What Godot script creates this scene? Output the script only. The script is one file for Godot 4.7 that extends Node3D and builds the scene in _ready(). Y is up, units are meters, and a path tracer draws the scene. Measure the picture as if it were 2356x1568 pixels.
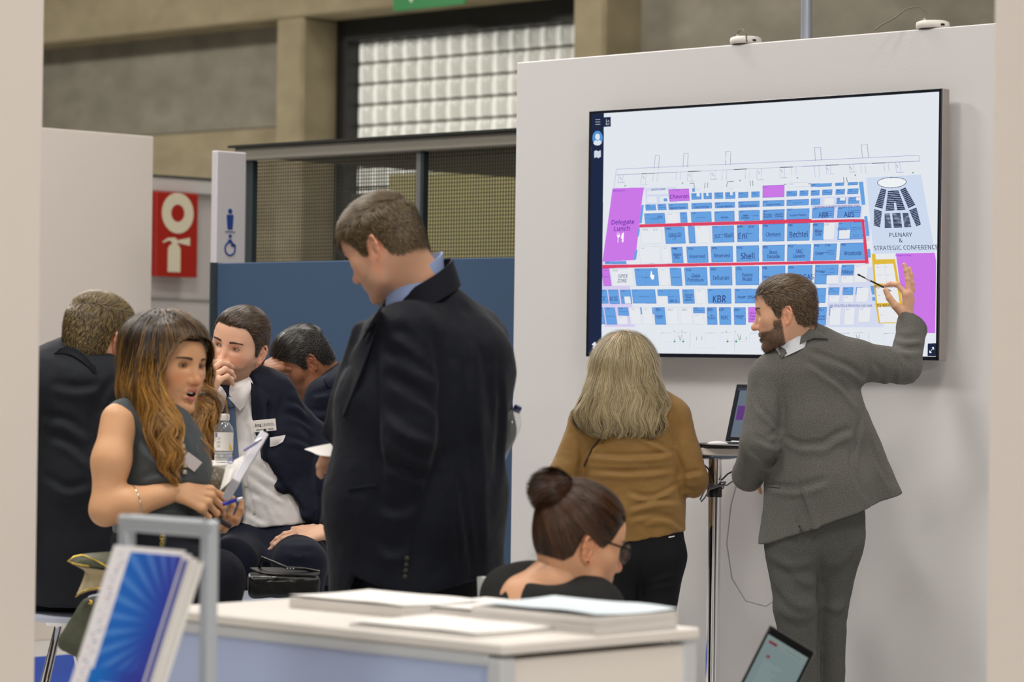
extends Node3D
# An exhibition stand: people at bar tables, a wall display with a floor plan, a concrete hall behind.
# World: camera at the origin's 1.42 m height, looking along -z. Stand axes A (along the display wall) and B (away from it) are turned 44 degrees.
const F := 6900.0
const CAM_H := 1.42
const UP := Vector3(0, 1, 0)
var CB: Basis
var A := Vector3(0.7186, 0, 0.6954)
var B := Vector3(0.6954, 0, -0.7186)
var BB: Basis   # x along A, y up, z = -B (out of the display wall)
var M := {}
var rng := RandomNumberGenerator.new()
var taken := {}

# ---------------------------------------------------------------- shapes
class MB:
	var v := PackedVector3Array()
	var n := PackedVector3Array()
	var c := PackedColorArray()
	var uv := PackedVector2Array()
	var ix := PackedInt32Array()
	var col := Color.WHITE
	func vert(p: Vector3, nn: Vector3, t := Vector2.ZERO) -> int:
		v.append(p); n.append(nn); c.append(col); uv.append(t)
		return v.size() - 1
	func tri(a: int, b: int, d: int) -> void:
		var g := (v[d] - v[a]).cross(v[b] - v[a])
		if g.dot(n[a] + n[b] + n[d]) < 0.0:
			ix.append(a); ix.append(d); ix.append(b)
		else:
			ix.append(a); ix.append(b); ix.append(d)
	func quad(a: int, b: int, d: int, e: int) -> void:
		tri(a, b, d); tri(a, d, e)
	func face(pts: Array, out_dir: Vector3, uvs := []) -> void:
		var g: Vector3 = (pts[1] - pts[0]).cross(pts[2] - pts[0]).normalized()
		if g.dot(out_dir) < 0.0:
			g = -g
		var s := v.size()
		for i in pts.size():
			vert(pts[i], g, uvs[i] if i < uvs.size() else Vector2.ZERO)
		for i in range(1, pts.size() - 1):
			tri(s, s + i, s + i + 1)
	# a box with bevelled edges
	func box(ce: Vector3, size: Vector3, bs := Basis(), bev := 0.0) -> void:
		var h := size * 0.5
		bev = minf(bev, minf(h.x, minf(h.y, h.z)) * 0.9)
		var ax := [bs.x, bs.y, bs.z]
		var hh := [h.x, h.y, h.z]
		for i in 3:
			var j := (i + 1) % 3
			var k := (i + 2) % 3
			for s in [-1.0, 1.0]:
				var o: Vector3 = ce + ax[i] * (hh[i] * s)
				var ej: Vector3 = ax[j] * (hh[j] - bev)
				var ek: Vector3 = ax[k] * (hh[k] - bev)
				face([o - ej - ek, o + ej - ek, o + ej + ek, o - ej + ek], ax[i] * s)
				if bev > 0.0:
					for t in [-1.0, 1.0]:
						var p0: Vector3 = ce + ax[i] * (hh[i] * s) + ax[j] * ((hh[j] - bev) * t)
						var p1: Vector3 = ce + ax[i] * ((hh[i] - bev) * s) + ax[j] * (hh[j] * t)
						face([p0 - ek, p0 + ek, p1 + ek, p1 - ek], ax[i] * s + ax[j] * t)
		if bev > 0.0:
			for sx in [-1.0, 1.0]:
				for sy in [-1.0, 1.0]:
					for sz in [-1.0, 1.0]:
						var q := Vector3(sx * h.x, sy * h.y, sz * h.z)
						var d := Vector3(sx, sy, sz) * bev
						face([ce + bs * (q - Vector3(0, d.y, d.z)), ce + bs * (q - Vector3(d.x, 0, d.z)), ce + bs * (q - Vector3(d.x, d.y, 0))], bs * Vector3(sx, sy, sz))
	# flat outline (in the x-y plane of xf) pushed out to a depth along z
	func prism(poly: PackedVector2Array, depth: float, xf: Transform3D) -> void:
		var t := Geometry2D.triangulate_polygon(poly)
		for s in [0.0, 1.0]:
			var st := v.size()
			var nn: Vector3 = xf.basis.z.normalized() * (1.0 if s > 0.5 else -1.0)
			for p in poly:
				vert(xf * Vector3(p.x, p.y, depth * s), nn, p)
			for i in range(0, t.size(), 3):
				tri(st + t[i], st + t[i + 1], st + t[i + 2])
		var area := 0.0
		for i in poly.size():
			var p0 := poly[i]
			var p1 := poly[(i + 1) % poly.size()]
			area += p0.cross(p1)
		for i in poly.size():
			var p0 := poly[i]
			var p1 := poly[(i + 1) % poly.size()]
			var e := (p1 - p0)
			var o := Vector2(e.y, -e.x) * signf(area)
			face([xf * Vector3(p0.x, p0.y, 0), xf * Vector3(p1.x, p1.y, 0), xf * Vector3(p1.x, p1.y, depth), xf * Vector3(p0.x, p0.y, depth)], xf.basis * Vector3(o.x, o.y, 0))
	# profile of (radius, height) turned about the y axis of xf
	func lathe(pr: Array, seg: int, xf := Transform3D(), sharp := 0.6) -> void:
		for i in pr.size() - 1:
			var a: Vector2 = pr[i]
			var b: Vector2 = pr[i + 1]
			if (b - a).length() < 1e-7:
				continue
			var fn := Vector2(b.y - a.y, a.x - b.x).normalized()
			var na := fn
			var nb := fn
			if i > 0:
				var pa: Vector2 = pr[i - 1]
				var g := Vector2(a.y - pa.y, pa.x - a.x).normalized()
				if g.dot(fn) > sharp:
					na = (g + fn).normalized()
			if i + 2 < pr.size():
				var pc: Vector2 = pr[i + 2]
				var g2 := Vector2(pc.y - b.y, b.x - pc.x).normalized()
				if g2.dot(fn) > sharp:
					nb = (g2 + fn).normalized()
			var st := v.size()
			for k in seg + 1:
				var t := TAU * k / seg
				var cs := cos(t)
				var sn := sin(t)
				vert(xf * Vector3(a.x * cs, a.y, a.x * sn), (xf.basis * Vector3(na.x * cs, na.y, na.x * sn)).normalized(), Vector2(float(k) / seg, a.y))
				vert(xf * Vector3(b.x * cs, b.y, b.x * sn), (xf.basis * Vector3(nb.x * cs, nb.y, nb.x * sn)).normalized(), Vector2(float(k) / seg, b.y))
			for k in seg:
				quad(st + k * 2, st + k * 2 + 1, st + k * 2 + 3, st + k * 2 + 2)
	func tube(pts: Array, rad: Array, seg := 10, caps := true) -> void:
		var t0: Vector3 = (pts[1] - pts[0]).normalized()
		var x := t0.cross(Vector3(0.31, 0.95, 0.12)).normalized()
		var st := v.size()
		var m := pts.size()
		for i in m:
			var t: Vector3 = (pts[mini(i + 1, m - 1)] - pts[maxi(i - 1, 0)]).normalized()
			x = (x - t * x.dot(t)).normalized()
			var y := t.cross(x)
			var r: float = rad[i] if i < rad.size() else rad[rad.size() - 1]
			for k in seg:
				var an := TAU * k / seg
				var d := x * cos(an) + y * sin(an)
				vert(pts[i] + d * r, d, Vector2(float(k) / seg, float(i) / m))
		for i in m - 1:
			for k in seg:
				var k2 := (k + 1) % seg
				quad(st + i * seg + k, st + i * seg + k2, st + (i + 1) * seg + k2, st + (i + 1) * seg + k)
		if caps:
			for e in [0, m - 1]:
				var t: Vector3 = (pts[1] - pts[0]).normalized() * -1.0 if e == 0 else (pts[m - 1] - pts[m - 2]).normalized()
				var ring := []
				for k in seg:
					ring.append(v[st + e * seg + k])
				face(ring, t)
	# a thin sheet through a grid of points (rows of equal length), smoothed and given a thickness
	func sheet(rows: Array, nu: int, nv: int, thick: float) -> void:
		var g := []
		for i in nu + 1:
			var row := []
			for j in nv + 1:
				var fu := float(i) / nu * (rows.size() - 1)
				var fv: float = float(j) / nv * (rows[0].size() - 1)
				var iu := mini(int(fu), rows.size() - 2)
				var iv := mini(int(fv), rows[0].size() - 2)
				var q := []
				for a in range(-1, 3):
					var r: Array = rows[clampi(iu + a, 0, rows.size() - 1)]
					var m := r.size() - 1
					q.append(r[iv].cubic_interpolate(r[iv + 1], r[maxi(iv - 1, 0)], r[mini(iv + 2, m)], fv - iv))
				row.append(q[1].cubic_interpolate(q[2], q[0], q[3], fu - iu))
			g.append(row)
		var st := v.size()
		var w := nv + 1
		for side in [1.0, -1.0]:
			for i in nu + 1:
				for j in nv + 1:
					var du: Vector3 = g[mini(i + 1, nu)][j] - g[maxi(i - 1, 0)][j]
					var dv: Vector3 = g[i][mini(j + 1, nv)] - g[i][maxi(j - 1, 0)]
					var nn: Vector3 = du.cross(dv).normalized() * side
					vert(g[i][j] + nn * thick * 0.5, nn, Vector2(float(j) / nv, float(i) / nu))
			var o: int = st if side > 0 else st + (nu + 1) * w
			for i in nu:
				for j in nv:
					quad(o + i * w + j, o + i * w + j + 1, o + (i + 1) * w + j + 1, o + (i + 1) * w + j)
		var o2 := (nu + 1) * w
		for i in nu:
			for j in [0, nv]:
				var e: Vector3 = g[i][j] - g[i][1 if j == 0 else nv - 1]
				face([v[st + i * w + j], v[st + (i + 1) * w + j], v[st + o2 + (i + 1) * w + j], v[st + o2 + i * w + j]], e)
		for j in nv:
			for i in [0, nu]:
				var e: Vector3 = g[i][j] - g[1 if i == 0 else nu - 1][j]
				face([v[st + i * w + j], v[st + i * w + j + 1], v[st + o2 + i * w + j + 1], v[st + o2 + i * w + j]], e)
	# one hair: a tapering ribbon
	func strand(pts: PackedVector3Array, w0: float, outw: Vector3) -> void:
		var m := pts.size()
		var st := v.size()
		for i in m:
			var t := (pts[mini(i + 1, m - 1)] - pts[maxi(i - 1, 0)]).normalized()
			var s := t.cross(outw).normalized()
			var nn := s.cross(t).normalized()
			if nn.dot(outw) < 0.0:
				nn = -nn
			var f := float(i) / (m - 1)
			var w := w0 * (1.0 - 0.75 * f * f)
			vert(pts[i] + s * w * 0.5, (nn + s * 0.35).normalized())
			vert(pts[i] - s * w * 0.5, (nn - s * 0.35).normalized())
		for i in m - 1:
			quad(st + i * 2, st + i * 2 + 1, st + i * 2 + 3, st + i * 2 + 2)
	func add(o: MB, xf := Transform3D()) -> void:
		var s := v.size()
		for i in o.v.size():
			v.append(xf * o.v[i]); n.append((xf.basis * o.n[i]).normalized()); c.append(o.c[i]); uv.append(o.uv[i])
		for i in o.ix:
			ix.append(s + i)
	func mesh(off := Vector3.ZERO) -> ArrayMesh:
		var arr := []
		arr.resize(Mesh.ARRAY_MAX)
		var vv := v
		if off != Vector3.ZERO:
			vv = v.duplicate()
			for i in vv.size():
				vv[i] -= off
		arr[Mesh.ARRAY_VERTEX] = vv
		arr[Mesh.ARRAY_NORMAL] = n
		arr[Mesh.ARRAY_COLOR] = c
		arr[Mesh.ARRAY_TEX_UV] = uv
		arr[Mesh.ARRAY_INDEX] = ix
		var m := ArrayMesh.new()
		m.add_surface_from_arrays(Mesh.PRIMITIVE_TRIANGLES, arr)
		return m

# ---------------------------------------------------------------- soft bodies: a field of joined shapes, meshed as surface nets
class Fld:
	const CONE := 0
	const ELL := 1
	const ECONE := 2
	const BOX := 3
	const HALF := 4
	const FOLD := 5
	var kd := PackedInt32Array()
	var op := PackedInt32Array()     # 0 add, 1 cut, 2 keep inside, 3 fold
	var pa := PackedVector3Array()
	var pb := PackedVector3Array()
	var ra := PackedVector3Array()
	var rb := PackedVector3Array()
	var kk := PackedFloat32Array()
	var bs: Array[Basis] = []
	var pab := PackedVector3Array()
	var ir := PackedVector3Array()
	var il := PackedFloat32Array()
	var lo := Vector3(1e9, 1e9, 1e9)
	var hi := Vector3(-1e9, -1e9, -1e9)
	var noise: FastNoiseLite
	var namp := 0.0
	var nsc := Vector3.ONE
	var fmax := 0.0
	var groups := 0
	func push(k: int, o: int, a: Vector3, b: Vector3, r0: Vector3, r1: Vector3, s: float, ba: Basis) -> void:
		kd.append(k); op.append(o); pa.append(a); pb.append(b); ra.append(r0); rb.append(r1); kk.append(s); bs.append(ba)
		pab.append(b - a)
		var l := (b - a).length()
		il.append(1.0 / maxf(l, 1e-6) if k == ECONE else 1.0 / maxf(l * l, 1e-10))
		ir.append(Vector3.ONE / r0 if k == ELL else Vector3.ONE)
	func grow(p: Vector3, r: float) -> void:
		lo = lo.min(p - Vector3(r, r, r)); hi = hi.max(p + Vector3(r, r, r))
	func cone(a: Vector3, b: Vector3, r0: float, r1: float, s := 0.02, o := 0) -> void:
		push(CONE, o, a, b, Vector3(r0, 0, 0), Vector3(r1, 0, 0), s, Basis())
		if o == 0:
			grow(a, r0); grow(b, r1)
	func chain(pts: Array, rr: Array, s := 0.02, o := 0) -> void:
		for i in pts.size() - 1:
			cone(pts[i], pts[i + 1], rr[i], rr[i + 1], s, o)
	func ball(p: Vector3, r: float, s := 0.02, o := 0) -> void:
		cone(p, p + Vector3(0, 1e-4, 0), r, r, s, o)
	func ell(p: Vector3, r: Vector3, s := 0.02, o := 0, rot := Basis()) -> void:
		push(ELL, o, p, p, r, r, s, rot.transposed())
		if o == 0:
			grow(p, maxf(r.x, maxf(r.y, r.z)))
	# a limb with an oval section: half widths (along side, across) at both ends
	func limb(a: Vector3, b: Vector3, side: Vector3, r0: Vector2, r1: Vector2, s := 0.03, o := 0) -> void:
		var y := (b - a).normalized()
		var x := (side - y * side.dot(y)).normalized()
		var z := x.cross(y)
		push(ECONE, o, a, b, Vector3(r0.x, minf(r0.x, r0.y), r0.y), Vector3(r1.x, minf(r1.x, r1.y), r1.y), s, Basis(x, y, z).transposed())
		if o == 0:
			grow(a, maxf(r0.x, r0.y)); grow(b, maxf(r1.x, r1.y))
	func box(p: Vector3, half: Vector3, rot: Basis, rad := 0.0, s := 0.004, o := 1) -> void:
		push(BOX, o, p, p, half, Vector3(rad, 0, 0), s, rot.transposed())
		if o == 0:
			grow(p, half.length() + rad)
	func half(p: Vector3, out_dir: Vector3, s := 0.004) -> void:     # keeps what lies behind the plane
		push(HALF, 2, p, out_dir.normalized(), Vector3.ZERO, Vector3.ZERO, s, Basis())
	func fold(a: Vector3, b: Vector3, w: float, d: float, d1 := INF, group := -1) -> void:   # a raised (d > 0) or sunk line; pieces of one group do not add up
		if group < 0:
			groups += 1
		push(FOLD, 3, a, b, Vector3(w, 0, 0), Vector3(d, d if d1 == INF else d1, 0), float(groups), Basis())
	func folds(pts: Array, w: float, d: float) -> void:
		for i in pts.size() - 1:
			fold(pts[i], pts[i + 1], w, d)
	func one(i: int, p: Vector3) -> float:
		var k := kd[i]
		if k == CONE or k == FOLD:
			var q := p - pa[i]
			var ab := pab[i]
			var h := clampf(q.dot(ab) * il[i], 0.0, 1.0)
			if k == FOLD:
				return (q - ab * h).length()
			return (q - ab * h).length() - lerpf(ra[i].x, rb[i].x, h)
		if k == ELL:
			var e := (bs[i] * (p - pa[i])) * ir[i]
			var k0 := e.length()
			return (k0 - 1.0) * k0 / maxf((e * ir[i]).length(), 1e-4)
		if k == ECONE:
			var q := bs[i] * (p - pa[i])
			var h := clampf(q.y * il[i], 0.0, 1.0)
			q.y -= h / il[i]
			var r := ra[i].lerp(rb[i], h)
			var e := q / r
			var k0 := e.length()
			return (k0 - 1.0) * k0 / maxf((e / r).length(), 1e-4)
		if k == BOX:
			var q := (bs[i] * (p - pa[i])).abs() - ra[i]
			return Vector3(maxf(q.x, 0), maxf(q.y, 0), maxf(q.z, 0)).length() + minf(maxf(q.x, maxf(q.y, q.z)), 0.0) - rb[i].x
		return (p - pa[i]).dot(pb[i])
	func at(p: Vector3, ids: PackedInt32Array) -> float:
		var d := 1e3
		var gv := 0.0
		var gi := -1.0
		for i in ids:
			var e := 0.0
			var ty := kd[i]
			if gv != 0.0 and (ty != FOLD or kk[i] != gi):
				d -= gv
				gv = 0.0
			if ty == CONE:
				var q := p - pa[i]
				var ab := pab[i]
				var hh := clampf(q.dot(ab) * il[i], 0.0, 1.0)
				e = (q - ab * hh).length() - lerpf(ra[i].x, rb[i].x, hh)
			elif ty == ELL:
				var v := (bs[i] * (p - pa[i])) * ir[i]
				var k0 := v.length()
				e = (k0 - 1.0) * k0 / maxf((v * ir[i]).length(), 1e-4)
			elif ty == FOLD:
				var q := p - pa[i]
				var ab := pab[i]
				var hh := clampf(q.dot(ab) * il[i], 0.0, 1.0)
				var t := (q - ab * hh).length() / ra[i].x
				gi = kk[i]
				if t < 2.4:
					t = lerpf(rb[i].x, rb[i].y, hh) * exp(-t * t)
					if absf(t) > absf(gv):
						gv = t
				continue
			else:
				e = one(i, p)
			var k := kk[i]
			var o := op[i]
			if o == 0:
				var h := k - absf(d - e)
				d = minf(d, e)
				if h > 0.0:
					d -= h * h / k * 0.25
			else:
				if o == 1:
					e = -e
				var h := k - absf(d - e)
				d = maxf(d, e)
				if h > 0.0:
					d += h * h / k * 0.25
		d -= gv
		if namp != 0.0:
			d -= namp * noise.get_noise_3dv(p * nsc)
		return d
	func all() -> PackedInt32Array:
		return PackedInt32Array(range(kd.size()))
	# what matters within r of p
	func near(p: Vector3, r: float, dc: float, from: PackedInt32Array) -> PackedInt32Array:
		var out := PackedInt32Array()
		for i in from:
			var e := one(i, p)
			var o := op[i]
			if o == 3:
				if e < r + 2.4 * ra[i].x:
					out.append(i)
			elif o == 0:
				if e < dc + 2.3 * r + kk[i] + fmax:
					out.append(i)
			elif o == 1:
				if -e > dc - 2.3 * r - kk[i] - fmax:
					out.append(i)
			elif e > dc - 2.3 * r - kk[i] - fmax:
				out.append(i)
		return out
	func build(mb: MB, h: float, xf := Transform3D(), paint = null) -> void:
		for i in kd.size():
			if op[i] == 3:
				fmax = maxf(fmax, maxf(absf(rb[i].x), absf(rb[i].y)))
		fmax += absf(namp)
		var mrg := h * 2.0 + fmax
		var o := lo - Vector3(mrg, mrg, mrg)
		var sz := hi + Vector3(mrg, mrg, mrg) - o
		var nb := Vector3i((sz / (h * 16.0)).ceil())
		var nx := nb.x * 16 + 1
		var ny := nb.y * 16 + 1
		var nz := nb.z * 16 + 1
		var val := PackedFloat32Array()
		val.resize(nx * ny * nz)
		val.fill(1e4)
		var vid := PackedInt32Array()
		vid.resize(nx * ny * nz)
		vid.fill(-1)
		var ids0 := all()
		var r0 := h * 8.0 * 1.7321
		var r1 := h * 2.0 * 1.7321
		var cells := PackedInt32Array()
		var nxy := nx * ny
		var c1 := 1
		var c2 := nx
		var c4 := nxy
		for bz in nb.z:
			for by in nb.y:
				for bx in nb.x:
					var ce := o + Vector3(bx * 16 + 8, by * 16 + 8, bz * 16 + 8) * h
					var dc := at(ce, ids0)
					if absf(dc) > r0 * 1.5 + fmax:
						continue
					var idm := near(ce, r0, dc, ids0)
					for sb in 64:
						var sx := bx * 16 + (sb & 3) * 4
						var sy := by * 16 + ((sb >> 2) & 3) * 4
						var sz_ := bz * 16 + (sb >> 4) * 4
						ce = o + Vector3(sx + 2, sy + 2, sz_ + 2) * h
						dc = at(ce, idm)
						if absf(dc) > r1 * 1.4 + 0.3 * fmax:
							continue
						var ids := near(ce, r1, dc, idm)
						for k in 5:
							for j in 5:
								var row := ((sz_ + k) * ny + sy + j) * nx + sx
								var py := o.y + (sy + j) * h
								var pz := o.z + (sz_ + k) * h
								for i in 5:
									if val[row + i] > 9e3:
										val[row + i] = at(Vector3(o.x + (sx + i) * h, py, pz), ids)
						for k in 4:
							for j in 4:
								var row := ((sz_ + k) * ny + sy + j) * nx + sx
								for i in 4:
									var q := row + i
									var v0 := val[q]
									var v1 := val[q + 1]
									var v2 := val[q + c2]
									var v3 := val[q + c2 + 1]
									var v4 := val[q + c4]
									var v5 := val[q + c4 + 1]
									var v6 := val[q + c4 + c2]
									var v7 := val[q + c4 + c2 + 1]
									var s0 := v0 < 0.0
									if s0 == (v1 < 0.0) and s0 == (v2 < 0.0) and s0 == (v3 < 0.0) and s0 == (v4 < 0.0) and s0 == (v5 < 0.0) and s0 == (v6 < 0.0) and s0 == (v7 < 0.0):
										continue
									var sum := Vector3.ZERO
									var cnt := 0
									if (v0 < 0.0) != (v1 < 0.0): sum += Vector3(v0 / (v0 - v1), 0, 0); cnt += 1
									if (v2 < 0.0) != (v3 < 0.0): sum += Vector3(v2 / (v2 - v3), 1, 0); cnt += 1
									if (v4 < 0.0) != (v5 < 0.0): sum += Vector3(v4 / (v4 - v5), 0, 1); cnt += 1
									if (v6 < 0.0) != (v7 < 0.0): sum += Vector3(v6 / (v6 - v7), 1, 1); cnt += 1
									if (v0 < 0.0) != (v2 < 0.0): sum += Vector3(0, v0 / (v0 - v2), 0); cnt += 1
									if (v1 < 0.0) != (v3 < 0.0): sum += Vector3(1, v1 / (v1 - v3), 0); cnt += 1
									if (v4 < 0.0) != (v6 < 0.0): sum += Vector3(0, v4 / (v4 - v6), 1); cnt += 1
									if (v5 < 0.0) != (v7 < 0.0): sum += Vector3(1, v5 / (v5 - v7), 1); cnt += 1
									if (v0 < 0.0) != (v4 < 0.0): sum += Vector3(0, 0, v0 / (v0 - v4)); cnt += 1
									if (v1 < 0.0) != (v5 < 0.0): sum += Vector3(1, 0, v1 / (v1 - v5)); cnt += 1
									if (v2 < 0.0) != (v6 < 0.0): sum += Vector3(0, 1, v2 / (v2 - v6)); cnt += 1
									if (v3 < 0.0) != (v7 < 0.0): sum += Vector3(1, 1, v3 / (v3 - v7)); cnt += 1
									sum /= cnt
									var p := o + (Vector3(sx + i, sy + j, sz_ + k) + sum) * h
									var y1 := 1.0 - sum.y
									var z1 := 1.0 - sum.z
									var x1 := 1.0 - sum.x
									var g := Vector3(((v1 - v0) * y1 + (v3 - v2) * sum.y) * z1 + ((v5 - v4) * y1 + (v7 - v6) * sum.y) * sum.z,
										((v2 - v0) * x1 + (v3 - v1) * sum.x) * z1 + ((v6 - v4) * x1 + (v7 - v5) * sum.x) * sum.z,
										((v4 - v0) * x1 + (v5 - v1) * sum.x) * y1 + ((v6 - v2) * x1 + (v7 - v3) * sum.x) * sum.y).normalized()
									vid[q] = mb.v.size()
									if paint != null:
										mb.col = paint.call(p, g)
									mb.v.append(xf * p); mb.n.append((xf.basis * g).normalized()); mb.c.append(mb.col); mb.uv.append(Vector2.ZERO)
									cells.append(q)
		var strides := PackedInt32Array([c1, nx, nxy])
		var flip := xf.basis.determinant() < 0.0
		for q in cells:
			for ax in 3:
				var s0 := strides[ax]
				var s1 := strides[(ax + 1) % 3]
				var s2 := strides[(ax + 2) % 3]
				if q - s1 - s2 < 0:
					continue
				var neg := val[q] < 0.0
				if neg == (val[q + s0] < 0.0):
					continue
				var a := vid[q]
				var b := vid[q - s1]
				var d := vid[q - s1 - s2]
				var e := vid[q - s2]
				if a < 0 or b < 0 or d < 0 or e < 0:
					continue
				if neg != flip:
					mb.ix.append_array(PackedInt32Array([a, d, b, a, e, d]))
				else:
					mb.ix.append_array(PackedInt32Array([a, b, d, a, d, e]))
		mb.col = Color.WHITE
	# the surface met going from p along d
	func march(p: Vector3, d: Vector3, ids: PackedInt32Array, far := 0.3) -> Vector3:
		var t := 0.0
		for i in 40:
			var e := at(p + d * t, ids)
			if e < 0.0004:
				break
			t += e * 0.85
			if t > far:
				break
		return p + d * t

# ---------------------------------------------------------------- placing and naming
func P(px: float, py: float, z: float) -> Vector3:      # the point at depth z on the sight line through a pixel of the photograph
	var d := CB * Vector3((px - 1178.0) / F, -(py - 784.0) / F, -1.0)
	return Vector3(0, CAM_H, 0) + d * (z / -d.z)
func on_plane(px: float, py: float, o: Vector3, nn: Vector3) -> Vector3:
	var d := CB * Vector3((px - 1178.0) / F, -(py - 784.0) / F, -1.0)
	var e := Vector3(0, CAM_H, 0)
	return e + d * ((o - e).dot(nn) / d.dot(nn))
func numbered(s: String) -> String:
	if not taken.has(s):
		taken[s] = 0
		return s
	taken[s] += 1
	return "%s_%03d" % [s, taken[s]]
func tag(o: Node, label: String, category: String, group := "", kind := "") -> void:
	if label != "":
		o.set_meta("label", label)
	if category != "":
		o.set_meta("category", category)
	if group != "":
		o.set_meta("group", group)
	if kind != "":
		o.set_meta("kind", kind)
func thing(called: String, at: Vector3, label: String, category: String, group := "") -> Node3D:
	var o := Node3D.new()
	o.name = numbered(called)
	o.position = at
	add_child(o)
	tag(o, label, category, group)
	return o
# mb holds world coordinates; under a parent it becomes a part, else an object with its origin at its base
func obj(called: String, mb: MB, m: Material, parent: Node3D = null) -> MeshInstance3D:
	var o := MeshInstance3D.new()
	o.material_override = m
	if parent:
		o.name = called
		var off := parent.position
		var up := parent.get_parent()
		while up is Node3D and up != self:
			off += up.position
			up = up.get_parent()
		o.mesh = mb.mesh(off)
		parent.add_child(o, true)
	else:
		o.name = numbered(called)
		var l := Vector3(1e9, 1e9, 1e9)
		var h := -l
		for p in mb.v:
			l = l.min(p); h = h.max(p)
		var base := Vector3((l.x + h.x) / 2, l.y, (l.z + h.z) / 2)
		o.mesh = mb.mesh(base)
		o.position = base
		add_child(o)
	return o
func struct(called: String, mb: MB, m: Material, label := "") -> MeshInstance3D:
	var o := obj(called, mb, m)
	o.name = called
	o.set_meta("kind", "structure")
	if label != "":
		o.set_meta("label", label)
	return o
func boxmb(ce: Vector3, size: Vector3, bs := Basis(), bev := 0.0) -> MB:
	var m := MB.new()
	m.box(ce, size, bs, bev)
	return m

# ---------------------------------------------------------------- materials
func noise_tex(freq: float, lo: Color, hi: Color, sz := 256, oct := 4, sd := 1, normal := false, bump := 4.0) -> NoiseTexture2D:
	var t := NoiseTexture2D.new()
	var f := FastNoiseLite.new()
	f.seed = sd
	f.noise_type = FastNoiseLite.TYPE_SIMPLEX_SMOOTH
	f.frequency = freq
	f.fractal_octaves = oct
	t.noise = f
	t.width = sz
	t.height = sz
	t.seamless = true
	if normal:
		t.as_normal_map = true
		t.bump_strength = bump
	else:
		var g := Gradient.new()
		g.set_color(0, lo)
		g.set_color(1, hi)
		t.color_ramp = g
	return t
func mat(c: Color, rough := 0.6, metal := 0.0, spec := 0.5) -> StandardMaterial3D:
	var m := StandardMaterial3D.new()
	m.albedo_color = c
	m.roughness = rough
	m.metallic = metal
	m.metallic_specular = spec
	return m
func tri(m: StandardMaterial3D, scale: float, world := false) -> StandardMaterial3D:
	m.uv1_triplanar = true
	m.uv1_world_triplanar = world
	m.uv1_scale = Vector3.ONE * scale
	return m
func vcol(m: StandardMaterial3D) -> StandardMaterial3D:
	m.vertex_color_use_as_albedo = true
	return m
func rgb8(r: int, g: int, b: int) -> Color:
	return Color(r / 255.0, g / 255.0, b / 255.0)
func lin(r: int, g: int, b: int) -> Color:
	return rgb8(r, g, b).srgb_to_linear()
func cloth(c0: Color, c1: Color, scale: float, freq: float, sd := 1, rough := 0.85, bump := 0.0) -> StandardMaterial3D:
	var m := mat(Color.WHITE, rough, 0.0, 0.3)
	m.albedo_texture = noise_tex(freq, c0, c1, 256, 3, sd)
	if bump > 0.0:
		m.heightmap_enabled = true
		m.heightmap_texture = noise_tex(freq, Color.BLACK, Color.WHITE, 256, 3, sd)
		m.heightmap_scale = bump
	return tri(m, scale)

# ================================================================ the scene
func _ready() -> void:
	rng.seed = 7
	BB = Basis(A, UP, -B)
	CB = Basis.from_euler(Vector3(0.00667, 0, 0)) * Basis(Vector3(0, 0, 1), 0.0135)
	# --- camera
	var cam := Camera3D.new()
	cam.name = "camera"
	cam.transform = Transform3D(CB, Vector3(0, CAM_H, 0))
	cam.keep_aspect = Camera3D.KEEP_HEIGHT
	cam.near = 0.1
	cam.far = 200.0
	add_child(cam)
	var lens := CameraAttributesPhysical.new()
	lens.frustum_focal_length = 12.0 / (784.0 / F)
	lens.frustum_focus_distance = 9.3
	lens.frustum_near = 0.1
	lens.frustum_far = 200.0
	lens.exposure_aperture = 5.0
	lens.exposure_multiplier = 1.0
	cam.attributes = lens
	cam.fov = rad_to_deg(2.0 * atan(784.0 / F))
	cam.current = true
	#CROP
	# --- surroundings and exposure
	var env := Environment.new()
	env.background_mode = Environment.BG_COLOR
	env.background_color = Color(0.02, 0.02, 0.022)
	env.tonemap_mode = Environment.TONE_MAPPER_LINEAR
	env.tonemap_exposure = 1.0
	env.sdfgi_enabled = true
	env.ssao_enabled = true
	env.ssil_enabled = true
	var we := WorldEnvironment.new()
	we.name = "surroundings"
	we.environment = env
	add_child(we)
	# --- the hall's lamps
	materials()
	lamps()
	# --- large structure
	hall()
	stand_walls()
	# --- objects
	display()
	furniture()
	people()
	smalls()

func W(a: float, y: float, b: float) -> Vector3:
	return Vector3(0.277, 0, -10.98) + A * a + UP * y + B * b

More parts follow.
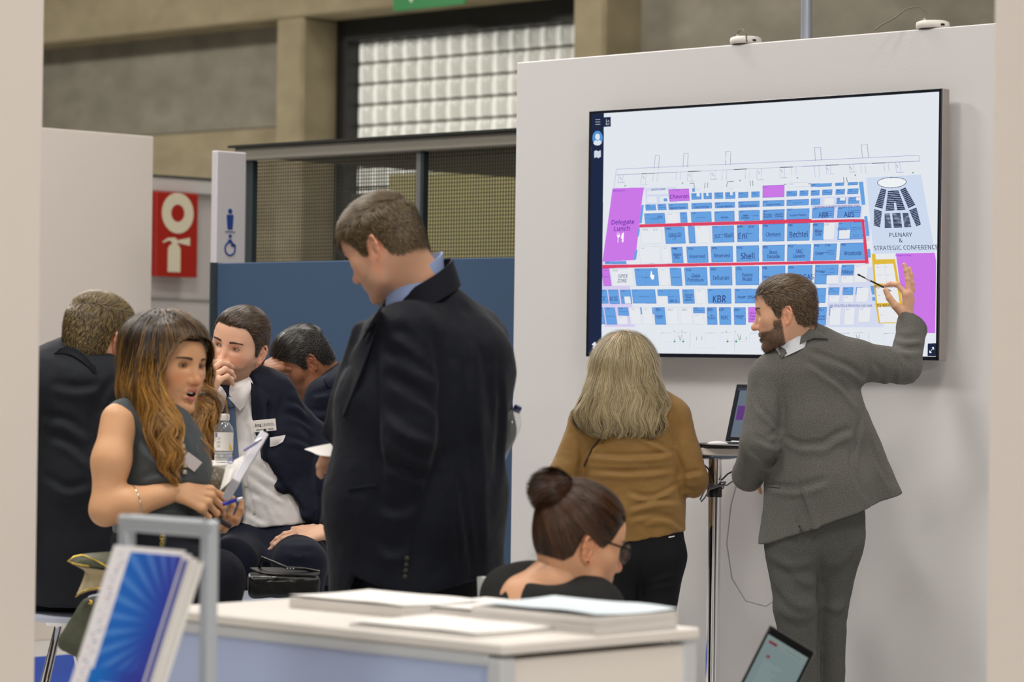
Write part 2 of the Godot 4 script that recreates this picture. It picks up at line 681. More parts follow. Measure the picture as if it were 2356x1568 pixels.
func materials() -> void:
	M.white = mat(rgb8(226, 220, 217), 0.55)
	M.wall = mat(rgb8(222, 220, 221), 0.7)
	M.wall.heightmap_enabled = true
	M.wall.heightmap_texture = noise_tex(0.05, Color.BLACK, Color.WHITE, 256, 3, 5)
	M.wall.heightmap_scale = 0.02
	tri(M.wall, 6.0)
	M.panel = mat(rgb8(226, 216, 208), 0.6)
	M.alu = mat(rgb8(190, 196, 204), 0.38, 0.35)
	M.steel = mat(rgb8(170, 172, 176), 0.3, 0.9)
	M.chrome = mat(rgb8(232, 232, 236), 0.08, 1.0)
	M.dark = mat(rgb8(24, 25, 28), 0.4)
	M.black = mat(rgb8(12, 12, 14), 0.35)
	M.paper = mat(rgb8(232, 228, 224), 0.75)
	M.blue = mat(rgb8(58, 82, 112), 0.75)
	M.carpet = mat(Color.WHITE, 0.95, 0.0, 0.1)
	M.carpet.albedo_texture = noise_tex(0.2, rgb8(46, 66, 138), rgb8(64, 88, 168), 256, 3, 9)
	tri(M.carpet, 3.0, true)
	M.concrete = mat(Color.WHITE, 0.9, 0.0, 0.2)
	M.concrete.albedo_texture = noise_tex(0.012, rgb8(116, 112, 100), rgb8(150, 144, 130), 512, 5, 3)
	tri(M.concrete, 0.35, true)
	M.tan = mat(Color.WHITE, 0.9, 0.0, 0.2)
	M.tan.albedo_texture = noise_tex(0.012, rgb8(134, 124, 100), rgb8(166, 154, 126), 512, 5, 4)
	tri(M.tan, 0.35, true)
	M.glow = mat(Color.BLACK, 0.5)
	M.glow.emission_enabled = true
	M.glow.emission = rgb8(255, 244, 230)
	M.glow.emission_energy_multiplier = 3.0

func lamps() -> void:
	# position, size, strength
	var spots := [
		[Vector3(-2.6, 6.4, -6.6), 1.5, 46.0, "lamp panel above the seated people"], [Vector3(1.6, 6.4, -5.2), 1.5, 30.0, "lamp panel above the counter's right end"], [Vector3(-0.6, 6.4, -2.2), 1.5, 26.0, "lamp panel between counter and camera"], [Vector3(3.6, 6.4, -8.6), 1.5, 22.0, "lamp panel above the display wall's right end"],
		[Vector3(-5.0, 4.2, 3.0), 2.0, 100.0, "large lamp panel far in front of the stand, left"], [Vector3(4.2, 4.4, 2.2), 2.0, 165.0, "large lamp panel far in front of the stand, right"],
		[Vector3(-5.2, 6.4, -10.0), 1.5, 52.0, "lamp panel above the white partition"], [Vector3(-1.6, 6.4, -12.2), 1.5, 52.0, "lamp panel above the blue partition"], [Vector3(-4.6, 7.4, -17.5), 2.0, 70.0, "lamp panel above the service wall"], [Vector3(1.4, 7.4, -18.5), 2.0, 34.0, "lamp panel above the wire cage"],
		[Vector3(-8.0, 7.4, -25.0), 2.0, 230.0, "lamp panel before the left bay of the concrete wall"], [Vector3(0.2, 7.4, -24.0), 2.0, 26.0, "lamp panel before the glass block window"]]
	for s in spots:
		var at: Vector3 = s[0]
		var sz: float = s[1]
		var o := thing("ceiling_lamp", at, "square white " + s[3], "lamp", "hall lamp panels")
		var c := MB.new()
		c.box(at + Vector3(0, 0.07, 0), Vector3(sz + 0.08, 0.1, sz + 0.08), Basis(), 0.01)
		obj("casing", c, M.steel, o)
		var g := MB.new()
		g.face([at + Vector3(-sz / 2, 0.015, -sz / 2), at + Vector3(sz / 2, 0.015, -sz / 2), at + Vector3(sz / 2, 0.015, sz / 2), at + Vector3(-sz / 2, 0.015, sz / 2)], -UP)
		obj("diffuser", g, M.glow, o)
		for dx in [-0.6, 0.6]:
			var w := MB.new()
			w.tube([at + Vector3(dx, 0.12, 0), Vector3(at.x + dx, 8.99, at.z)], [0.006], 6)
			obj("cable", w, M.dark, o)
		var l := AreaLight3D.new()
		l.name = "lamp_light"
		l.area_size = Vector2(sz, sz)
		l.light_energy = s[2] * 0.36
		l.light_color = Color(1.0, 0.985, 0.96)
		l.area_range = 60.0
		l.area_attenuation = 2.0
		l.shadow_enabled = true
		l.rotation = Vector3(-PI / 2, 0, 0)
		o.add_child(l)

# ---------------------------------------------------------------- the hall far behind
func hall() -> void:
	struct("floor", boxmb(Vector3(-1, -0.1, -14), Vector3(70, 0.2, 70)), mat(rgb8(182, 180, 178), 0.6), "grey hall floor")
	var cp := P(150, 1500, 13.2)
	var ao := obj("carpet", boxmb(Vector3(cp.x, 0.002, cp.z) - B * 1.2 - A * 0.1, Vector3(1.4, 0.004, 4.6), BB, 0.0), M.carpet)
	tag(ao, "blue carpet of the aisle below the white partition", "carpet")
	struct("ceiling", boxmb(Vector3(-1, 9.1, -14), Vector3(70, 0.2, 70)), M.concrete)
	struct("wall_left", boxmb(Vector3(-24, 4.5, -14), Vector3(0.3, 9, 70)), M.concrete)
	struct("wall_right", boxmb(Vector3(22, 4.5, -14), Vector3(0.3, 9, 70)), M.concrete)
	struct("wall_front", boxmb(Vector3(-1, 4.5, 12), Vector3(70, 9, 0.3)), M.concrete)
	var o0 := Vector3(-0.722, 0, -28)
	var q := func(px: float, py: float, off: float) -> Vector3:
		var p := on_plane(px, py, o0 - B * off, -B)
		return Vector3((p - o0).dot(A), p.y, off)
	var w := func(a: float, y: float, off: float) -> Vector3:
		return o0 + A * a + UP * y - B * off
	var bx := func(a0: float, a1: float, y0: float, y1: float, f0: float, f1: float, bev := 0.015) -> MB:
		return boxmb(w.call((a0 + a1) / 2, (y0 + y1) / 2, (f0 + f1) / 2), Vector3(a1 - a0, y1 - y0, absf(f1 - f0)), BB, bev)
	var beam_y: float = q.call(632, 45, 0.5).y
	var p1l: float = q.call(632, 200, 0.5).x
	var p1r: float = q.call(695, 200, 0.5).x
	var p2l: float = q.call(1315, 100, 0.5).x
	var p2r: float = q.call(1390, 60, 0.5).x
	var wl: float = q.call(780, 200, 0.0).x
	var tone: float = q.call(500, 302, 0.08).y
	# the wall plane, left bay in two pours of concrete, then above and below the window, then the right bay
	var wb := MB.new()
	wb.add(bx.call(-22.0, p1l + 0.1, tone, 9.0, -0.4, 0.08))
	wb.add(bx.call(p2r - 0.1, 22.0, 0.0, 9.0, -0.4, 0.02))
	wb.add(bx.call(p1l, p2r, beam_y - 0.02, 9.0, -0.4, 0.02))
	wb.add(bx.call(p1l, p2r, 0.0, 1.2, -0.4, 0.02))
	struct("wall_back", wb, M.concrete, "raw concrete wall at the far end of the hall")
	struct("wall_back_lower", bx.call(-22.0, p1l + 0.1, 0.0, tone, -0.4, 0.095), M.tan, "tan lower course of the far concrete wall")
	struct("trim_1", bx.call(p1l, p1r, 0.0, beam_y + 0.01, -0.4, 0.5, 0.03), M.tan, "concrete pillar left of the glass block window")
	struct("trim_2", bx.call(p2l, p2r, 0.0, 9.0, -0.4, 0.5, 0.03), M.tan, "concrete pillar right of the glass block window")
	struct("trim_3", bx.call(-22.0, p2l + 0.02, beam_y, beam_y + 1.4, -0.3, 0.505, 0.02), M.tan, "concrete beam above the glass block window")
	# the window: dark steel frame with glass blocks
	var win := thing("window_1", w.call((wl + p2l) / 2, 1.2, 0.0), "glass block window in a dark steel frame", "")
	win.set_meta("kind", "structure")
	var steel := mat(rgb8(46, 46, 44), 0.5, 0.3)
	var fw: float = q.call(806, 200, 0.0).x - wl
	var fr := MB.new()
	fr.add(bx.call(wl, wl + fw, 1.2, beam_y, -0.35, 0.06))
	fr.add(bx.call(p2l + 0.1, p2l + 0.3, 1.2, beam_y, -0.35, 0.06))
	var topy: float = q.call(815, 97, 0.0).y
	fr.add(bx.call(wl, p2l + 0.3, topy, beam_y + 0.01, -0.35, 0.06))
	obj("frame", fr, steel, win)
	var joint := mat(rgb8(128, 124, 114), 0.8)
	var back := MB.new()
	back.add(bx.call(wl + fw, p2l + 0.2, 1.2, topy, -0.3, -0.12, 0.0))
	obj("mortar", back, joint, win)
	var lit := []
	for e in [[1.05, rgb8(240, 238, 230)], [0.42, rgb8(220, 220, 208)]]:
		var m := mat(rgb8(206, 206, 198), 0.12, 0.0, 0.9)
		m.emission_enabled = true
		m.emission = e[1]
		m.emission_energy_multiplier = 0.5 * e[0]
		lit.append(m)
	var s := 0.19
	var blk := MB.new()
	var blk2 := MB.new()
	var dz := 0.04
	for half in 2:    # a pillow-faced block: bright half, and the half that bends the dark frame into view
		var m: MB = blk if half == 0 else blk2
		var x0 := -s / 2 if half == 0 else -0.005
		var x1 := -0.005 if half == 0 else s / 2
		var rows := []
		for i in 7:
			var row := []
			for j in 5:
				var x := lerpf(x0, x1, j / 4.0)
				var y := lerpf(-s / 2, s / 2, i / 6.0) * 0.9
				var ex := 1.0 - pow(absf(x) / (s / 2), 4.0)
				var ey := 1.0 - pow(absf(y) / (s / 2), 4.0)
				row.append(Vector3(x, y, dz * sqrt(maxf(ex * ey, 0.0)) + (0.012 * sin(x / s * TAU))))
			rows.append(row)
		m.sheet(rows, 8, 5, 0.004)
	var mesh0 := blk.mesh()
	var mesh1 := blk2.mesh()
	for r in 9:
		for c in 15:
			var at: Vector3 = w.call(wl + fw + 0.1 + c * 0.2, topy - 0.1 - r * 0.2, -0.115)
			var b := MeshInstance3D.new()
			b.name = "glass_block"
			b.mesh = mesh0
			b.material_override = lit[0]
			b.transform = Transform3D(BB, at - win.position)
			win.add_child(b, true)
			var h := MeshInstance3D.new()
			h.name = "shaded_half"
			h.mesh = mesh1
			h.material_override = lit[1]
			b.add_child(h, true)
	# emergency sign hung from the beam
	var es := on_plane(988, 18, o0 - B * 0.75, -B)
	var ex := thing("exit_sign", es, "green emergency exit sign hanging under the concrete beam", "sign")
	obj("board", boxmb(es + UP * 0.22, Vector3(0.92, 0.44, 0.03), BB, 0.004), mat(rgb8(38, 128, 66), 0.5), ex)
	for k in 2:
		var ar := MB.new()
		var cx := -0.22 if k == 0 else 0.26
		ar.prism(PackedVector2Array([Vector2(cx - 0.03, 0.36), Vector2(cx - 0.03, 0.2), Vector2(cx - 0.09, 0.2), Vector2(cx, 0.06), Vector2(cx + 0.09, 0.2), Vector2(cx + 0.03, 0.2), Vector2(cx + 0.03, 0.36)]), 0.004, Transform3D(BB, es - B * 0.016))
		obj("arrow", ar, mat(rgb8(226, 232, 214), 0.5), ex)
	var hang := MB.new()
	for x in [-0.4, 0.4]:
		hang.tube([es + A * x + UP * 0.43, es + A * x + UP * 1.6], [0.006], 6)
	obj("hanger", hang, M.steel, ex)
	cage()

# the wire cage and the white service wall in front of the concrete
func cage() -> void:
	var o0 := P(560, 820, 14.6)
	var pt := func(px: float, py: float, off := 0.0) -> Vector3:
		var p := on_plane(px, py, o0 - B * off, -B)
		return Vector3((p - o0).dot(A), p.y, off)
	var l: Vector3 = pt.call(558, 342)
	var ty: float = l.y
	var by: float = pt.call(562, 371).y
	var a1 := 2.15
	var w := func(a: float, y: float, off: float) -> Vector3:
		return Vector3(o0.x, 0, o0.z) + A * a + UP * y - B * off
	var c := thing("wire_cage", w.call(a1 / 2, 0.0, 0.0), "wire mesh storage cage with a pale roof edge behind the blue partition", "cage")
	obj("roof_edge", boxmb(w.call(a1 / 2 + l.x, (ty + by) / 2, 0.02), Vector3(a1 + 0.02, ty - by, 0.05), BB, 0.006), mat(rgb8(150, 146, 134), 0.6), c)
	obj("roof", boxmb(w.call(a1 / 2 + l.x, ty - 0.02, -1.3), Vector3(a1, 0.04, 2.6), BB, 0.0), mat(rgb8(84, 76, 58), 0.8), c)
	obj("roof_cap", boxmb(w.call(a1 / 2 + l.x, ty + 0.006, 0.01), Vector3(a1 + 0.06, 0.012, 0.12), BB, 0.0), mat(rgb8(40, 42, 40), 0.5), c)
	var m_post := mat(rgb8(120, 122, 120), 0.5, 0.3)
	var m_dark := mat(rgb8(52, 62, 66), 0.5, 0.3)
	for d in [[562.0, 571.0, 0], [572.0, 586.0, 1], [962.0, 972.0, 0], [972.5, 979.0, 1]]:
		var x0: float = pt.call(d[0], 500).x
		var x1: float = pt.call(d[1], 500).x
		obj("post", boxmb(w.call((x0 + x1) / 2, by / 2, 0.0), Vector3(x1 - x0, by, 0.04), BB, 0.003), m_post if d[2] == 0 else m_dark, c)
	var mesh := MB.new()
	var pitch := 0.0172
	for k in int(a1 / pitch):
		mesh.box(w.call(l.x + 0.03 + k * pitch, (by + 1.6) / 2, -0.012), Vector3(0.0040, by - 1.6, 0.0030), BB)
	for k in int((by - 1.6) / pitch):
		mesh.box(w.call(l.x + a1 / 2, by - k * pitch - 0.01, -0.016), Vector3(a1, 0.0040, 0.0030), BB)
	var wm := obj("wire_mesh", mesh, mat(rgb8(70, 72, 66), 0.5, 0.4), c)
	wm.set_meta("kind", "stuff")
	var khaki := mat(rgb8(176, 168, 118), 0.85)
	var k0: float = pt.call(897, 500, -2.45).x
	var ky: float = pt.call(1000, 398, -2.45).y
	obj("back_board", boxmb(w.call(k0 + 0.75, ky / 2, -2.45), Vector3(1.5, ky, 0.03), BB, 0.0), khaki, c)
	var q0: float = pt.call(818, 500, -2.45).x
	obj("back_post", boxmb(w.call((q0 + k0) / 2, pt.call(850, 445, -2.45).y / 2, -2.45), Vector3(k0 - q0, pt.call(850, 445, -2.45).y, 0.1), BB, 0.01), mat(rgb8(56, 54, 46), 0.8), c)
	obj("back_rail", boxmb(w.call(0.9, pt.call(700, 402, -2.45).y, -2.42), Vector3(2.2, 0.05, 0.05), BB, 0.004), mat(rgb8(84, 82, 72), 0.7), c)
	# the white service wall with its ledge
	var z0 := 18.8
	var s0 := P(348, 410, z0)
	var sw := func(u: float, y: float, off: float) -> Vector3:
		return Vector3(s0.x, 0, s0.z) + B * u + UP * y + A * off
	var h := s0.y + 0.01
	struct("wall_service", boxmb(sw.call(-0.1, h / 2, -0.1), Vector3(0.2, h, 1.5), BB, 0.0), mat(rgb8(196, 190, 188), 0.7), "pale service wall that carries the fire sign")
	struct("trim_4", boxmb(sw.call(-0.1, h - 0.045, 0.02), Vector3(0.06, 0.09, 1.52), BB, 0.004), mat(rgb8(205, 203, 200), 0.6), "white ledge along the top of the service wall")
	struct("trim_5", boxmb(sw.call(-0.1, h + 0.006, 0.01), Vector3(0.1, 0.012, 1.54), BB, 0.0), mat(rgb8(74, 80, 80), 0.6))
	struct("trim_6", boxmb(sw.call(-0.1, 1.78, 0.004), Vector3(0.012, 0.012, 1.5), BB, 0.0), mat(rgb8(150, 146, 144), 0.6))
	# fire sign
	var fc := on_plane(402, 540, s0 + A * 0.08, A)
	var fs := thing("fire_sign", fc - UP * 0.27, "red fire extinguisher sign with white ring on the pale service wall", "sign")
	var fb := Basis(B, UP, A)
	var sx := 0.335
	var sy := 0.53
	obj("board", boxmb(fc, Vector3(sx, sy, 0.05), fb, 0.004), mat(rgb8(168, 30, 14), 0.5), fs)
	var cream := mat(rgb8(226, 218, 192), 0.6)
	var ring := MB.new()
	ring.lathe([Vector2(0.055, 0), Vector2(0.055, 0.004), Vector2(0.127, 0.004), Vector2(0.127, 0)], 40, Transform3D(Basis(B, A, -UP), fc + UP * 0.135 + A * 0.025))
	obj("ring", ring, cream, fs)
	var bt := MB.new()
	var fx := Transform3D(fb, fc + A * 0.0255 - UP * 0.13)
	bt.prism(PackedVector2Array([Vector2(-0.075, -0.105), Vector2(0.025, -0.105), Vector2(0.025, 0.04), Vector2(0.01, 0.066), Vector2(-0.06, 0.066), Vector2(-0.075, 0.04)]), 0.004, fx)
	bt.prism(PackedVector2Array([Vector2(-0.045, 0.066), Vector2(0.0, 0.066), Vector2(0.0, 0.08), Vector2(0.1, 0.064), Vector2(0.1, 0.115), Vector2(0.0, 0.095), Vector2(-0.02, 0.112), Vector2(-0.075, 0.108), Vector2(-0.12, 0.082), Vector2(-0.115, 0.075), Vector2(-0.07, 0.092), Vector2(-0.045, 0.085)]), 0.004, fx)
	obj("extinguisher_symbol", bt, cream, fs)

# ---------------------------------------------------------------- partitions of the stand
func stand_walls() -> void:
	# display wall
	var e0 := W(-0.468, 0, 0.09)
	var top := 2.552
	struct("wall_display", boxmb(W(2.2 - 0.468, top / 2, 0.14), Vector3(4.4, top, 0.1), BB, 0.004), M.wall, "white stand wall that carries the large display")
	# white partition far left
	var p0 := P(348, 700, 15.4)
	var py := P(348, 314, 15.4).y
	struct("wall_partition", boxmb(Vector3(p0.x, py / 2, p0.z) - B * 1.5 - A * 0.05, Vector3(0.1, py, 3.0), BB, 0.003), M.panel, "white partition behind the man in the dark suit")
	# near panels cut by both picture edges
	var l0 := P(103, 10, 6.3)
	struct("wall_near_left", boxmb(Vector3(l0.x, 1.3, l0.z) - B * 0.6 - A * 0.05, Vector3(0.1, 2.6, 1.2), BB, 0.003), M.panel, "pale partition edge at the near left")
	var r0 := P(2287, 50, 5.4)
	struct("wall_near_right", boxmb(Vector3(r0.x, 1.3, r0.z) + A * 0.6 + B * 0.05, Vector3(1.2, 2.6, 0.1), BB, 0.003), M.panel, "pale partition edge at the near right")
	# blue partition
	var b0 := P(500, 605, 13.0)
	struct("wall_blue", boxmb(Vector3(b0.x, b0.y / 2, b0.z) + A * 1.4 + B * 0.03, Vector3(2.8, b0.y, 0.06), BB, 0.003), M.blue, "low blue partition behind the bar table")
	var bl := P(500, 605, 13.0)
	struct("trim_7", boxmb(Vector3(bl.x, b0.y / 2, bl.z) - A * 0.004, Vector3(0.008, b0.y + 0.004, 0.07), BB, 0.0), mat(rgb8(60, 70, 74), 0.5))
	# lavatory sign panel
	var t0 := P(500, 346, 13.6)
	var tw := 0.175
	var sg := thing("lavatory_sign", Vector3(t0.x, 0, t0.z) + B * 0.12, "tall white panel with blue lavatory symbols beside the wire cage", "sign")
	obj("board", boxmb(Vector3(t0.x, t0.y / 2, t0.z) + B * (tw / 2) - A * 0.02, Vector3(0.04, t0.y, tw), BB, 0.004), mat(rgb8(206, 202, 206), 0.6), sg)
	var ink := mat(rgb8(34, 66, 142), 0.6)
	var c0 := on_plane(529, 505, t0, A)
	var bs := Transform3D(Basis(B, UP, A), c0)
	var man := MB.new()
	man.prism(PackedVector2Array([Vector2(-0.02, 0.022), Vector2(0.02, 0.022), Vector2(0.018, -0.01), Vector2(0.014, -0.045), Vector2(-0.014, -0.045), Vector2(-0.018, -0.01)]), 0.002, bs)
	man.lathe([Vector2(0.0, 0.002), Vector2(0.012, 0.002), Vector2(0.012, 0)], 16, Transform3D(Basis(B, A, -UP), c0 + UP * 0.038))
	obj("man_symbol", man, ink, sg)
	var c1 := on_plane(529, 566, t0, A)
	var ch := MB.new()
	ch.lathe([Vector2(0.026, 0), Vector2(0.026, 0.002), Vector2(0.034, 0.002), Vector2(0.034, 0)], 24, Transform3D(Basis(B, A, -UP), c1 - UP * 0.012))
	ch.prism(PackedVector2Array([Vector2(-0.012, 0.02), Vector2(0.004, 0.02), Vector2(0.008, -0.002), Vector2(0.034, -0.002), Vector2(0.034, 0.008), Vector2(0.012, 0.012), Vector2(0.01, 0.03), Vector2(-0.012, 0.03)]), 0.002, Transform3D(Basis(B, UP, A), c1))
	ch.lathe([Vector2(0.0, 0.002), Vector2(0.009, 0.002), Vector2(0.009, 0)], 16, Transform3D(Basis(B, A, -UP), c1 + UP * 0.045))
	obj("wheelchair_symbol", ch, ink, sg)
	var ln := on_plane(529, 533, t0, A)
	obj("line", boxmb(ln + A * 0.001, Vector3(0.002, 0.003, 0.06), BB), ink, sg)

# ---------------------------------------------------------------- the wall display and the plan it shows
var img: Image
var HM := []      # homography from the photograph's measurements of the plan to the panel's own unit square
func solve_h(src: Array) -> Array:     # 4 corners (top left, top right, bottom right, bottom left) to the unit square
	var m := []
	var dst := [Vector2(0, 0), Vector2(1, 0), Vector2(1, 1), Vector2(0, 1)]
	for i in 4:
		var p: Vector2 = src[i]
		var q: Vector2 = dst[i]
		m.append([p.x, p.y, 1.0, 0.0, 0.0, 0.0, -q.x * p.x, -q.x * p.y, q.x])
		m.append([0.0, 0.0, 0.0, p.x, p.y, 1.0, -q.y * p.x, -q.y * p.y, q.y])
	for c in 8:
		var pv := c
		for r in range(c, 8):
			if absf(m[r][c]) > absf(m[pv][c]):
				pv = r
		var t = m[c]
		m[c] = m[pv]
		m[pv] = t
		for r in 8:
			if r != c:
				var f: float = m[r][c] / m[c][c]
				for k in range(c, 9):
					m[r][k] -= f * m[c][k]
	var h := []
	for i in 8:
		h.append(m[i][8] / m[i][i])
	return h
func uvp(x: float, y: float) -> Vector2:
	var w: float = HM[6] * x + HM[7] * y + 1.0
	return Vector2((HM[0] * x + HM[1] * y + HM[2]) / w * img.get_width(), (HM[3] * x + HM[4] * y + HM[5]) / w * img.get_height())
func fill(pts: Array, c: Color) -> void:      # polygon, even-odd, in the texture's pixels
	var y0 := 1e9
	var y1 := -1e9
	for p in pts:
		y0 = minf(y0, p.y); y1 = maxf(y1, p.y)
	for y in range(maxi(0, int(floor(y0))), mini(img.get_height(), int(ceil(y1)))):
		var yc := y + 0.5
		var xs := []
		for i in pts.size():
			var a: Vector2 = pts[i]
			var b: Vector2 = pts[(i + 1) % pts.size()]
			if (a.y <= yc) != (b.y <= yc):
				xs.append(a.x + (yc - a.y) / (b.y - a.y) * (b.x - a.x))
		xs.sort()
		for i in range(0, xs.size() - 1, 2):
			var x0 := int(round(xs[i]))
			var x1 := int(round(xs[i + 1]))
			if x1 > x0:
				img.fill_rect(Rect2i(x0, y, x1 - x0, 1), c)
func slant(x: float) -> float:
	return (x - 1745.0) * 0.00042
func slope(y: float) -> float:
	return 0.011 - 0.000118 * (824.0 - y)
func quadpts(x0: float, x1: float, y0: float, y1: float) -> Array:    # a plan rectangle: left and right at its middle height, top and bottom at its middle
	var ym := (y0 + y1) / 2
	var xm := (x0 + x1) / 2
	var out := []
	for e in [[x0, y0], [x1, y0], [x1, y1], [x0, y1]]:
		var x: float = e[0] - slant(e[0]) * (ym - e[1]) * -1.0
		out.append(uvp(x - 0.0, e[1] + slope(e[1]) * (e[0] - xm)))
	return out
func blk(x0: float, x1: float, y0: float, y1: float, c: Color, line := true) -> void:
	if line:
		fill(quadpts(x0, x1, y0, y1), Color(c.r * 0.72, c.g * 0.74, c.b * 0.86))
		fill(quadpts(x0 + 0.8, x1 - 0.9, y0 + 0.8, y1 - 0.9), c)
	else:
		fill(quadpts(x0, x1, y0, y1), c)
func seg(x0: float, y0: float, x1: float, y1: float, wd: float, c: Color) -> void:
	var a := uvp(x0, y0)
	var b := uvp(x1, y1)
	var d := (b - a).normalized().orthogonal() * wd * 1.2
	fill([a + d, b + d, b - d, a - d], c)
var fonts := {}
func glyphs(text: String, bold := false) -> Array:     # the triangles of a line of text, one unit high capitals
	var key := text + str(bold)
	if not fonts.has(key):
		var f := SystemFont.new()
		f.font_names = PackedStringArray(["Droid Sans"])
		f.font_weight = 700 if bold else 400
		var t := TextMesh.new()
		t.font = f
		t.text = text
		t.font_size = 64
		t.pixel_size = 1.0 / 46.0
		t.depth = 0.0
		t.curve_step = 3.0
		var arr := t.get_mesh_arrays()
		var pts := PackedVector2Array()
		var vs: PackedVector3Array = arr[Mesh.ARRAY_VERTEX]
		var id = arr[Mesh.ARRAY_INDEX]
		var l := Vector2(1e9, 1e9)
		var h := -l
		if id == null or id.size() == 0:
			id = PackedInt32Array(range(vs.size()))
		for i in id:
			pts.append(Vector2(vs[i].x, vs[i].y))
			l = l.min(pts[-1]); h = h.max(pts[-1])
		fonts[key] = [pts, (l + h) / 2.0, h - l]
	return fonts[key]
# text centred at a place of the plan; h is the height of a capital, wid squeezes it to a width when given
func word(text: String, x: float, y: float, h: float, c: Color, wid := 0.0, bold := false) -> void:
	var g := glyphs(text, bold)
	var pts: PackedVector2Array = g[0]
	var mid: Vector2 = g[1]
	var kx: float = h * 0.78 if wid == 0.0 else wid / g[2].x
	var o := uvp(x, y)
	var ex := uvp(x + 10, y + 10 * slope(y)) - o
	var ey := uvp(x - 10 * slant(x), y - 10) - o
	ex /= 10.0
	ey /= 10.0
	for i in range(0, pts.size(), 3):
		var t := []
		for k in 3:
			var p := pts[i + k] - Vector2(mid.x, 0.36)
			t.append(o + ex * (p.x * kx) + ey * (p.y * h))
		fill(t, c)
func tiny(x: float, y: float, w: float, c: Color, n := 1) -> void:     # lettering too small to read: broken dashes
	for k in n:
		var yy := y + k * 4.2
		var xx := x - w / 2
		while xx < x + w / 2:
			var l := rng.randf_range(1.6, 4.2)
			seg(xx, yy + slope(y) * (xx - x), minf(xx + l, x + w / 2), yy + slope(y) * (xx + l - x), 0.75, c)
			xx += l + rng.randf_range(0.6, 1.2)

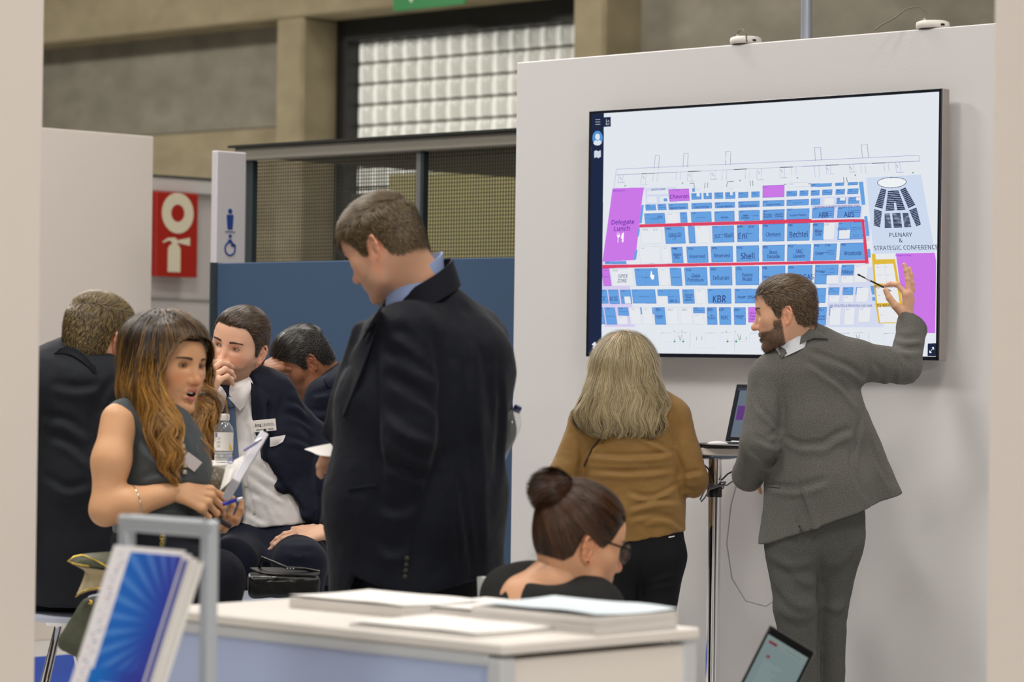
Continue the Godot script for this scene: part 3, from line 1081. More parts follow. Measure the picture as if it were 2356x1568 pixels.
func plan() -> void:
	var W0 := rgb8(228, 233, 240)
	var BL := rgb8(104, 162, 226)
	var PK := rgb8(204, 120, 232)
	var LV := rgb8(212, 218, 240)
	var RD := rgb8(222, 66, 100)
	var NV := rgb8(30, 40, 66)
	var INK := rgb8(26, 36, 104)
	var TIN := rgb8(60, 84, 150)
	var LN := rgb8(150, 160, 200)
	var GY := rgb8(206, 210, 222)
	var YL := rgb8(226, 186, 60)
	img = Image.create(2040, 1180, false, Image.FORMAT_RGBA8)
	img.fill(W0)
	HM = solve_h([Vector2(1361, 261.5), Vector2(2164, 211.5), Vector2(2152.5, 818), Vector2(1352.5, 811)])
	# outline of the building
	for b in [[1509, 1519, 357, 388], [1575, 1585, 352, 384], [1672, 1683, 348, 380], [1876, 1890, 339, 370], [1983, 1997, 333, 364]]:
		var sl := slant(b[0]) * 30.0
		seg(b[0], b[2] + 1, b[1], b[2], 0.7, LN)
		seg(b[0], b[2], b[0] - sl * -1.0, b[3], 0.7, rgb8(96, 92, 140))
		seg(b[1], b[2], b[1] - sl * -1.0, b[3], 0.7, rgb8(96, 92, 140))
	seg(1419, 389, 2115, 358, 0.8, LN)
	seg(2115, 358, 2118, 371, 0.8, LN)
	seg(1419, 389, 1413, 431, 0.8, LN)
	seg(1419, 402, 2118, 371, 0.7, rgb8(120, 128, 170))
	for k in 26:
		var x := 1425.0 + k * 26.5
		var y := 402.0 - (x - 1419) * 0.0443
		if k % 4 == 2:
			seg(x, y, x + 30, y - 1.2, 1.1, NV)
		if k % 3 != 1:
			var hgt := 18.0 + (k * 7 % 5) * 2.0
			seg(x, y, x + slant(x) * hgt, y + hgt, 0.6, LN)
			seg(x + 10, y, x + 10 + slant(x) * hgt, y + hgt, 0.6, LN)
			if k % 2 == 0:
				seg(x + slant(x) * hgt, y + hgt, x + 16 + slant(x) * hgt, y + hgt - 0.6, 0.7, LN)
				seg(x + 2, y + 5, x + 6, y + 12, 0.6, INK)
		if k % 5 == 0:
			fill([uvp(x + 12, y + 24), uvp(x + 16, y + 24), uvp(x + 14, y + 28)], rgb8(70, 160, 90))
	for b in [[1588, 422, 1598, 421], [1598, 421, 1599, 437], [1624, 420, 1622, 433], [1630, 420, 1629, 432], [1675, 418, 1690, 417], [1675, 418, 1673, 430], [1727, 415, 1728, 428], [1733, 415, 1734, 428], [1942, 408, 1943, 420], [1949, 408, 1951, 420], [1805, 424, 1811, 424], [1862, 423, 1868, 423]]:
		seg(b[0], b[1], b[2], b[3], 0.9, NV)
	# hall areas
	blk(1486, 1558, 431, 470, LV, false)
	blk(1490, 1512, 452, 467, W0, false)
	blk(1520, 1542, 452, 466, W0, false)
	blk(1490, 1555, 438, 446, W0, false)
	word("DIGITAL ZONE", 1516, 434, 4.0, INK, 32)
	blk(1868, 1985, 452, 508, LV, false)
	blk(1870, 2003, 512, 556, LV, false)
	blk(1905, 2040, 614, 752, LV, false)
	blk(1380, 1452, 604, 752, rgb8(216, 206, 240), false)
	# pink areas
	fill([uvp(1410, 433), uvp(1483, 431), uvp(1479, 452), uvp(1462, 598), uvp(1386, 602)], PK)
	word("DELEGATE", 1425, 437, 4.2, rgb8(110, 40, 190), 28)
	word("Delegate", 1434, 507, 10.5, rgb8(66, 10, 150), 52)
	word("Lunch", 1432, 522, 10.5, rgb8(66, 10, 150), 36)
	for k in 3:
		seg(1420.5 + k * 2.6, 535, 1420.0 + k * 2.6, 542, 0.9, Color.WHITE)
	seg(1423, 542, 1422, 558, 1.6, Color.WHITE)
	fill([uvp(1419.5, 541), uvp(1427.5, 541), uvp(1425, 546), uvp(1421, 546)], Color.WHITE)
	fill([uvp(1431, 538), uvp(1436, 534), uvp(1434.5, 557), uvp(1430.8, 557), uvp(1431.5, 549), uvp(1429, 548)], Color.WHITE)
	blk(1540, 1587, 434.5, 462.5, PK)
	word("Chevron", 1564, 449, 8.6, rgb8(50, 10, 130), 43)
	tiny(1555, 437, 18, INK)
	blk(1756, 1806, 426, 454, PK)
	tiny(1762, 430, 9, INK)
	fill([uvp(2061, 583), uvp(2150, 581), uvp(2153, 600), uvp(2150, 765), uvp(2085, 765)], PK)
	word("Delegate Lounge", 2078, 585.5, 3.4, rgb8(110, 40, 190), 36)
	blk(1386, 1404, 617, 658, PK)
	tiny(1396, 637, 13, TIN, 1)
	tiny(1396, 622, 9, TIN)
	blk(1722, 1750, 706, 741, PK)
	word("US LNG", 1735, 718, 4.4, INK, 20)
	word("Export", 1735, 725, 4.4, INK, 18)
	word("Lounge", 1735, 732, 4.4, INK, 20)
	# blue stands: [x0, x1, y0, y1, name, capital height, name's width]
	var st := [
		[1592, 1615, 444.5, 459, ""], [1620, 1639, 443.5, 458, ""], [1645, 1665, 442.5, 457, ""], [1670, 1693, 442, 457, ""], [1700, 1723, 442, 455, ""], [1730, 1749, 441, 454, ""],
		[1811, 1835, 439, 451.5, ""], [1841, 1861, 438, 450.5, ""], [1867, 1887, 437.5, 450, ""], [1893, 1916, 436, 449, ""], [1924, 1945, 435, 447.5, ""], [1951, 1976, 434, 446.5, ""],
		[1867, 1915, 422, 429.5, ""], [1923, 1943, 420.5, 427.5, ""], [1952, 1975, 419.5, 426, ""],
		[1486, 1510, 470.5, 484, ""], [1514, 1534, 469.5, 483, ""], [1539, 1584, 468, 482, "Egyptian Pavilion", 4.6, 36], [1592, 1639, 466.5, 480, "French Pavilion", 4.8, 34], [1646, 1692, 465, 478.5, "French Pavilion", 4.8, 34],
		[1700, 1749, 463, 477, "Italian Pavilion", 5.4, 39], [1756, 1806, 461, 474.5, "Singapore Pavilion", 4.0, 34], [1811, 1862, 459, 473, ""], [1867, 1888, 457, 471.5, ""], [1926, 1947, 455, 469, ""], [1953, 1978, 454, 468.5, ""],
		[1484, 1531, 490.5, 514.5, ""], [1566, 1582, 488, 512, ""], [1591, 1638, 487, 511, ""], [1645, 1691, 485.5, 509.5, "Wartsila", 4.6, 17], [1701, 1749, 484, 507.5, ""], [1756, 1806, 482, 506, ""], [1811, 1863, 480, 504.5, "Russian Pavilion", 4.8, 38],
		[1870, 1920, 477.5, 502, "ABB", 11.5, 22], [1928, 1981, 476, 500.5, "ABS", 11.5, 23],
		[1531, 1577, 521.5, 560.5, ""], [1585, 1600, 520, 559.5, ""], [1640, 1690, 519, 558, ""], [1697, 1747, 517, 556, ""], [1755, 1806, 515, 555, "Cheniere", 9.5, 33], [1812, 1864, 513.5, 554, "Bechtel", 13, 41], [1871, 1897, 512.5, 552.5, ""],
		[1929, 1987, 511, 550.5, ""],
		[1546, 1572, 568, 605, ""], [1581, 1630, 567, 604.5, "Reserved", 8, 35], [1637, 1687, 566, 603, "Reserved", 8, 35], [1695, 1747, 565, 602, "Shell", 14, 31], [1755, 1806, 563.5, 601, ""], [1812, 1866, 562, 600.5, ""], [1872, 1925, 560.5, 599, ""], [1933, 1992, 558.5, 597.5, "Woodside", 9, 40],
		[1493, 1518, 586, 606, ""],
		[1462, 1515, 617.5, 657.5, ""], [1543, 1569, 616, 657.5, ""], [1576, 1628, 615, 656.5, ""], [1634, 1685, 613.5, 656, "Tellurian", 9.5, 38], [1693, 1747, 612, 655.5, ""], [1754, 1807, 611, 655, "Venture Global", 7.5, 48], [1813, 1869, 610, 654, "NOVOGAS", 11.5, 62],
		[1875, 1928, 608.5, 653.5, ""], [1936, 1965, 609, 633, "Nikkiso", 8, 24],
		[1379, 1398, 666.5, 698.5, "CC", 9, 12], [1401, 1424, 666.5, 699, "ICG", 9.5, 18], [1428, 1453, 666.5, 698.5, ""], [1455, 1509, 665.5, 698, ""], [1514, 1564, 665.5, 698, ""], [1571, 1598, 665.5, 698, ""], [1629, 1683, 664, 698, "KBR", 16, 30], [1691, 1747, 664, 697.5, ""],
		[1753, 1870, 663, 697, ""], [1876, 1900, 662, 696.5, ""], [1906, 1931, 661, 678, ""], [1939, 1963, 660.5, 678, ""], [1969, 1984, 660, 677.5, ""],
		[1370, 1390, 707, 746, ""], [1393, 1417, 707, 746.5, ""], [1422, 1446, 707, 726, ""], [1463, 1477, 707, 723, ""], [1492, 1504, 707, 723, ""], [1506, 1531, 706.5, 746.5, ""], [1595, 1622, 706.5, 720, ""], [1627, 1650, 706.5, 746.5, ""],
		[1655, 1682, 706.5, 746.5, "FERC", 8, 17], [1689, 1716, 706.5, 746.5, ""], [1862, 1870, 706, 746, ""], [1877, 1901, 706, 748, ""], [1908, 1914, 706, 726, ""],
		[1392, 1441, 601, 607, ""], [1594, 1602, 433, 441, ""], [1528, 1536, 456, 463, ""]]
	for s in st:
		blk(s[0], s[1], s[2], s[3], BL)
		if s[1] - s[0] > 15:
			tiny(s[0] + 7, s[2] + 3.4, 8, INK)
		if s[4] != "":
			word(s[4], (s[0] + s[1]) / 2, (s[2] + s[3]) / 2 + 1.0, s[5], INK, s[6])
		elif s[1] - s[0] > 15 and s[3] - s[2] > 9:
			tiny((s[0] + s[1]) / 2, (s[2] + s[3]) / 2 + 1, minf(s[1] - s[0] - 6, 22), TIN, 1)
	# the strips of stands along the edges of the hall
	fill([uvp(1977, 419), uvp(1987, 418), uvp(1992, 471), uvp(1984, 472)], BL)
	fill([uvp(1989, 498), uvp(1996, 497), uvp(2001, 542), uvp(1993, 543)], BL)
	fill([uvp(1995, 573), uvp(2002, 572), uvp(2004, 592), uvp(1997, 593)], BL)
	fill([uvp(2002, 657), uvp(2012, 657), uvp(2013, 677), uvp(2006, 677)], BL)
	fill([uvp(2006, 683), uvp(2013, 683), uvp(2014, 691), uvp(2007, 691)], BL)
	fill([uvp(1477, 472), uvp(1482, 471), uvp(1477, 513), uvp(1471, 515)], BL)
	fill([uvp(1470, 524), uvp(1474, 523), uvp(1470, 544), uvp(1466, 544)], BL)
	fill([uvp(1462, 575), uvp(1467, 574), uvp(1464, 597), uvp(1458, 597)], BL)
	# white bays cut from the blue
	for b in [[1604, 1611, 444, 452], [1626, 1631, 443, 451], [1681, 1687, 441, 449], [1934, 1946, 455, 461.5], [1971, 1979, 454, 461], [1898, 1919, 456, 471], [1931, 1956, 529, 549.5], [1896, 1920, 511, 550], [1902, 1929, 633, 653], [1437, 1451, 682, 698], [1514, 1537, 681, 698]]:
		blk(b[0], b[1], b[2], b[3], rgb8(232, 234, 238), false)
	# empty stands: pale outlines with numbers
	for b in [[1474, 1523, 523, 561], [1602, 1634, 520, 559], [1472, 1520, 567, 606], [1523, 1543, 567, 606], [1406, 1458, 618, 658], [1518, 1541, 617, 657], [1601, 1625, 665, 698], [1449, 1475, 707, 746], [1478, 1502, 707, 746], [1534, 1560, 707, 746], [1565, 1593, 707, 746], [1596, 1620, 722, 746], [1420, 1444, 727, 746], [1966, 1996, 609, 650], [1936, 1964, 634, 651], [1908, 1932, 679, 696], [1940, 1964, 679, 695], [1970, 1998, 661, 694], [1909, 1934, 707, 748], [1942, 1966, 707, 747], [1974, 2002, 706, 741], [1535, 1563, 489, 513], [1815, 1862, 420, 430], [1600, 1622, 432, 441], [1676, 1722, 431, 440]]:
		blk(b[0], b[1], b[2], b[3], GY, false)
		blk(b[0] + 0.7, b[1] - 0.7, b[2] + 0.7, b[3] - 0.7, rgb8(231, 234, 239), false)
		tiny(b[0] + 8, b[2] + 4, 8, LN)
	# names in two or more lines, and stand numbers that can be read
	for t in [["GPEX", 1434, 632, 8, 21], ["ZONE", 1432, 643, 8, 21], ["JGC", 1652, 540, 8.5, 16], ["Gail", 1677, 538, 9.5, 18], ["Eni", 1710, 538, 13, 20], ["Qatar", 1602, 631, 8, 20], ["Petroleum", 1601, 641, 8, 37], ["Exxon", 1720, 629, 8, 23], ["Mobil", 1720, 639, 8, 21],
		["Next", 1780, 577, 8, 17], ["Decade", 1780, 587, 8, 29], ["SNC", 1840, 575, 8, 17], ["Lavalin", 1839, 586, 8, 27], ["Mitsui", 1884, 529, 6.5, 16], ["OSK", 1884, 537, 6.5, 14], ["Uniper", 1886, 580, 7, 19], ["Protego", 1888, 622, 5.5, 20], ["Nigeria", 1559, 583, 6, 18], ["LNG", 1558, 590, 6, 12],
		["Freeport LNG", 1554, 536, 4.5, 29], ["Development", 1554, 541.5, 4.5, 29], ["L.P.", 1553, 547.5, 4.5, 8], ["DNV GL", 1550, 690, 6, 19], ["Samsung", 1585, 676, 4.6, 18], ["Heavy", 1585, 682, 4.6, 12], ["Industries", 1585, 688, 4.6, 18], ["Kiewit", 1706, 681, 6, 17], ["DSME", 1734, 681, 7, 22],
		["Air", 1638, 724, 4.6, 6], ["Products", 1638, 730, 4.6, 17], ["Canadian", 1518, 725, 3.6, 14], ["Pavilion", 1518, 729.5, 3.6, 13], ["Department", 1702, 725, 3.6, 18], ["of Energy", 1702, 729.5, 3.6, 14], ["German", 1889, 725, 5, 17], ["Pavilion", 1889, 731.5, 5, 17], ["Italian", 1716, 494, 4.6, 13], ["Pavilion", 1716, 499.5, 4.6, 18],
		["Russian", 1768, 491.5, 4.6, 17], ["Pavilion", 1768, 497, 4.6, 18], ["Russian", 1794, 490.5, 4.6, 17], ["Pavilion", 1794, 496, 4.6, 18], ["EEW", 1519, 497, 5, 11], ["Woodfibre", 1742, 495, 3.0, 11]]:
		word(t[0], t[1], t[2], t[3], INK, t[4])
	for t in [["Q200", 1539, 525], ["K200", 1704, 520], ["K230", 1730, 520], ["I200", 1762, 519], ["G200", 1819, 517], ["E200", 1877, 516], ["E230", 1902, 515], ["Q180", 1553, 571], ["O150", 1590, 571], ["M150", 1645, 570], ["K150", 1703, 569], ["I150", 1761, 568], ["G150", 1820, 565], ["E150", 1880, 564], ["E180", 1905, 563], ["C150", 1940, 562],
		["O100", 1585, 620], ["M100", 1643, 618.5], ["K100", 1701, 617.5], ["I100", 1760, 616], ["G100", 1821, 614.5], ["Q01", 1515, 711.5], ["M01", 1635, 711.5], ["L01", 1661, 711.5], ["K01", 1696, 711.5], ["E01", 1889, 711.5], ["P01", 1543, 711.5], ["O01", 1575, 711.5], ["S200", 1486, 527], ["S230", 1509, 527], ["U100", 1416, 621]]:
		word(t[0], t[1], t[2], 4.2, INK if t[0] != "E230" and t[0] != "P01" and t[0] != "O01" and t[0] != "S200" and t[0] != "S230" and t[0] != "U100" else rgb8(140, 146, 166), 11.5)
	for b in [[1665, 519, 1663, 558], [1722, 517, 1721, 556], [1666, 486, 1665, 509], [1733, 484, 1733, 507], [1782, 482, 1782, 506], [1899, 478, 1899, 501], [1954, 477, 1955, 500], [1899, 561, 1900, 599], [1901, 609, 1902, 632], [1957, 511, 1958, 550], [1719, 664, 1719, 697], [1488, 617, 1486, 657], [1462, 637, 1512, 636], [1507, 491, 1505, 514], [1482, 503, 1530, 502], [1875, 632, 1900, 632], [1904, 661, 1918, 661], [1455, 681, 1508, 681], [1539, 666, 1537, 698], [1538, 681, 1563, 681]]:
		seg(b[0], b[1], b[2], b[3], 0.5, rgb8(78, 130, 200))
	tiny(1938, 525, 22, TIN, 2)
	tiny(1972, 523, 24, TIN, 2)
	tiny(1970, 539, 14, TIN, 2)
	tiny(1912, 576, 16, TIN, 3)
	tiny(1914, 618, 14, TIN, 3)
	tiny(1909, 487, 14, TIN, 3)
	tiny(1968, 485, 20, TIN, 2)
	word("SHIPPING & MARINE ENGINEERING ZONE", 1927, 473.5, 4.2, rgb8(70, 50, 120), 104)
	word("LNG FACILITIES & INFRASTRUCTURE ZONE", 1957, 701, 4.8, rgb8(60, 66, 130), 98)
	# the red route
	fill([uvp(1472, 516), uvp(1868, 503.5), uvp(1868, 506.5), uvp(1988, 504), uvp(1991, 510), uvp(1868, 512.5), uvp(1471, 523)], RD)
	fill([uvp(1983, 505), uvp(1988.5, 505), uvp(1999, 606), uvp(1991, 606)], RD)
	fill([uvp(1386, 609.5), uvp(1690, 604), uvp(1998, 598), uvp(1999, 605), uvp(1690, 610.5), uvp(1386, 617)], RD)
	# plenary hall
	fill([uvp(1994, 409), uvp(2120, 402), uvp(2150, 578), uvp(2010, 584)], rgb8(206, 219, 240))
	for r in [[0.0, rgb8(52, 52, 76)], [1.2, rgb8(240, 243, 247)]]:
		var el := []
		for k in 40:
			var t := TAU * k / 40
			var ex: float = 33.5 - r[0]
			var dy: float = 14.0 - r[0]
			var yy: float = sin(t) * dy if sin(t) > 0.0 else sin(t) * (dy - 3.0)
			el.append(uvp(2053.0 + cos(t) * ex * (1.0 if sin(t) < 0.3 else 1.0), 419.0 + yy - cos(t) * 1.0))
		fill(el, r[1])
	for b in [[2028, 433.5, 2040, 437, 2031, 481, 2013, 476], [2044, 439.5, 2068, 438, 2084, 483.5, 2038, 486], [2072, 437, 2084, 431.5, 2107, 472, 2091, 480], [2012, 481, 2030, 486.5, 2025, 523.5, 2011, 519], [2036, 491.5, 2048, 491, 2052, 524.5, 2036, 525], [2053, 491, 2072, 490, 2076, 524, 2057, 524.5], [2077, 490.5, 2090, 490, 2097, 522.5, 2081, 523.5], [2092, 484, 2109, 478, 2119, 517, 2109, 521.5]]:
		var n := 11
		for k in n:
			var t0 := float(k) / n
			var t1 := (k + 0.78) / n
			var tl := Vector2(b[0], b[1])
			var tr := Vector2(b[2], b[3])
			var br := Vector2(b[4], b[5])
			var bl := Vector2(b[6], b[7])
			var q := [tl.lerp(bl, t0), tr.lerp(br, t0), tr.lerp(br, t1), tl.lerp(bl, t1)]
			fill([uvp(q[0].x, q[0].y), uvp(q[1].x, q[1].y), uvp(q[2].x, q[2].y), uvp(q[3].x, q[3].y)], rgb8(40, 50, 82))
	fill([uvp(2057, 466), uvp(2062, 466), uvp(2065, 485), uvp(2059, 486)], rgb8(206, 219, 240))
	word("PLENARY", 2072, 537, 9.5, rgb8(30, 36, 62), 52)
	word("&", 2072, 550, 9.0, rgb8(30, 36, 62), 8)
	word("STRATEGIC CONFERENCE", 2083, 566, 10.0, rgb8(40, 46, 70), 146)
	# yellow meeting space
	fill([uvp(2006, 584), uvp(2014, 584), uvp(2015, 597), uvp(2059, 596), uvp(2076, 700), uvp(2090, 742), uvp(2021, 743), uvp(2014, 700)], YL)
	fill([uvp(2012, 608), uvp(2055, 606), uvp(2070, 700), uvp(2084, 740), uvp(2024, 741), uvp(2017, 690)], rgb8(233, 235, 238))
	blk(2016, 2058, 583, 596, rgb8(233, 235, 238), false)
	seg(2034, 607, 2046, 700, 0.5, GY)
	seg(2013, 632, 2062, 630, 0.5, GY)
	fill([uvp(2014, 652), uvp(2066, 651), uvp(2068, 658.5), uvp(2015, 660)], YL)
	fill([uvp(2015, 697), uvp(2080, 695), uvp(2082, 703), uvp(2016, 705)], YL)
	word("ADDITIONAL SPACE", 2044, 656, 6.4, rgb8(70, 40, 60), 66)
	word("TO MEET YOU", 2044, 700, 7.0, rgb8(70, 50, 30), 58)
	for b in [[2020, 615], [2038, 614], [2022, 634], [2042, 633], [2021, 663], [2022, 679], [2026, 705], [2050, 704], [2028, 724]]:
		tiny(b[0], b[1], 5, LN)
	# lower building outlines and arrows
	for k in 22:
		var x := 1385.0 + k * 34.0
		var y := 764.0 + (k * 5 % 3)
		var hg := 20.0 + (k * 7 % 4) * 8.0
		seg(x, y, x + slant(x) * hg, y + hg, 0.5, GY if k % 3 else LN)
		if k % 3 != 0:
			seg(x, y, x + 26, y - 0.4, 0.5, LN)
		if k % 4 == 1:
			seg(x + 6, y + 4, x + 10, y + 18, 0.7, rgb8(70, 70, 90))
			seg(x + 10, y + 18, x + 14, y + 4, 0.7, rgb8(70, 70, 90))
		if k % 2 == 0:
			seg(x + 4, y + hg, x + 60, y + hg - 0.5, 0.5, GY)
	for x in [1552, 1572, 1674, 1694]:
		seg(x, 779, x - 0.4, 786, 0.9, rgb8(50, 150, 90))
		fill([uvp(x - 3, 784), uvp(x + 3, 784), uvp(x, 788)], rgb8(50, 150, 90))
	for x in [1603, 1615, 1704, 1717]:
		seg(x, 774, x - 0.4, 782, 0.9, rgb8(50, 150, 90))
	for x in [1550, 1568, 1670, 1690]:
		seg(x, 760, x + 3, 764, 0.8, rgb8(90, 150, 100))
	# pointer hand over the plan
	fill([uvp(1498, 624), uvp(1500, 624), uvp(1501, 632), uvp(1506, 633), uvp(1505, 641), uvp(1502, 644), uvp(1498, 640), uvp(1496, 636)], Color.WHITE)
	# side bar of the program
	fill([uvp(1355, 255), uvp(1390.5, 255), uvp(1383, 815), uvp(1348, 815)], rgb8(26, 38, 66))
	fill([uvp(1390, 269), uvp(1406, 268), uvp(1406, 290), uvp(1390, 291)], rgb8(26, 38, 66))
	for k in 3:
		seg(1370.5, 274.5 + k * 5.6, 1382, 273.8 + k * 5.6, 1.1, rgb8(226, 232, 240))
	seg(1396, 273, 1396, 286, 0.9, rgb8(226, 232, 240))
	fill([uvp(1394, 284), uvp(1398, 284), uvp(1396, 287)], rgb8(226, 232, 240))
	word("A", 1401, 276, 5, rgb8(226, 232, 240), 5)
	word("Z", 1401, 283, 5, rgb8(226, 232, 240), 5)
	for r in [[12.0, 17.0, 0.0, rgb8(84, 146, 208)], [5.6, 7.4, -3.0, rgb8(222, 230, 240)]]:
		var el := []
		for k in 32:
			el.append(uvp(1375.5 + cos(TAU * k / 32) * r[0], 317.0 + r[2] + sin(TAU * k / 32) * r[1]))
		fill(el, r[3])
	fill([uvp(1365.5, 329), uvp(1368, 323.5), uvp(1372, 321.5), uvp(1375, 324), uvp(1379, 321), uvp(1383, 323), uvp(1385, 328), uvp(1381, 333), uvp(1375, 334), uvp(1369, 333)], rgb8(222, 230, 240))
	fill([uvp(1367.5, 347), uvp(1372.5, 345), uvp(1377, 347.5), uvp(1383, 344.5), uvp(1383, 360), uvp(1377.5, 363.5), uvp(1372.5, 361), uvp(1367.5, 363.5)], rgb8(206, 216, 228))
	seg(1360.5, 337, 1359.5, 372, 0.8, rgb8(70, 120, 190))
	fill([uvp(1361, 792), uvp(1368, 786), uvp(1374, 793), uvp(1367, 798)], rgb8(226, 232, 240))
	fill([uvp(1362, 799), uvp(1368, 794), uvp(1374, 800), uvp(1367, 805)], rgb8(206, 212, 226))
	fill([uvp(2133, 789), uvp(2153, 788), uvp(2153, 819), uvp(2132, 818)], rgb8(26, 38, 66))
	seg(2137.5, 809, 2145.5, 799, 0.9, Color.WHITE)
	fill([uvp(2147, 796.5), uvp(2141.5, 798), uvp(2147, 803.5)], Color.WHITE)
	fill([uvp(2136.5, 811), uvp(2136.5, 804.5), uvp(2142, 810)], Color.WHITE)

func display() -> void:
	plan()
	var q := []
	for c in [[1357.0, 254.5], [2170.4, 203.5], [2158.5, 829.0], [1348.0, 820.5]]:
		var p := on_plane(c[0], c[1], W(0, 0, 0), -B)
		q.append(Vector2((p - W(0, 0, 0)).dot(A), p.y))
	var a0: float = (q[0].x + q[3].x) / 2
	var a1: float = (q[1].x + q[2].x) / 2
	var y1: float = (q[0].y + q[1].y) / 2
	var y0: float = (q[2].y + q[3].y) / 2
	var tv := thing("television", W((a0 + a1) / 2, y0, 0.045), "large flat wall display showing an exhibition floor plan", "screen")
	var dep := 0.04
	var wd := a1 - a0
	var ht := y1 - y0
	obj("casing", boxmb(W((a0 + a1) / 2, (y0 + y1) / 2, dep / 2 + 0.002), Vector3(wd, ht, dep), BB, 0.003), mat(rgb8(168, 160, 156), 0.4, 0.5), tv)
	var bz := 0.0125
	var fr := MB.new()
	for e in [[(a0 + a1) / 2, y1 - bz / 2, wd, bz], [(a0 + a1) / 2, y0 + bz * 0.65, wd, bz * 1.3], [a0 + bz / 2, (y0 + y1) / 2, bz, ht], [a1 - bz / 2, (y0 + y1) / 2, bz, ht]]:
		fr.box(W(e[0], e[1], 0.0), Vector3(e[2] - 0.002, e[3] - 0.002, 0.008), BB, 0.0015)
	obj("bezel", fr, mat(rgb8(20, 26, 38), 0.3), tv)
	var s := MB.new()
	var x0 := a0 + bz * 0.8
	var x1 := a1 - bz * 0.8
	var b0 := y0 + bz * 1.2
	var b1 := y1 - bz * 0.9
	s.face([W(x0, b1, -0.001), W(x1, b1, -0.001), W(x1, b0, -0.001), W(x0, b0, -0.001)], -B, [Vector2(0, 0), Vector2(1, 0), Vector2(1, 1), Vector2(0, 1)])
	var m := mat(rgb8(8, 8, 10), 0.22)
	m.emission_enabled = true
	m.emission = Color.BLACK
	img.generate_mipmaps()
	m.emission_texture = ImageTexture.create_from_image(img)
	m.emission_energy_multiplier = 0.98
	m.texture_repeat = false
	obj("screen", s, m, tv)
	var br := MB.new()
	br.box(W((a0 + a1) / 2, (y0 + y1) / 2, 0.066), Vector3(0.5, 0.4, 0.048), BB, 0.004)
	obj("wall_bracket", br, M.dark, tv)

# ================================================================ people
const EARS := [[-0.009, 0.0], [-0.0105, 0.014], [-0.006, 0.025], [0.003, 0.030], [0.013, 0.027], [0.019, 0.017], [0.0195, 0.003], [0.015, -0.012], [0.008, -0.023], [0.0, -0.030]]
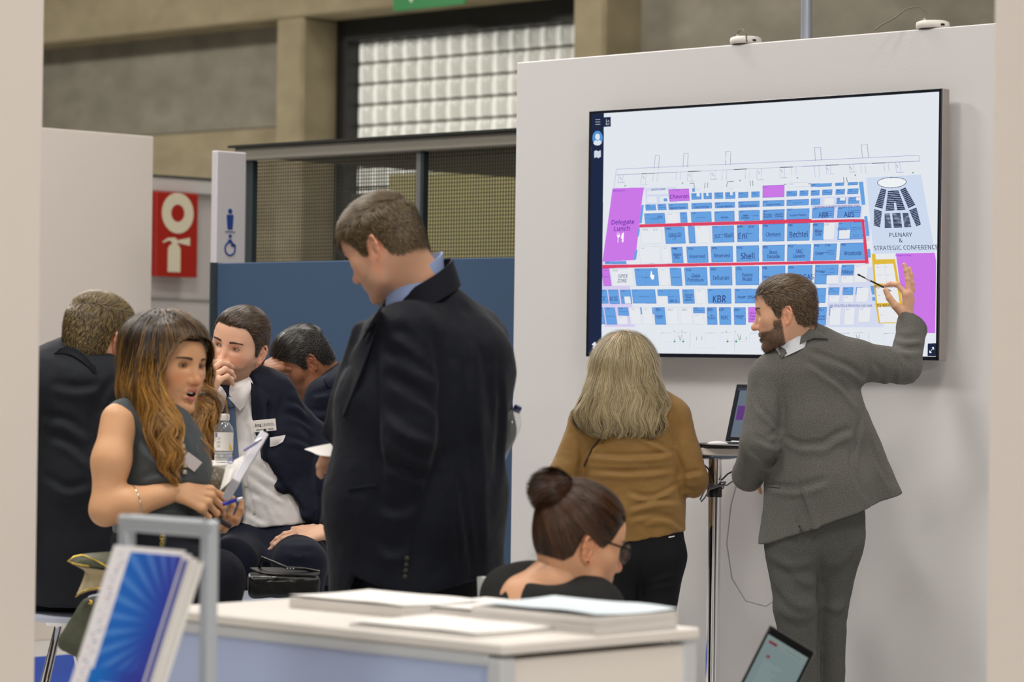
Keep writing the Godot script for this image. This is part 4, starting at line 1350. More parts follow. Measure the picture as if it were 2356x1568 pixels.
# a head in its own axes: y up (0 at the eyes), z to the face; o: female, open (mouth), neck (point), jaw, nose, hide_face
func head_field(o: Dictionary) -> Fld:
	var f := Fld.new()
	var fem: bool = o.get("female", false)
	var jw: float = o.get("jaw", 0.9 if fem else 1.0)
	var op: float = o.get("open", 0.0)
	var fat: float = o.get("fat", 0.0)
	f.ell(Vector3(0, 0.030, -0.018), Vector3(0.077, 0.086, 0.098), 0.03)
	f.ell(Vector3(0, 0.035, 0.022), Vector3(0.066, 0.066, 0.064), 0.03)
	f.ell(Vector3(0, -0.022, -0.05), Vector3(0.060, 0.060, 0.058), 0.03)
	f.ell(Vector3(0, -0.020, 0.027), Vector3(0.066, 0.070, 0.056), 0.03)
	f.ell(Vector3(0, -0.055, 0.043), Vector3(0.046 + fat, 0.045, 0.045), 0.03)
	f.ell(Vector3(0, -0.080 - op * 0.5, 0.028), Vector3((0.046 + fat) * jw, 0.030, 0.046), 0.03)
	var cz := 0.066
	for s in [-1.0, 1.0]:
		f.chain([Vector3(s * (0.053 + fat) * jw, -0.05, -0.004), Vector3(s * (0.046 + fat) * jw, -0.082 - op * 0.4, 0.020), Vector3(s * 0.016, -0.108 - op, cz)], [0.016, 0.017, 0.0145], 0.026)
		f.ball(Vector3(s * 0.049, -0.024, 0.045), 0.0185, 0.026)
	f.ball(Vector3(0, -0.107 - op, 0.0735), 0.0145, 0.02)
	if o.has("neck"):
		var nk: Vector3 = o.neck
		var nr: float = o.get("neck_r", 0.047 if fem else 0.056)
		f.cone(Vector3(0, -0.045, -0.026), nk, nr, nr + 0.006, 0.035)
	if not o.get("hide_face", false):
		f.cone(Vector3(-0.032, 0.017, 0.069), Vector3(0.032, 0.017, 0.069), 0.008 if fem else 0.0105, 0.008 if fem else 0.0105, 0.016)
		for s in [-1.0, 1.0]:
			f.ell(Vector3(s * 0.032, 0.000, 0.0885), Vector3(0.019, 0.0115, 0.0145), 0.014, 1)
		var nl: float = o.get("nose", 1.0)
		f.cone(Vector3(0, 0.006, 0.078), Vector3(0, -0.036, 0.078 + 0.022 * nl), 0.0080, 0.0100, 0.012)
		f.ball(Vector3(0, -0.0395, 0.080 + 0.0225 * nl), 0.0105 if not fem else 0.0098, 0.008)
		for s in [-1.0, 1.0]:
			f.ball(Vector3(s * 0.0125, -0.0435, 0.089), 0.0085, 0.008)
			f.ell(Vector3(s * 0.0065, -0.0515, 0.093), Vector3(0.0036, 0.004, 0.006), 0.004, 1)
			f.ball(Vector3(s * 0.032, 0.0005, 0.0632), 0.0135, 0.006)
			f.ell(Vector3(s * 0.032, -0.0012, 0.080), Vector3(0.0138, o.get("eye_open", 0.0046), 0.0105), 0.002, 1)
			f.fold(Vector3(s * 0.022, 0.0085, 0.076), Vector3(s * 0.043, 0.0075, 0.070), 0.0022, -0.0012)
			f.fold(Vector3(s * 0.0165, -0.046, 0.088), Vector3(s * 0.031, -0.073, 0.073), 0.006, -0.0018)
		var lp := 1.25 if fem else 1.0
		var mw: float = o.get("mouth", 1.0)
		for s in [-1.0, 1.0]:
			f.cone(Vector3(s * 0.021 * mw, -0.0695, 0.0805), Vector3(s * 0.003, -0.0648, 0.0885), 0.0042 * lp, 0.0058 * lp, 0.007)
			f.cone(Vector3(s * 0.0185 * mw, -0.0755 - op, 0.0805), Vector3(0, -0.0790 - op, 0.0865), 0.0048 * lp, 0.0064 * lp, 0.007)
			if op < 0.002:
				f.fold(Vector3(s * 0.024, -0.0726, 0.082), Vector3(0, -0.0715, 0.094), 0.0026, -0.0026)
		f.fold(Vector3(-0.012, -0.0905 - op, 0.084), Vector3(0.012, -0.0905 - op, 0.084), 0.006, -0.0022)
		if op >= 0.002:
			f.ell(Vector3(0, -0.0722 - op * 0.5, 0.090), Vector3(0.0175 * mw, 0.0022 + op * 0.5, 0.016), 0.003, 1)
	if not o.get("no_ears", false):
		for s in [-1.0, 1.0]:
			ear(f, s)
	return f

func ear(f: Fld, s: float) -> void:
	var u := Vector3(s * 0.42, 0.06, -0.9).normalized()
	var w := (Vector3(s * 0.9, 0.0, 0.42)).normalized()
	var vv := w.cross(u).normalized()
	if vv.y < 0.0:
		vv = -vv
	vv = (vv - u * -0.16).normalized()
	var O := Vector3(s * 0.0735, -0.020, -0.016)
	var at := func(a: float, b: float, c: float) -> Vector3: return O + u * a + vv * b + w * c
	f.ell(at.call(0.004, 0.001, -0.001), Vector3(0.0145, 0.027, 0.0032), 0.004, 0, Basis(u, vv, w))
	f.cone(at.call(-0.006, 0.008, -0.006), at.call(-0.002, -0.018, -0.006), 0.008, 0.007, 0.008)
	f.ell(at.call(-0.001, -0.004, 0.006), Vector3(0.0075, 0.0100, 0.0062), 0.003, 1, Basis(u, vv, w))
	var pts := []
	var rr := []
	for i in EARS.size():
		pts.append(at.call(EARS[i][0], EARS[i][1], 0.0012))
		rr.append(0.0034 if i < 8 else 0.0030)
	f.chain(pts, rr, 0.003)
	f.chain([at.call(0.002, 0.017, 0.0008), at.call(0.0115, 0.008, 0.0014), at.call(0.011, -0.005, 0.0014), at.call(0.005, -0.013, 0.0012)], [0.0022, 0.0026, 0.0028, 0.0026], 0.003)
	f.ball(at.call(0.001, -0.0265, 0.0005), 0.0058, 0.004)
	f.ball(at.call(-0.0095, -0.005, 0.001), 0.0036, 0.004)

# face towards z, head top towards up
func facing(p: Vector3, face: Vector3, up: Vector3, sc := 1.0) -> Transform3D:
	var z := face.normalized()
	var x := up.cross(z).normalized()
	var y := z.cross(x)
	return Transform3D(Basis(x, y, z).scaled_local(Vector3.ONE * sc), p)

func eyes(xf: Transform3D, look: Vector3, iris: Color) -> MB:      # look in head axes
	var m := MB.new()
	for s in [-1.0, 1.0]:
		var c := Vector3(s * 0.032, -0.0005, 0.0632)
		var l := (look + Vector3(-s * 0.03, 0, 0)).normalized()
		for i in 13:
			for j in 25:
				var th := PI * i / 12.0
				var ph := TAU * j / 24.0
				var d := Vector3(sin(th) * cos(ph), cos(th), sin(th) * sin(ph))
				d = Basis(l.cross(Vector3.UP).normalized(), l, l.cross(Vector3.UP).normalized().cross(l)) * d
				m.col = lin(206, 196, 188)
				var a := d.angle_to(l)
				if a < 0.50:
					m.col = iris.srgb_to_linear()
				if a < 0.24:
					m.col = Color(0.004, 0.004, 0.005)
				m.vert(xf * (c + d * 0.0122), (xf.basis * d).normalized())
		var b := m.v.size() - 13 * 25
		for i in 12:
			for j in 24:
				m.quad(b + i * 25 + j, b + i * 25 + j + 1, b + (i + 1) * 25 + j + 1, b + (i + 1) * 25 + j)
	m.col = Color.WHITE
	return m

func grad(f: Fld, p: Vector3, ids: PackedInt32Array) -> Vector3:
	var e := 0.0015
	return Vector3(f.at(p + Vector3(e, 0, 0), ids) - f.at(p - Vector3(e, 0, 0), ids), f.at(p + Vector3(0, e, 0), ids) - f.at(p - Vector3(0, e, 0), ids), f.at(p + Vector3(0, 0, e), ids) - f.at(p - Vector3(0, 0, e), ids)).normalized()

# hairs that grow from the skull of a head field: reach(p, n) gives each root its length, flow(p, n, t) the way it lies
func hair(mb: MB, f: Fld, xf: Transform3D, count: int, reach: Callable, flow: Callable, o: Dictionary) -> void:
	var ids := PackedInt32Array(range(mini(f.kd.size(), o.get("skull", 14))))
	var far: float = o.get("far", 0.2)
	var nz := FastNoiseLite.new()
	nz.seed = o.get("seed", 3)
	nz.frequency = o.get("clump", 60.0)
	var rg := RandomNumberGenerator.new()
	rg.seed = o.get("seed", 3)
	var segs: int = o.get("segs", 5)
	var wd: float = o.get("w", 0.0014)
	var lift: float = o.get("lift", 0.25)
	var offs: float = o.get("off", 0.0015)
	var c0: Color = o.get("c0", Color(0.05, 0.03, 0.02))
	var c1: Color = o.get("c1", c0)
	var jit: float = o.get("jit", 0.25)
	var ces: Array = o.get("ces", [o.get("ce", Vector3(0, 0.0, -0.005))])
	for i in count:
		var t := 1.0 - 2.0 * (i + 0.5) / count
		var ph := i * 2.39996323
		var d := Vector3(sqrt(1.0 - t * t) * cos(ph), t, sqrt(1.0 - t * t) * sin(ph))
		d = (d + Vector3(rg.randf_range(-1, 1), rg.randf_range(-1, 1), rg.randf_range(-1, 1)) * 0.03).normalized()
		var r1 := rg.randf()
		var r2 := rg.randf()
		var r3 := rg.randf()
		var ce: Vector3 = ces[i % ces.size()]
		var p := f.march(ce + d * far, -d, ids, far * 1.2)
		var L: float = reach.call(p, d)
		if L <= 0.0:
			continue
		L *= 0.8 + 0.4 * r1
		var n := grad(f, p, ids)
		var pts := PackedVector3Array([p - n * 0.001])
		var cl := nz.get_noise_3dv(p)
		var cl2 := nz.get_noise_3dv(p + Vector3(9, 9, 9))
		var outw := n
		for k in segs:
			var fl: Vector3 = flow.call(p, n, float(k) / segs)
			fl += Vector3(cl, cl2, -cl) * jit + Vector3(r2 - 0.5, r3 - 0.5, r1 - 0.5) * jit * 0.35
			var lf: float = lift * (1.0 - float(k) / segs * o.get("lay", 0.8))
			var dir: Vector3 = (fl - n * fl.dot(n) * o.get("stick", 1.0)).normalized() * (1.0 - lf) + n * lf
			p += dir.normalized() * L / segs
			var e := f.at(p, ids)
			if e < 0.05:
				n = grad(f, p, ids)
				var want := offs * (0.4 + r3) + 0.002 * absf(cl)
				if e < want:
					p += n * (want - e)
			pts.append(p)
		var mixv := clampf(0.5 + cl * 0.9 + (r1 - 0.5) * 0.7, 0.0, 1.0)
		if o.has("tint"):
			mb.col = o.tint.call(pts[0], mixv)
		else:
			mb.col = c0.lerp(c1, mixv)
		for k in pts.size():
			pts[k] = xf * pts[k]
		mb.strand(pts, wd * (0.7 + 0.6 * r2), xf.basis * outw)
	mb.col = Color.WHITE

# a hand: wrist at the origin, fingers along y, thumb towards x, back of the hand towards z
func hand_field(o: Dictionary) -> Fld:
	var f := Fld.new()
	f.limb(Vector3(0, -0.03, 0), Vector3(0, 0.015, 0), Vector3(1, 0, 0), Vector2(0.027, 0.019), Vector2(0.029, 0.0175), 0.01)
	f.limb(Vector3(0, 0.015, 0), Vector3(-0.004, 0.076, 0), Vector3(1, 0, 0), Vector2(0.030, 0.0165), Vector2(0.042, 0.0125), 0.012)
	var mcp := [Vector3(0.027, 0.086, 0.001), Vector3(0.005, 0.091, 0.003), Vector3(-0.0165, 0.086, 0.001), Vector3(-0.035, 0.076, -0.002)]
	var ln := [[0.043, 0.026, 0.021], [0.047, 0.030, 0.022], [0.043, 0.028, 0.022], [0.034, 0.021, 0.019]]
	var curl: Array = o.get("curl", [[0.2, 0.3, 0.2], [0.2, 0.3, 0.2], [0.25, 0.35, 0.2], [0.3, 0.35, 0.2]])
	var spread: Array = o.get("spread", [-0.08, 0.0, 0.06, 0.14])
	for i in 4:
		var p: Vector3 = mcp[i]
		f.ball(p, 0.0112 if i < 3 else 0.0098, 0.010)
		f.cone(Vector3(p.x * 0.6, 0.02, 0.004), p + Vector3(0, 0, 0.001), 0.007, 0.0085, 0.010)
		var a := 0.0
		var side := Vector3(-sin(spread[i]), cos(spread[i]), 0)
		var r := 0.0098 if i < 3 else 0.0086
		for k in 3:
			a += curl[i][k]
			var d := side * cos(a) + Vector3(0, 0, -1) * sin(a)
			var q: Vector3 = p + d * ln[i][k]
			f.cone(p, q, r, r * 0.9, 0.0035 if k > 0 else 0.006)
			if k < 2:
				f.ball(q, r * 0.98, 0.003)
			r *= 0.9
			p = q
		o["tip%d" % i] = p
	var td: Array = o.get("thumb", [Vector3(0.75, 0.6, -0.3), Vector3(0.35, 0.9, -0.25), Vector3(0.1, 1.0, -0.1)])
	var tp := Vector3(0.018, 0.018, -0.004)
	var tl := [0.044, 0.033, 0.028]
	var tr := [0.0165, 0.0125, 0.0108, 0.0088]
	for k in 3:
		var q: Vector3 = tp + td[k].normalized() * tl[k]
		f.cone(tp, q, tr[k], tr[k + 1], 0.012 if k == 0 else 0.004)
		tp = q
	o["tip_thumb"] = tp
	# creases at the knuckles
	for i in 3:
		f.fold(mcp[i] + Vector3(-0.006, -0.002, 0.012), mcp[i] + Vector3(0.006, -0.002, 0.012), 0.002, -0.0006)
	f.fold(mcp[0].lerp(mcp[1], 0.5) + Vector3(0, -0.012, 0.010), mcp[0].lerp(mcp[1], 0.5) + Vector3(0, 0.0, 0.010), 0.004, -0.0015)
	f.fold(mcp[1].lerp(mcp[2], 0.5) + Vector3(0, -0.012, 0.010), mcp[1].lerp(mcp[2], 0.5) + Vector3(0, 0.0, 0.010), 0.004, -0.0015)
	return f

# hand frame: wrist point, finger direction, back-of-hand direction; thumb side follows from which hand it is (from the hand's own view)
func hand_xf(w: Vector3, fingers: Vector3, back: Vector3, right: bool, sc := 1.0) -> Transform3D:
	var y := fingers.normalized()
	var z := (back - y * back.dot(y)).normalized()
	var x := y.cross(z)          # with the back to the viewer and fingers up, x points to the viewer's right: the thumb of a left hand
	if right:
		x = -x
	return Transform3D(Basis(x, y, z).scaled_local(Vector3.ONE * sc), w)

# where the sight line through a pixel first meets a field (used to lay folds and trims on the cloth)
func hit(f: Fld, px: float, py: float, z0: float, ids: PackedInt32Array) -> Vector3:
	var d := (CB * Vector3((px - 1178.0) / F, -(py - 784.0) / F, -1.0)).normalized()
	var p := P(px, py, z0)
	var t := 0.0
	for i in 60:
		var e := f.at(p + d * t, ids)
		if e < 0.001:
			break
		t += e * 0.7
		if t > 1.4:
			return Vector3.INF
	return p + d * t
func crease(f_: Fld, pts: Array, w: float, d: float, z0: float) -> void:
	var ids := PackedInt32Array()
	for i in f_.kd.size():
		if f_.op[i] != 3:
			ids.append(i)
	# a smooth line through the points, running out at both ends
	var n := pts.size()
	var m := 9
	var ps := []
	for k in m + 1:
		var f := float(k) / m * (n - 1)
		var i := mini(int(f), n - 2)
		var q := Vector2(pts[i][0], pts[i][1]).cubic_interpolate(Vector2(pts[i + 1][0], pts[i + 1][1]), Vector2(pts[maxi(i - 1, 0)][0], pts[maxi(i - 1, 0)][1]), Vector2(pts[mini(i + 2, n - 1)][0], pts[mini(i + 2, n - 1)][1]), f - i)
		ps.append(hit(f_, q.x, q.y, z0, ids))
	f_.groups += 1
	for k in m:
		if ps[k] != Vector3.INF and ps[k + 1] != Vector3.INF:
			f_.fold(ps[k], ps[k + 1], w, d * (0.1 + 0.9 * sin(PI * k / m)), d * (0.1 + 0.9 * sin(PI * (k + 1) / m)), f_.groups)
# a strip of trim lying on a field: follows pixels, w half width in metres
func on_cloth(mb: MB, f: Fld, pts: Array, z0: float, rad: float, lift := 0.0) -> void:
	var ids := f.all()
	var out := []
	for i in pts.size() - 1:
		for k in 4:
			var q: Array = [lerpf(pts[i][0], pts[i + 1][0], k / 4.0), lerpf(pts[i][1], pts[i + 1][1], k / 4.0)]
			var p := hit(f, q[0], q[1], z0, ids)
			if p != Vector3.INF:
				out.append(p + (Vector3(0, CAM_H, 0) - p).normalized() * lift)
	if out.size() > 1:
		mb.tube(out, [rad], 6)
# a flat piece of cloth lying on a field: rows of pixels
func patch(mb: MB, f: Fld, rows: Array, z0: float, thick: float, lift := 0.002, nu := 8, nv := 5) -> void:
	var ids := f.all()
	var g := []
	for r in rows:
		var row := []
		for q in r:
			var p := hit(f, q[0], q[1], z0, ids)
			if p == Vector3.INF:
				p = P(q[0], q[1], z0 + 0.2)
			var l: float = lift if q.size() < 3 else q[2]
			row.append(p + (Vector3(0, CAM_H, 0) - p).normalized() * l)
		g.append(row)
	mb.sheet(g, nu, nv, thick)

func skin_mat(rough := 0.5) -> StandardMaterial3D:
	var m := vcol(mat(Color.WHITE, rough, 0.0, 0.45))
	m.subsurf_scatter_enabled = true
	m.subsurf_scatter_strength = 0.12
	m.heightmap_enabled = true
	m.heightmap_texture = noise_tex(0.12, Color.BLACK, Color.WHITE, 256, 3, 21)
	m.heightmap_scale = 0.006
	return tri(m, 14.0)
func hair_mat(rough := 0.38) -> StandardMaterial3D:
	var m := vcol(mat(Color.WHITE, rough, 0.0, 0.5))
	return m

# the tones of a face; o: skin, lip, beard (Color or null), hairline (Callable: local p -> bool), scalp
func face_paint(o: Dictionary) -> Callable:
	var nz := FastNoiseLite.new()
	nz.frequency = 45.0
	var sk: Color = o.skin
	var lip: Color = o.get("lip", sk.lerp(Color(0.45, 0.12, 0.1), 0.35))
	var op: float = o.get("open", 0.0)
	var has_line: bool = o.has("line")
	var beard: bool = o.has("beard")
	return func(p: Vector3, g: Vector3) -> Color:
		var c := sk
		var m := nz.get_noise_3dv(p)
		c = c.lerp(c * Color(1.06, 0.94, 0.92), clampf(0.5 + m, 0, 1) * 0.5)
		# cheeks, nose and ears run a little redder
		var ck := exp(-(Vector2(absf(p.x) - 0.042, p.y + 0.035).length_squared()) / 0.0004) * (1.0 if p.z > 0.02 else 0.0)
		ck += exp(-((p - Vector3(0, -0.04, 0.105)).length_squared()) / 0.0003)
		if absf(p.x) > 0.071 and absf(p.z + 0.02) < 0.03:
			ck += 0.9
		c = c.lerp(c * Color(1.1, 0.78, 0.72), clampf(ck, 0, 1) * 0.55)
		if p.z > 0.07 and not o.get("hide_face", false):
			var up := Vector2(p.x / (0.0225 * o.get("mouth", 1.0)), (p.y + 0.0665) / 0.0058).length()
			var lw := Vector2(p.x / (0.0205 * o.get("mouth", 1.0)), (p.y + 0.0785 + op) / 0.0066).length()
			var k := 1.0 - smoothstep(0.8, 1.15, minf(up, lw))
			c = c.lerp(lip, k)
			if op > 0.002 and Vector2(p.x / 0.017, (p.y + 0.0722 + op * 0.5) / (0.0022 + op * 0.42)).length() < 1.0 and p.z < 0.0865:
				c = Color(0.05, 0.012, 0.012)
			var lid := Vector2((absf(p.x) - 0.032) / 0.0155, (p.y + 0.001) / 0.0075).length()
			c = c.lerp(c * Color(0.62, 0.5, 0.48), (1.0 - smoothstep(0.75, 1.1, lid)) * o.get("lids", 0.5))
		if beard:
			c = c.lerp(o.beard, o.beard_at.call(p))
		if has_line:
			c = c.lerp(o.scalp, smoothstep(0.0, 0.008, o.line.call(p)))
		return c

const MALE_LINE := [[0.2, 0.060], [0.062, 0.058], [0.048, 0.038], [0.032, 0.016], [0.020, -0.020], [0.006, -0.026], [-0.002, -0.004], [-0.008, 0.012], [-0.034, 0.012], [-0.046, -0.050], [-0.065, -0.066], [-0.3, -0.066]]
func line_at(tab: Array, z: float) -> float:
	for i in tab.size() - 1:
		if z <= tab[i][0] and z >= tab[i + 1][0]:
			return lerpf(tab[i][1], tab[i + 1][1], (tab[i][0] - z) / maxf(tab[i][0] - tab[i + 1][0], 1e-6))
	return tab[0][1]
func local_of(xf: Transform3D, p: Vector3) -> Vector3:
	return xf.affine_inverse() * p

var PM := {}
func people() -> void:
	man_pointing()
	woman_blonde()
	man_standing()
	man_far_left()
	woman_curls()
	man_seated()
	man_watch()
	woman_bun()

# ---------------------------------------------------------------- the man in the grey suit who points at the display
func man_pointing() -> void:
	var z := 9.6
	var base := P(1880, 800, z)
	base.y = 0.0
	var who := thing("person", base, "bearded man in a grey suit pointing a pen at the wall display", "person")
	# --- head: turned to the left, a little away
	var xf := facing(P(1803, 716, z - 0.02), Vector3(-0.96, -0.16, -0.20), Vector3(0.1, 1.0, 0.0), 0.95)
	var neck := local_of(xf, P(1850, 812, z + 0.01))
	var sk := lin(214, 168, 138)
	var ho := {"neck": neck, "neck_r": 0.055, "nose": 1.15, "jaw": 1.02, "open": 0.003, "eye_open": 0.004}
	var hf := head_field(ho)
	var line := func(p: Vector3) -> float: return p.y - line_at(MALE_LINE, p.z)
	var beard_at := func(p: Vector3) -> float:
		var jawl := smoothstep(0.0, 0.02, -0.052 - p.y + maxf(0.0, (0.05 - p.z)) * 0.55) * smoothstep(-0.004, 0.006, p.z - 0.004) * smoothstep(-0.125, -0.11, p.y)
		var chin := smoothstep(0.0, 0.01, -0.054 - p.y) * smoothstep(0.02, 0.05, p.z) * smoothstep(0.8, 1.3, Vector2(p.x / 0.024, (p.y + 0.073) / 0.0115).length())
		var side := smoothstep(-0.002, 0.008, p.z) * (1.0 - smoothstep(0.026, 0.038, p.z)) * smoothstep(0.0, 0.02, -0.02 - p.y)
		return clampf(maxf(maxf(jawl, chin), side), 0.0, 1.0) * 0.8 * (0.0 if p.y < -0.12 - 0.2 * maxf(p.z, 0) and p.z < 0.02 else 1.0)
	var mb := MB.new()
	hf.build(mb, 0.0021, xf, face_paint({"skin": sk, "open": 0.003, "line": line, "scalp": lin(84, 66, 50), "beard": lin(74, 56, 42), "beard_at": beard_at}))
	# --- right hand: thumb and forefinger hold the pen, the other fingers stand up
	var hand_o := {"curl": [[0.75, 0.75, 0.35], [0.12, 0.12, 0.1], [0.0, 0.14, 0.1], [-0.05, 0.14, 0.1]], "spread": [-0.12, -0.02, 0.05, 0.12],
		"thumb": [Vector3(0.62, 0.62, -0.55), Vector3(0.30, 0.8, -0.62), Vector3(0.12, 0.95, -0.5)]}
	var handf := hand_field(hand_o)
	var wr := P(2086, 738, z + 0.17)
	var hx := hand_xf(wr, Vector3(0.06, 1.0, -0.1), Vector3(0.88, 0.12, 0.42), true, 0.98)
	var skin_only := func(p: Vector3, g: Vector3) -> Color: return sk
	handf.build(mb, 0.0021, hx, skin_only)
	PM["pinch"] = hx * ((hand_o["tip0"] + hand_o["tip_thumb"]) * 0.5)
	# --- left hand, mostly hidden in front of him
	var hl := hand_field({"curl": [[0.5, 0.6, 0.4], [0.5, 0.6, 0.4], [0.5, 0.6, 0.4], [0.5, 0.6, 0.4]]})
	hl.build(mb, 0.004, hand_xf(P(1728, 1096, z + 0.17), Vector3(0.55, 0.1, -1.0), Vector3(-0.3, 1, -0.2), false), skin_only)
	obj("body", mb, skin_mat(), who)
	obj("eyes", eyes(xf, Vector3(0, -0.02, 1), rgb8(96, 84, 70)), mat_eye(), who)
	# --- hair
	var hm := MB.new()
	var reach := func(p: Vector3, d: Vector3) -> float:
		var l := p.y - line_at(MALE_LINE, p.z)
		if l < 0.001:
			return 0.0
		var top := smoothstep(0.045, 0.085, p.y)
		return lerpf(lerpf(0.005, 0.012, smoothstep(0.0, 0.05, p.y)), 0.036, top)
	var flow := func(p: Vector3, n: Vector3, t: float) -> Vector3:
		var top := smoothstep(0.04, 0.08, p.y)
		return Vector3(-0.25, 0.1, -0.8).lerp(Vector3(0, -1.0, -0.45), 1.0 - top)
	hair(hm, hf, xf, 22000, reach, flow, {"w": 0.0011, "lift": 0.30, "c0": lin(58, 44, 33), "c1": lin(124, 100, 74), "seed": 11, "clump": 90.0, "jit": 0.55, "off": 0.004, "segs": 4})
	obj("hair", hm, hair_mat(), who)
	var bm := MB.new()
	var breach := func(p: Vector3, d: Vector3) -> float:
		var b: float = beard_at.call(p)
		if b < 0.3 or p.y > 0.0 or p.z < 0.0:
			return 0.0
		return 0.011 * b
	hair(bm, hf, xf, 18000, breach, func(p: Vector3, n: Vector3, t: float) -> Vector3: return Vector3(0, -1, 0.35), {"w": 0.0009, "lift": 0.35, "c0": lin(56, 40, 28), "c1": lin(104, 76, 52), "seed": 12, "segs": 3, "off": 0.001, "skull": 60, "clump": 120.0, "jit": 0.5})
	brows(bm, hf, xf, lin(70, 52, 38))
	obj("beard", bm, hair_mat(), who)
	# --- shirt collar
	var sm := MB.new()
	var shirt := mat(rgb8(216, 220, 228), 0.8)
	collar_ring(sm, P(1860, 764, z + 0.0), P(1792, 812, z - 0.02), 0.060, 0.066, 0.045, xf)
	obj("shirt", sm, shirt, who)
	# --- jacket
	var j := Fld.new()
	var X := Vector3(1, 0, 0)
	j.limb(P(1866, 862, z), P(1878, 985, z), X, Vector2(0.150, 0.100), Vector2(0.142, 0.105), 0.05)
	j.limb(P(1878, 985, z), P(1888, 1110, z), X, Vector2(0.140, 0.105), Vector2(0.166, 0.125), 0.05)
	j.limb(P(1888, 1110, z), P(1893, 1300, z), X, Vector2(0.170, 0.125), Vector2(0.222, 0.142), 0.05)
	j.chain([P(1862, 793, z + 0.01), P(1775, 858, z)], [0.062, 0.062], 0.05)
	j.chain([P(1868, 793, z + 0.01), P(1962, 828, z)], [0.062, 0.068], 0.05)
	j.limb(P(1950, 930, z - 0.02), P(2052, 1190, z - 0.0), Vector3(1, 0.35, 0.1), Vector2(0.05, 0.05), Vector2(0.062, 0.028), 0.03)
	# right arm
	j.chain([P(1968, 832, z), P(2080, 842, z + 0.05), P(2100, 748, z + 0.15), P(2103, 700, z + 0.18)], [0.066, 0.054, 0.046, 0.046], 0.025)
	# left arm
	j.chain([P(1768, 872, z - 0.01), P(1746, 1020, z - 0.07), P(1720, 1092, z + 0.08), P(1724, 1098, z + 0.16)], [0.064, 0.058, 0.047, 0.046], 0.022)
	# cuffs and hem cut square
	var cx := Basis.looking_at((P(2100, 748, z + 0.15) - P(2080, 842, z + 0.05)).normalized(), Vector3(0, 0, 1))
	j.box(P(2103, 702, z + 0.175), Vector3(0.12, 0.12, 0.055), Basis(cx.x, cx.y, cx.z) * Basis(Vector3(0, 1, 0), -0.3), 0.0, 0.004, 1)
	var n0 := (P(2088, 1130, z) - P(1718, 1264, z))
	j.half(P(1718, 1264, z), Vector3(n0.y, -n0.x, 0).normalized() * 1.0)
	# vent: one slit from the hem upward, the two skirts lapping
	j.box(P(1860, 1200, z - 0.15), Vector3(0.004, 0.10, 0.05), Basis(Vector3(0, 0, 1), 0.28) * Basis(UP, 0.7), 0.0, 0.006, 1)
	# folds read off the photograph
	crease(j, [[1834, 1100], [1846, 1150], [1860, 1195], [1876, 1250]], 0.006, -0.016, z - 0.5)
	crease(j, [[1846, 1110], [1858, 1155], [1872, 1195], [1890, 1250]], 0.012, 0.008, z - 0.5)
	crease(j, [[1795, 905], [1800, 960], [1787, 1020], [1780, 1060]], 0.012, -0.010, z - 0.5)
	crease(j, [[1990, 800], [2000, 850], [1997, 892]], 0.010, -0.009, z - 0.5)
	for c in [[[1860, 805], [1950, 840], [1985, 870]], [[1850, 825], [1930, 880], [1970, 930]], [[1765, 950], [1790, 985], [1760, 1010]], [[1735, 1000], [1775, 1020], [1790, 1010]], [[1720, 1030], [1760, 1060], [1780, 1055]], [[2010, 830], [2030, 860], [2028, 885]], [[2040, 800], [2058, 840], [2060, 880]], [[2060, 795], [2085, 830], [2095, 868]], [[2060, 770], [2090, 775], [2118, 770]], [[2056, 790], [2085, 800], [2120, 795]],
		[[1735, 880], [1745, 930], [1770, 960]], [[1985, 950], [1960, 1060], [1990, 1150]], [[1985, 930], [2010, 1040], [2050, 1120]], [[1800, 1000], [1840, 1020], [1900, 1015]], [[1960, 985], [1920, 1000], [1880, 1030]], [[1760, 1110], [1830, 1120], [1900, 1100]]]:
		crease(j, c, 0.010, -0.013, z - 0.5)
		var c2 := []
		for q in c:
			c2.append([q[0] + 6, q[1] + 16])
		crease(j, c2, 0.012, 0.010, z - 0.5)
	crease(j, [[1876, 795], [1905, 900], [1920, 1000], [1935, 1080], [1962, 1195]], 0.0045, -0.0022, z - 0.5)
	j.noise = FastNoiseLite.new()
	j.noise.frequency = 7.0
	j.noise.seed = 4
	j.namp = 0.004
	var jm := MB.new()
	j.build(jm, 0.0062)
	M.tweed = cloth(rgb8(30, 30, 29), rgb8(164, 162, 155), 7.0, 0.24, 31, 0.95, 0.06)
	M.tweed.rim_enabled = true
	M.tweed.rim = 0.12
	obj("jacket", jm, M.tweed, who)
	# collar of the jacket, pocket, buttons on the cuff
	var cm := MB.new()
	patch(cm, j, [[[1792, 800, 0.012], [1808, 784, 0.018], [1836, 764, 0.022], [1858, 756, 0.022], [1876, 760, 0.018], [1890, 766, 0.012]], [[1794, 813, 0.008], [1814, 796, 0.012], [1842, 776, 0.014], [1864, 768, 0.014], [1884, 770, 0.012], [1898, 773, 0.008]], [[1798, 824, 0.003], [1820, 806, 0.005], [1848, 788, 0.006], [1870, 778, 0.006], [1892, 778, 0.006], [1906, 779, 0.004]]], z - 0.5, 0.006, 0.004, 8, 14)
	obj("collar", cm, M.tweed, who)
	var pk := MB.new()
	patch(pk, j, [[[1758, 1113], [1776, 1114], [1794, 1116]], [[1758, 1119], [1776, 1120], [1794, 1122]]], z - 0.5, 0.004, 0.002, 2, 6)
	obj("pocket_flap", pk, M.tweed, who)
	# --- trousers
	var t := Fld.new()
	t.limb(P(1880, 1185, z + 0.01), P(1878, 1240, z + 0.01), X, Vector2(0.155, 0.11), Vector2(0.150, 0.115), 0.04)
	t.limb(P(1824, 1240, z), P(1834, 1400, z - 0.02), X, Vector2(0.096, 0.10), Vector2(0.070, 0.075), 0.03)
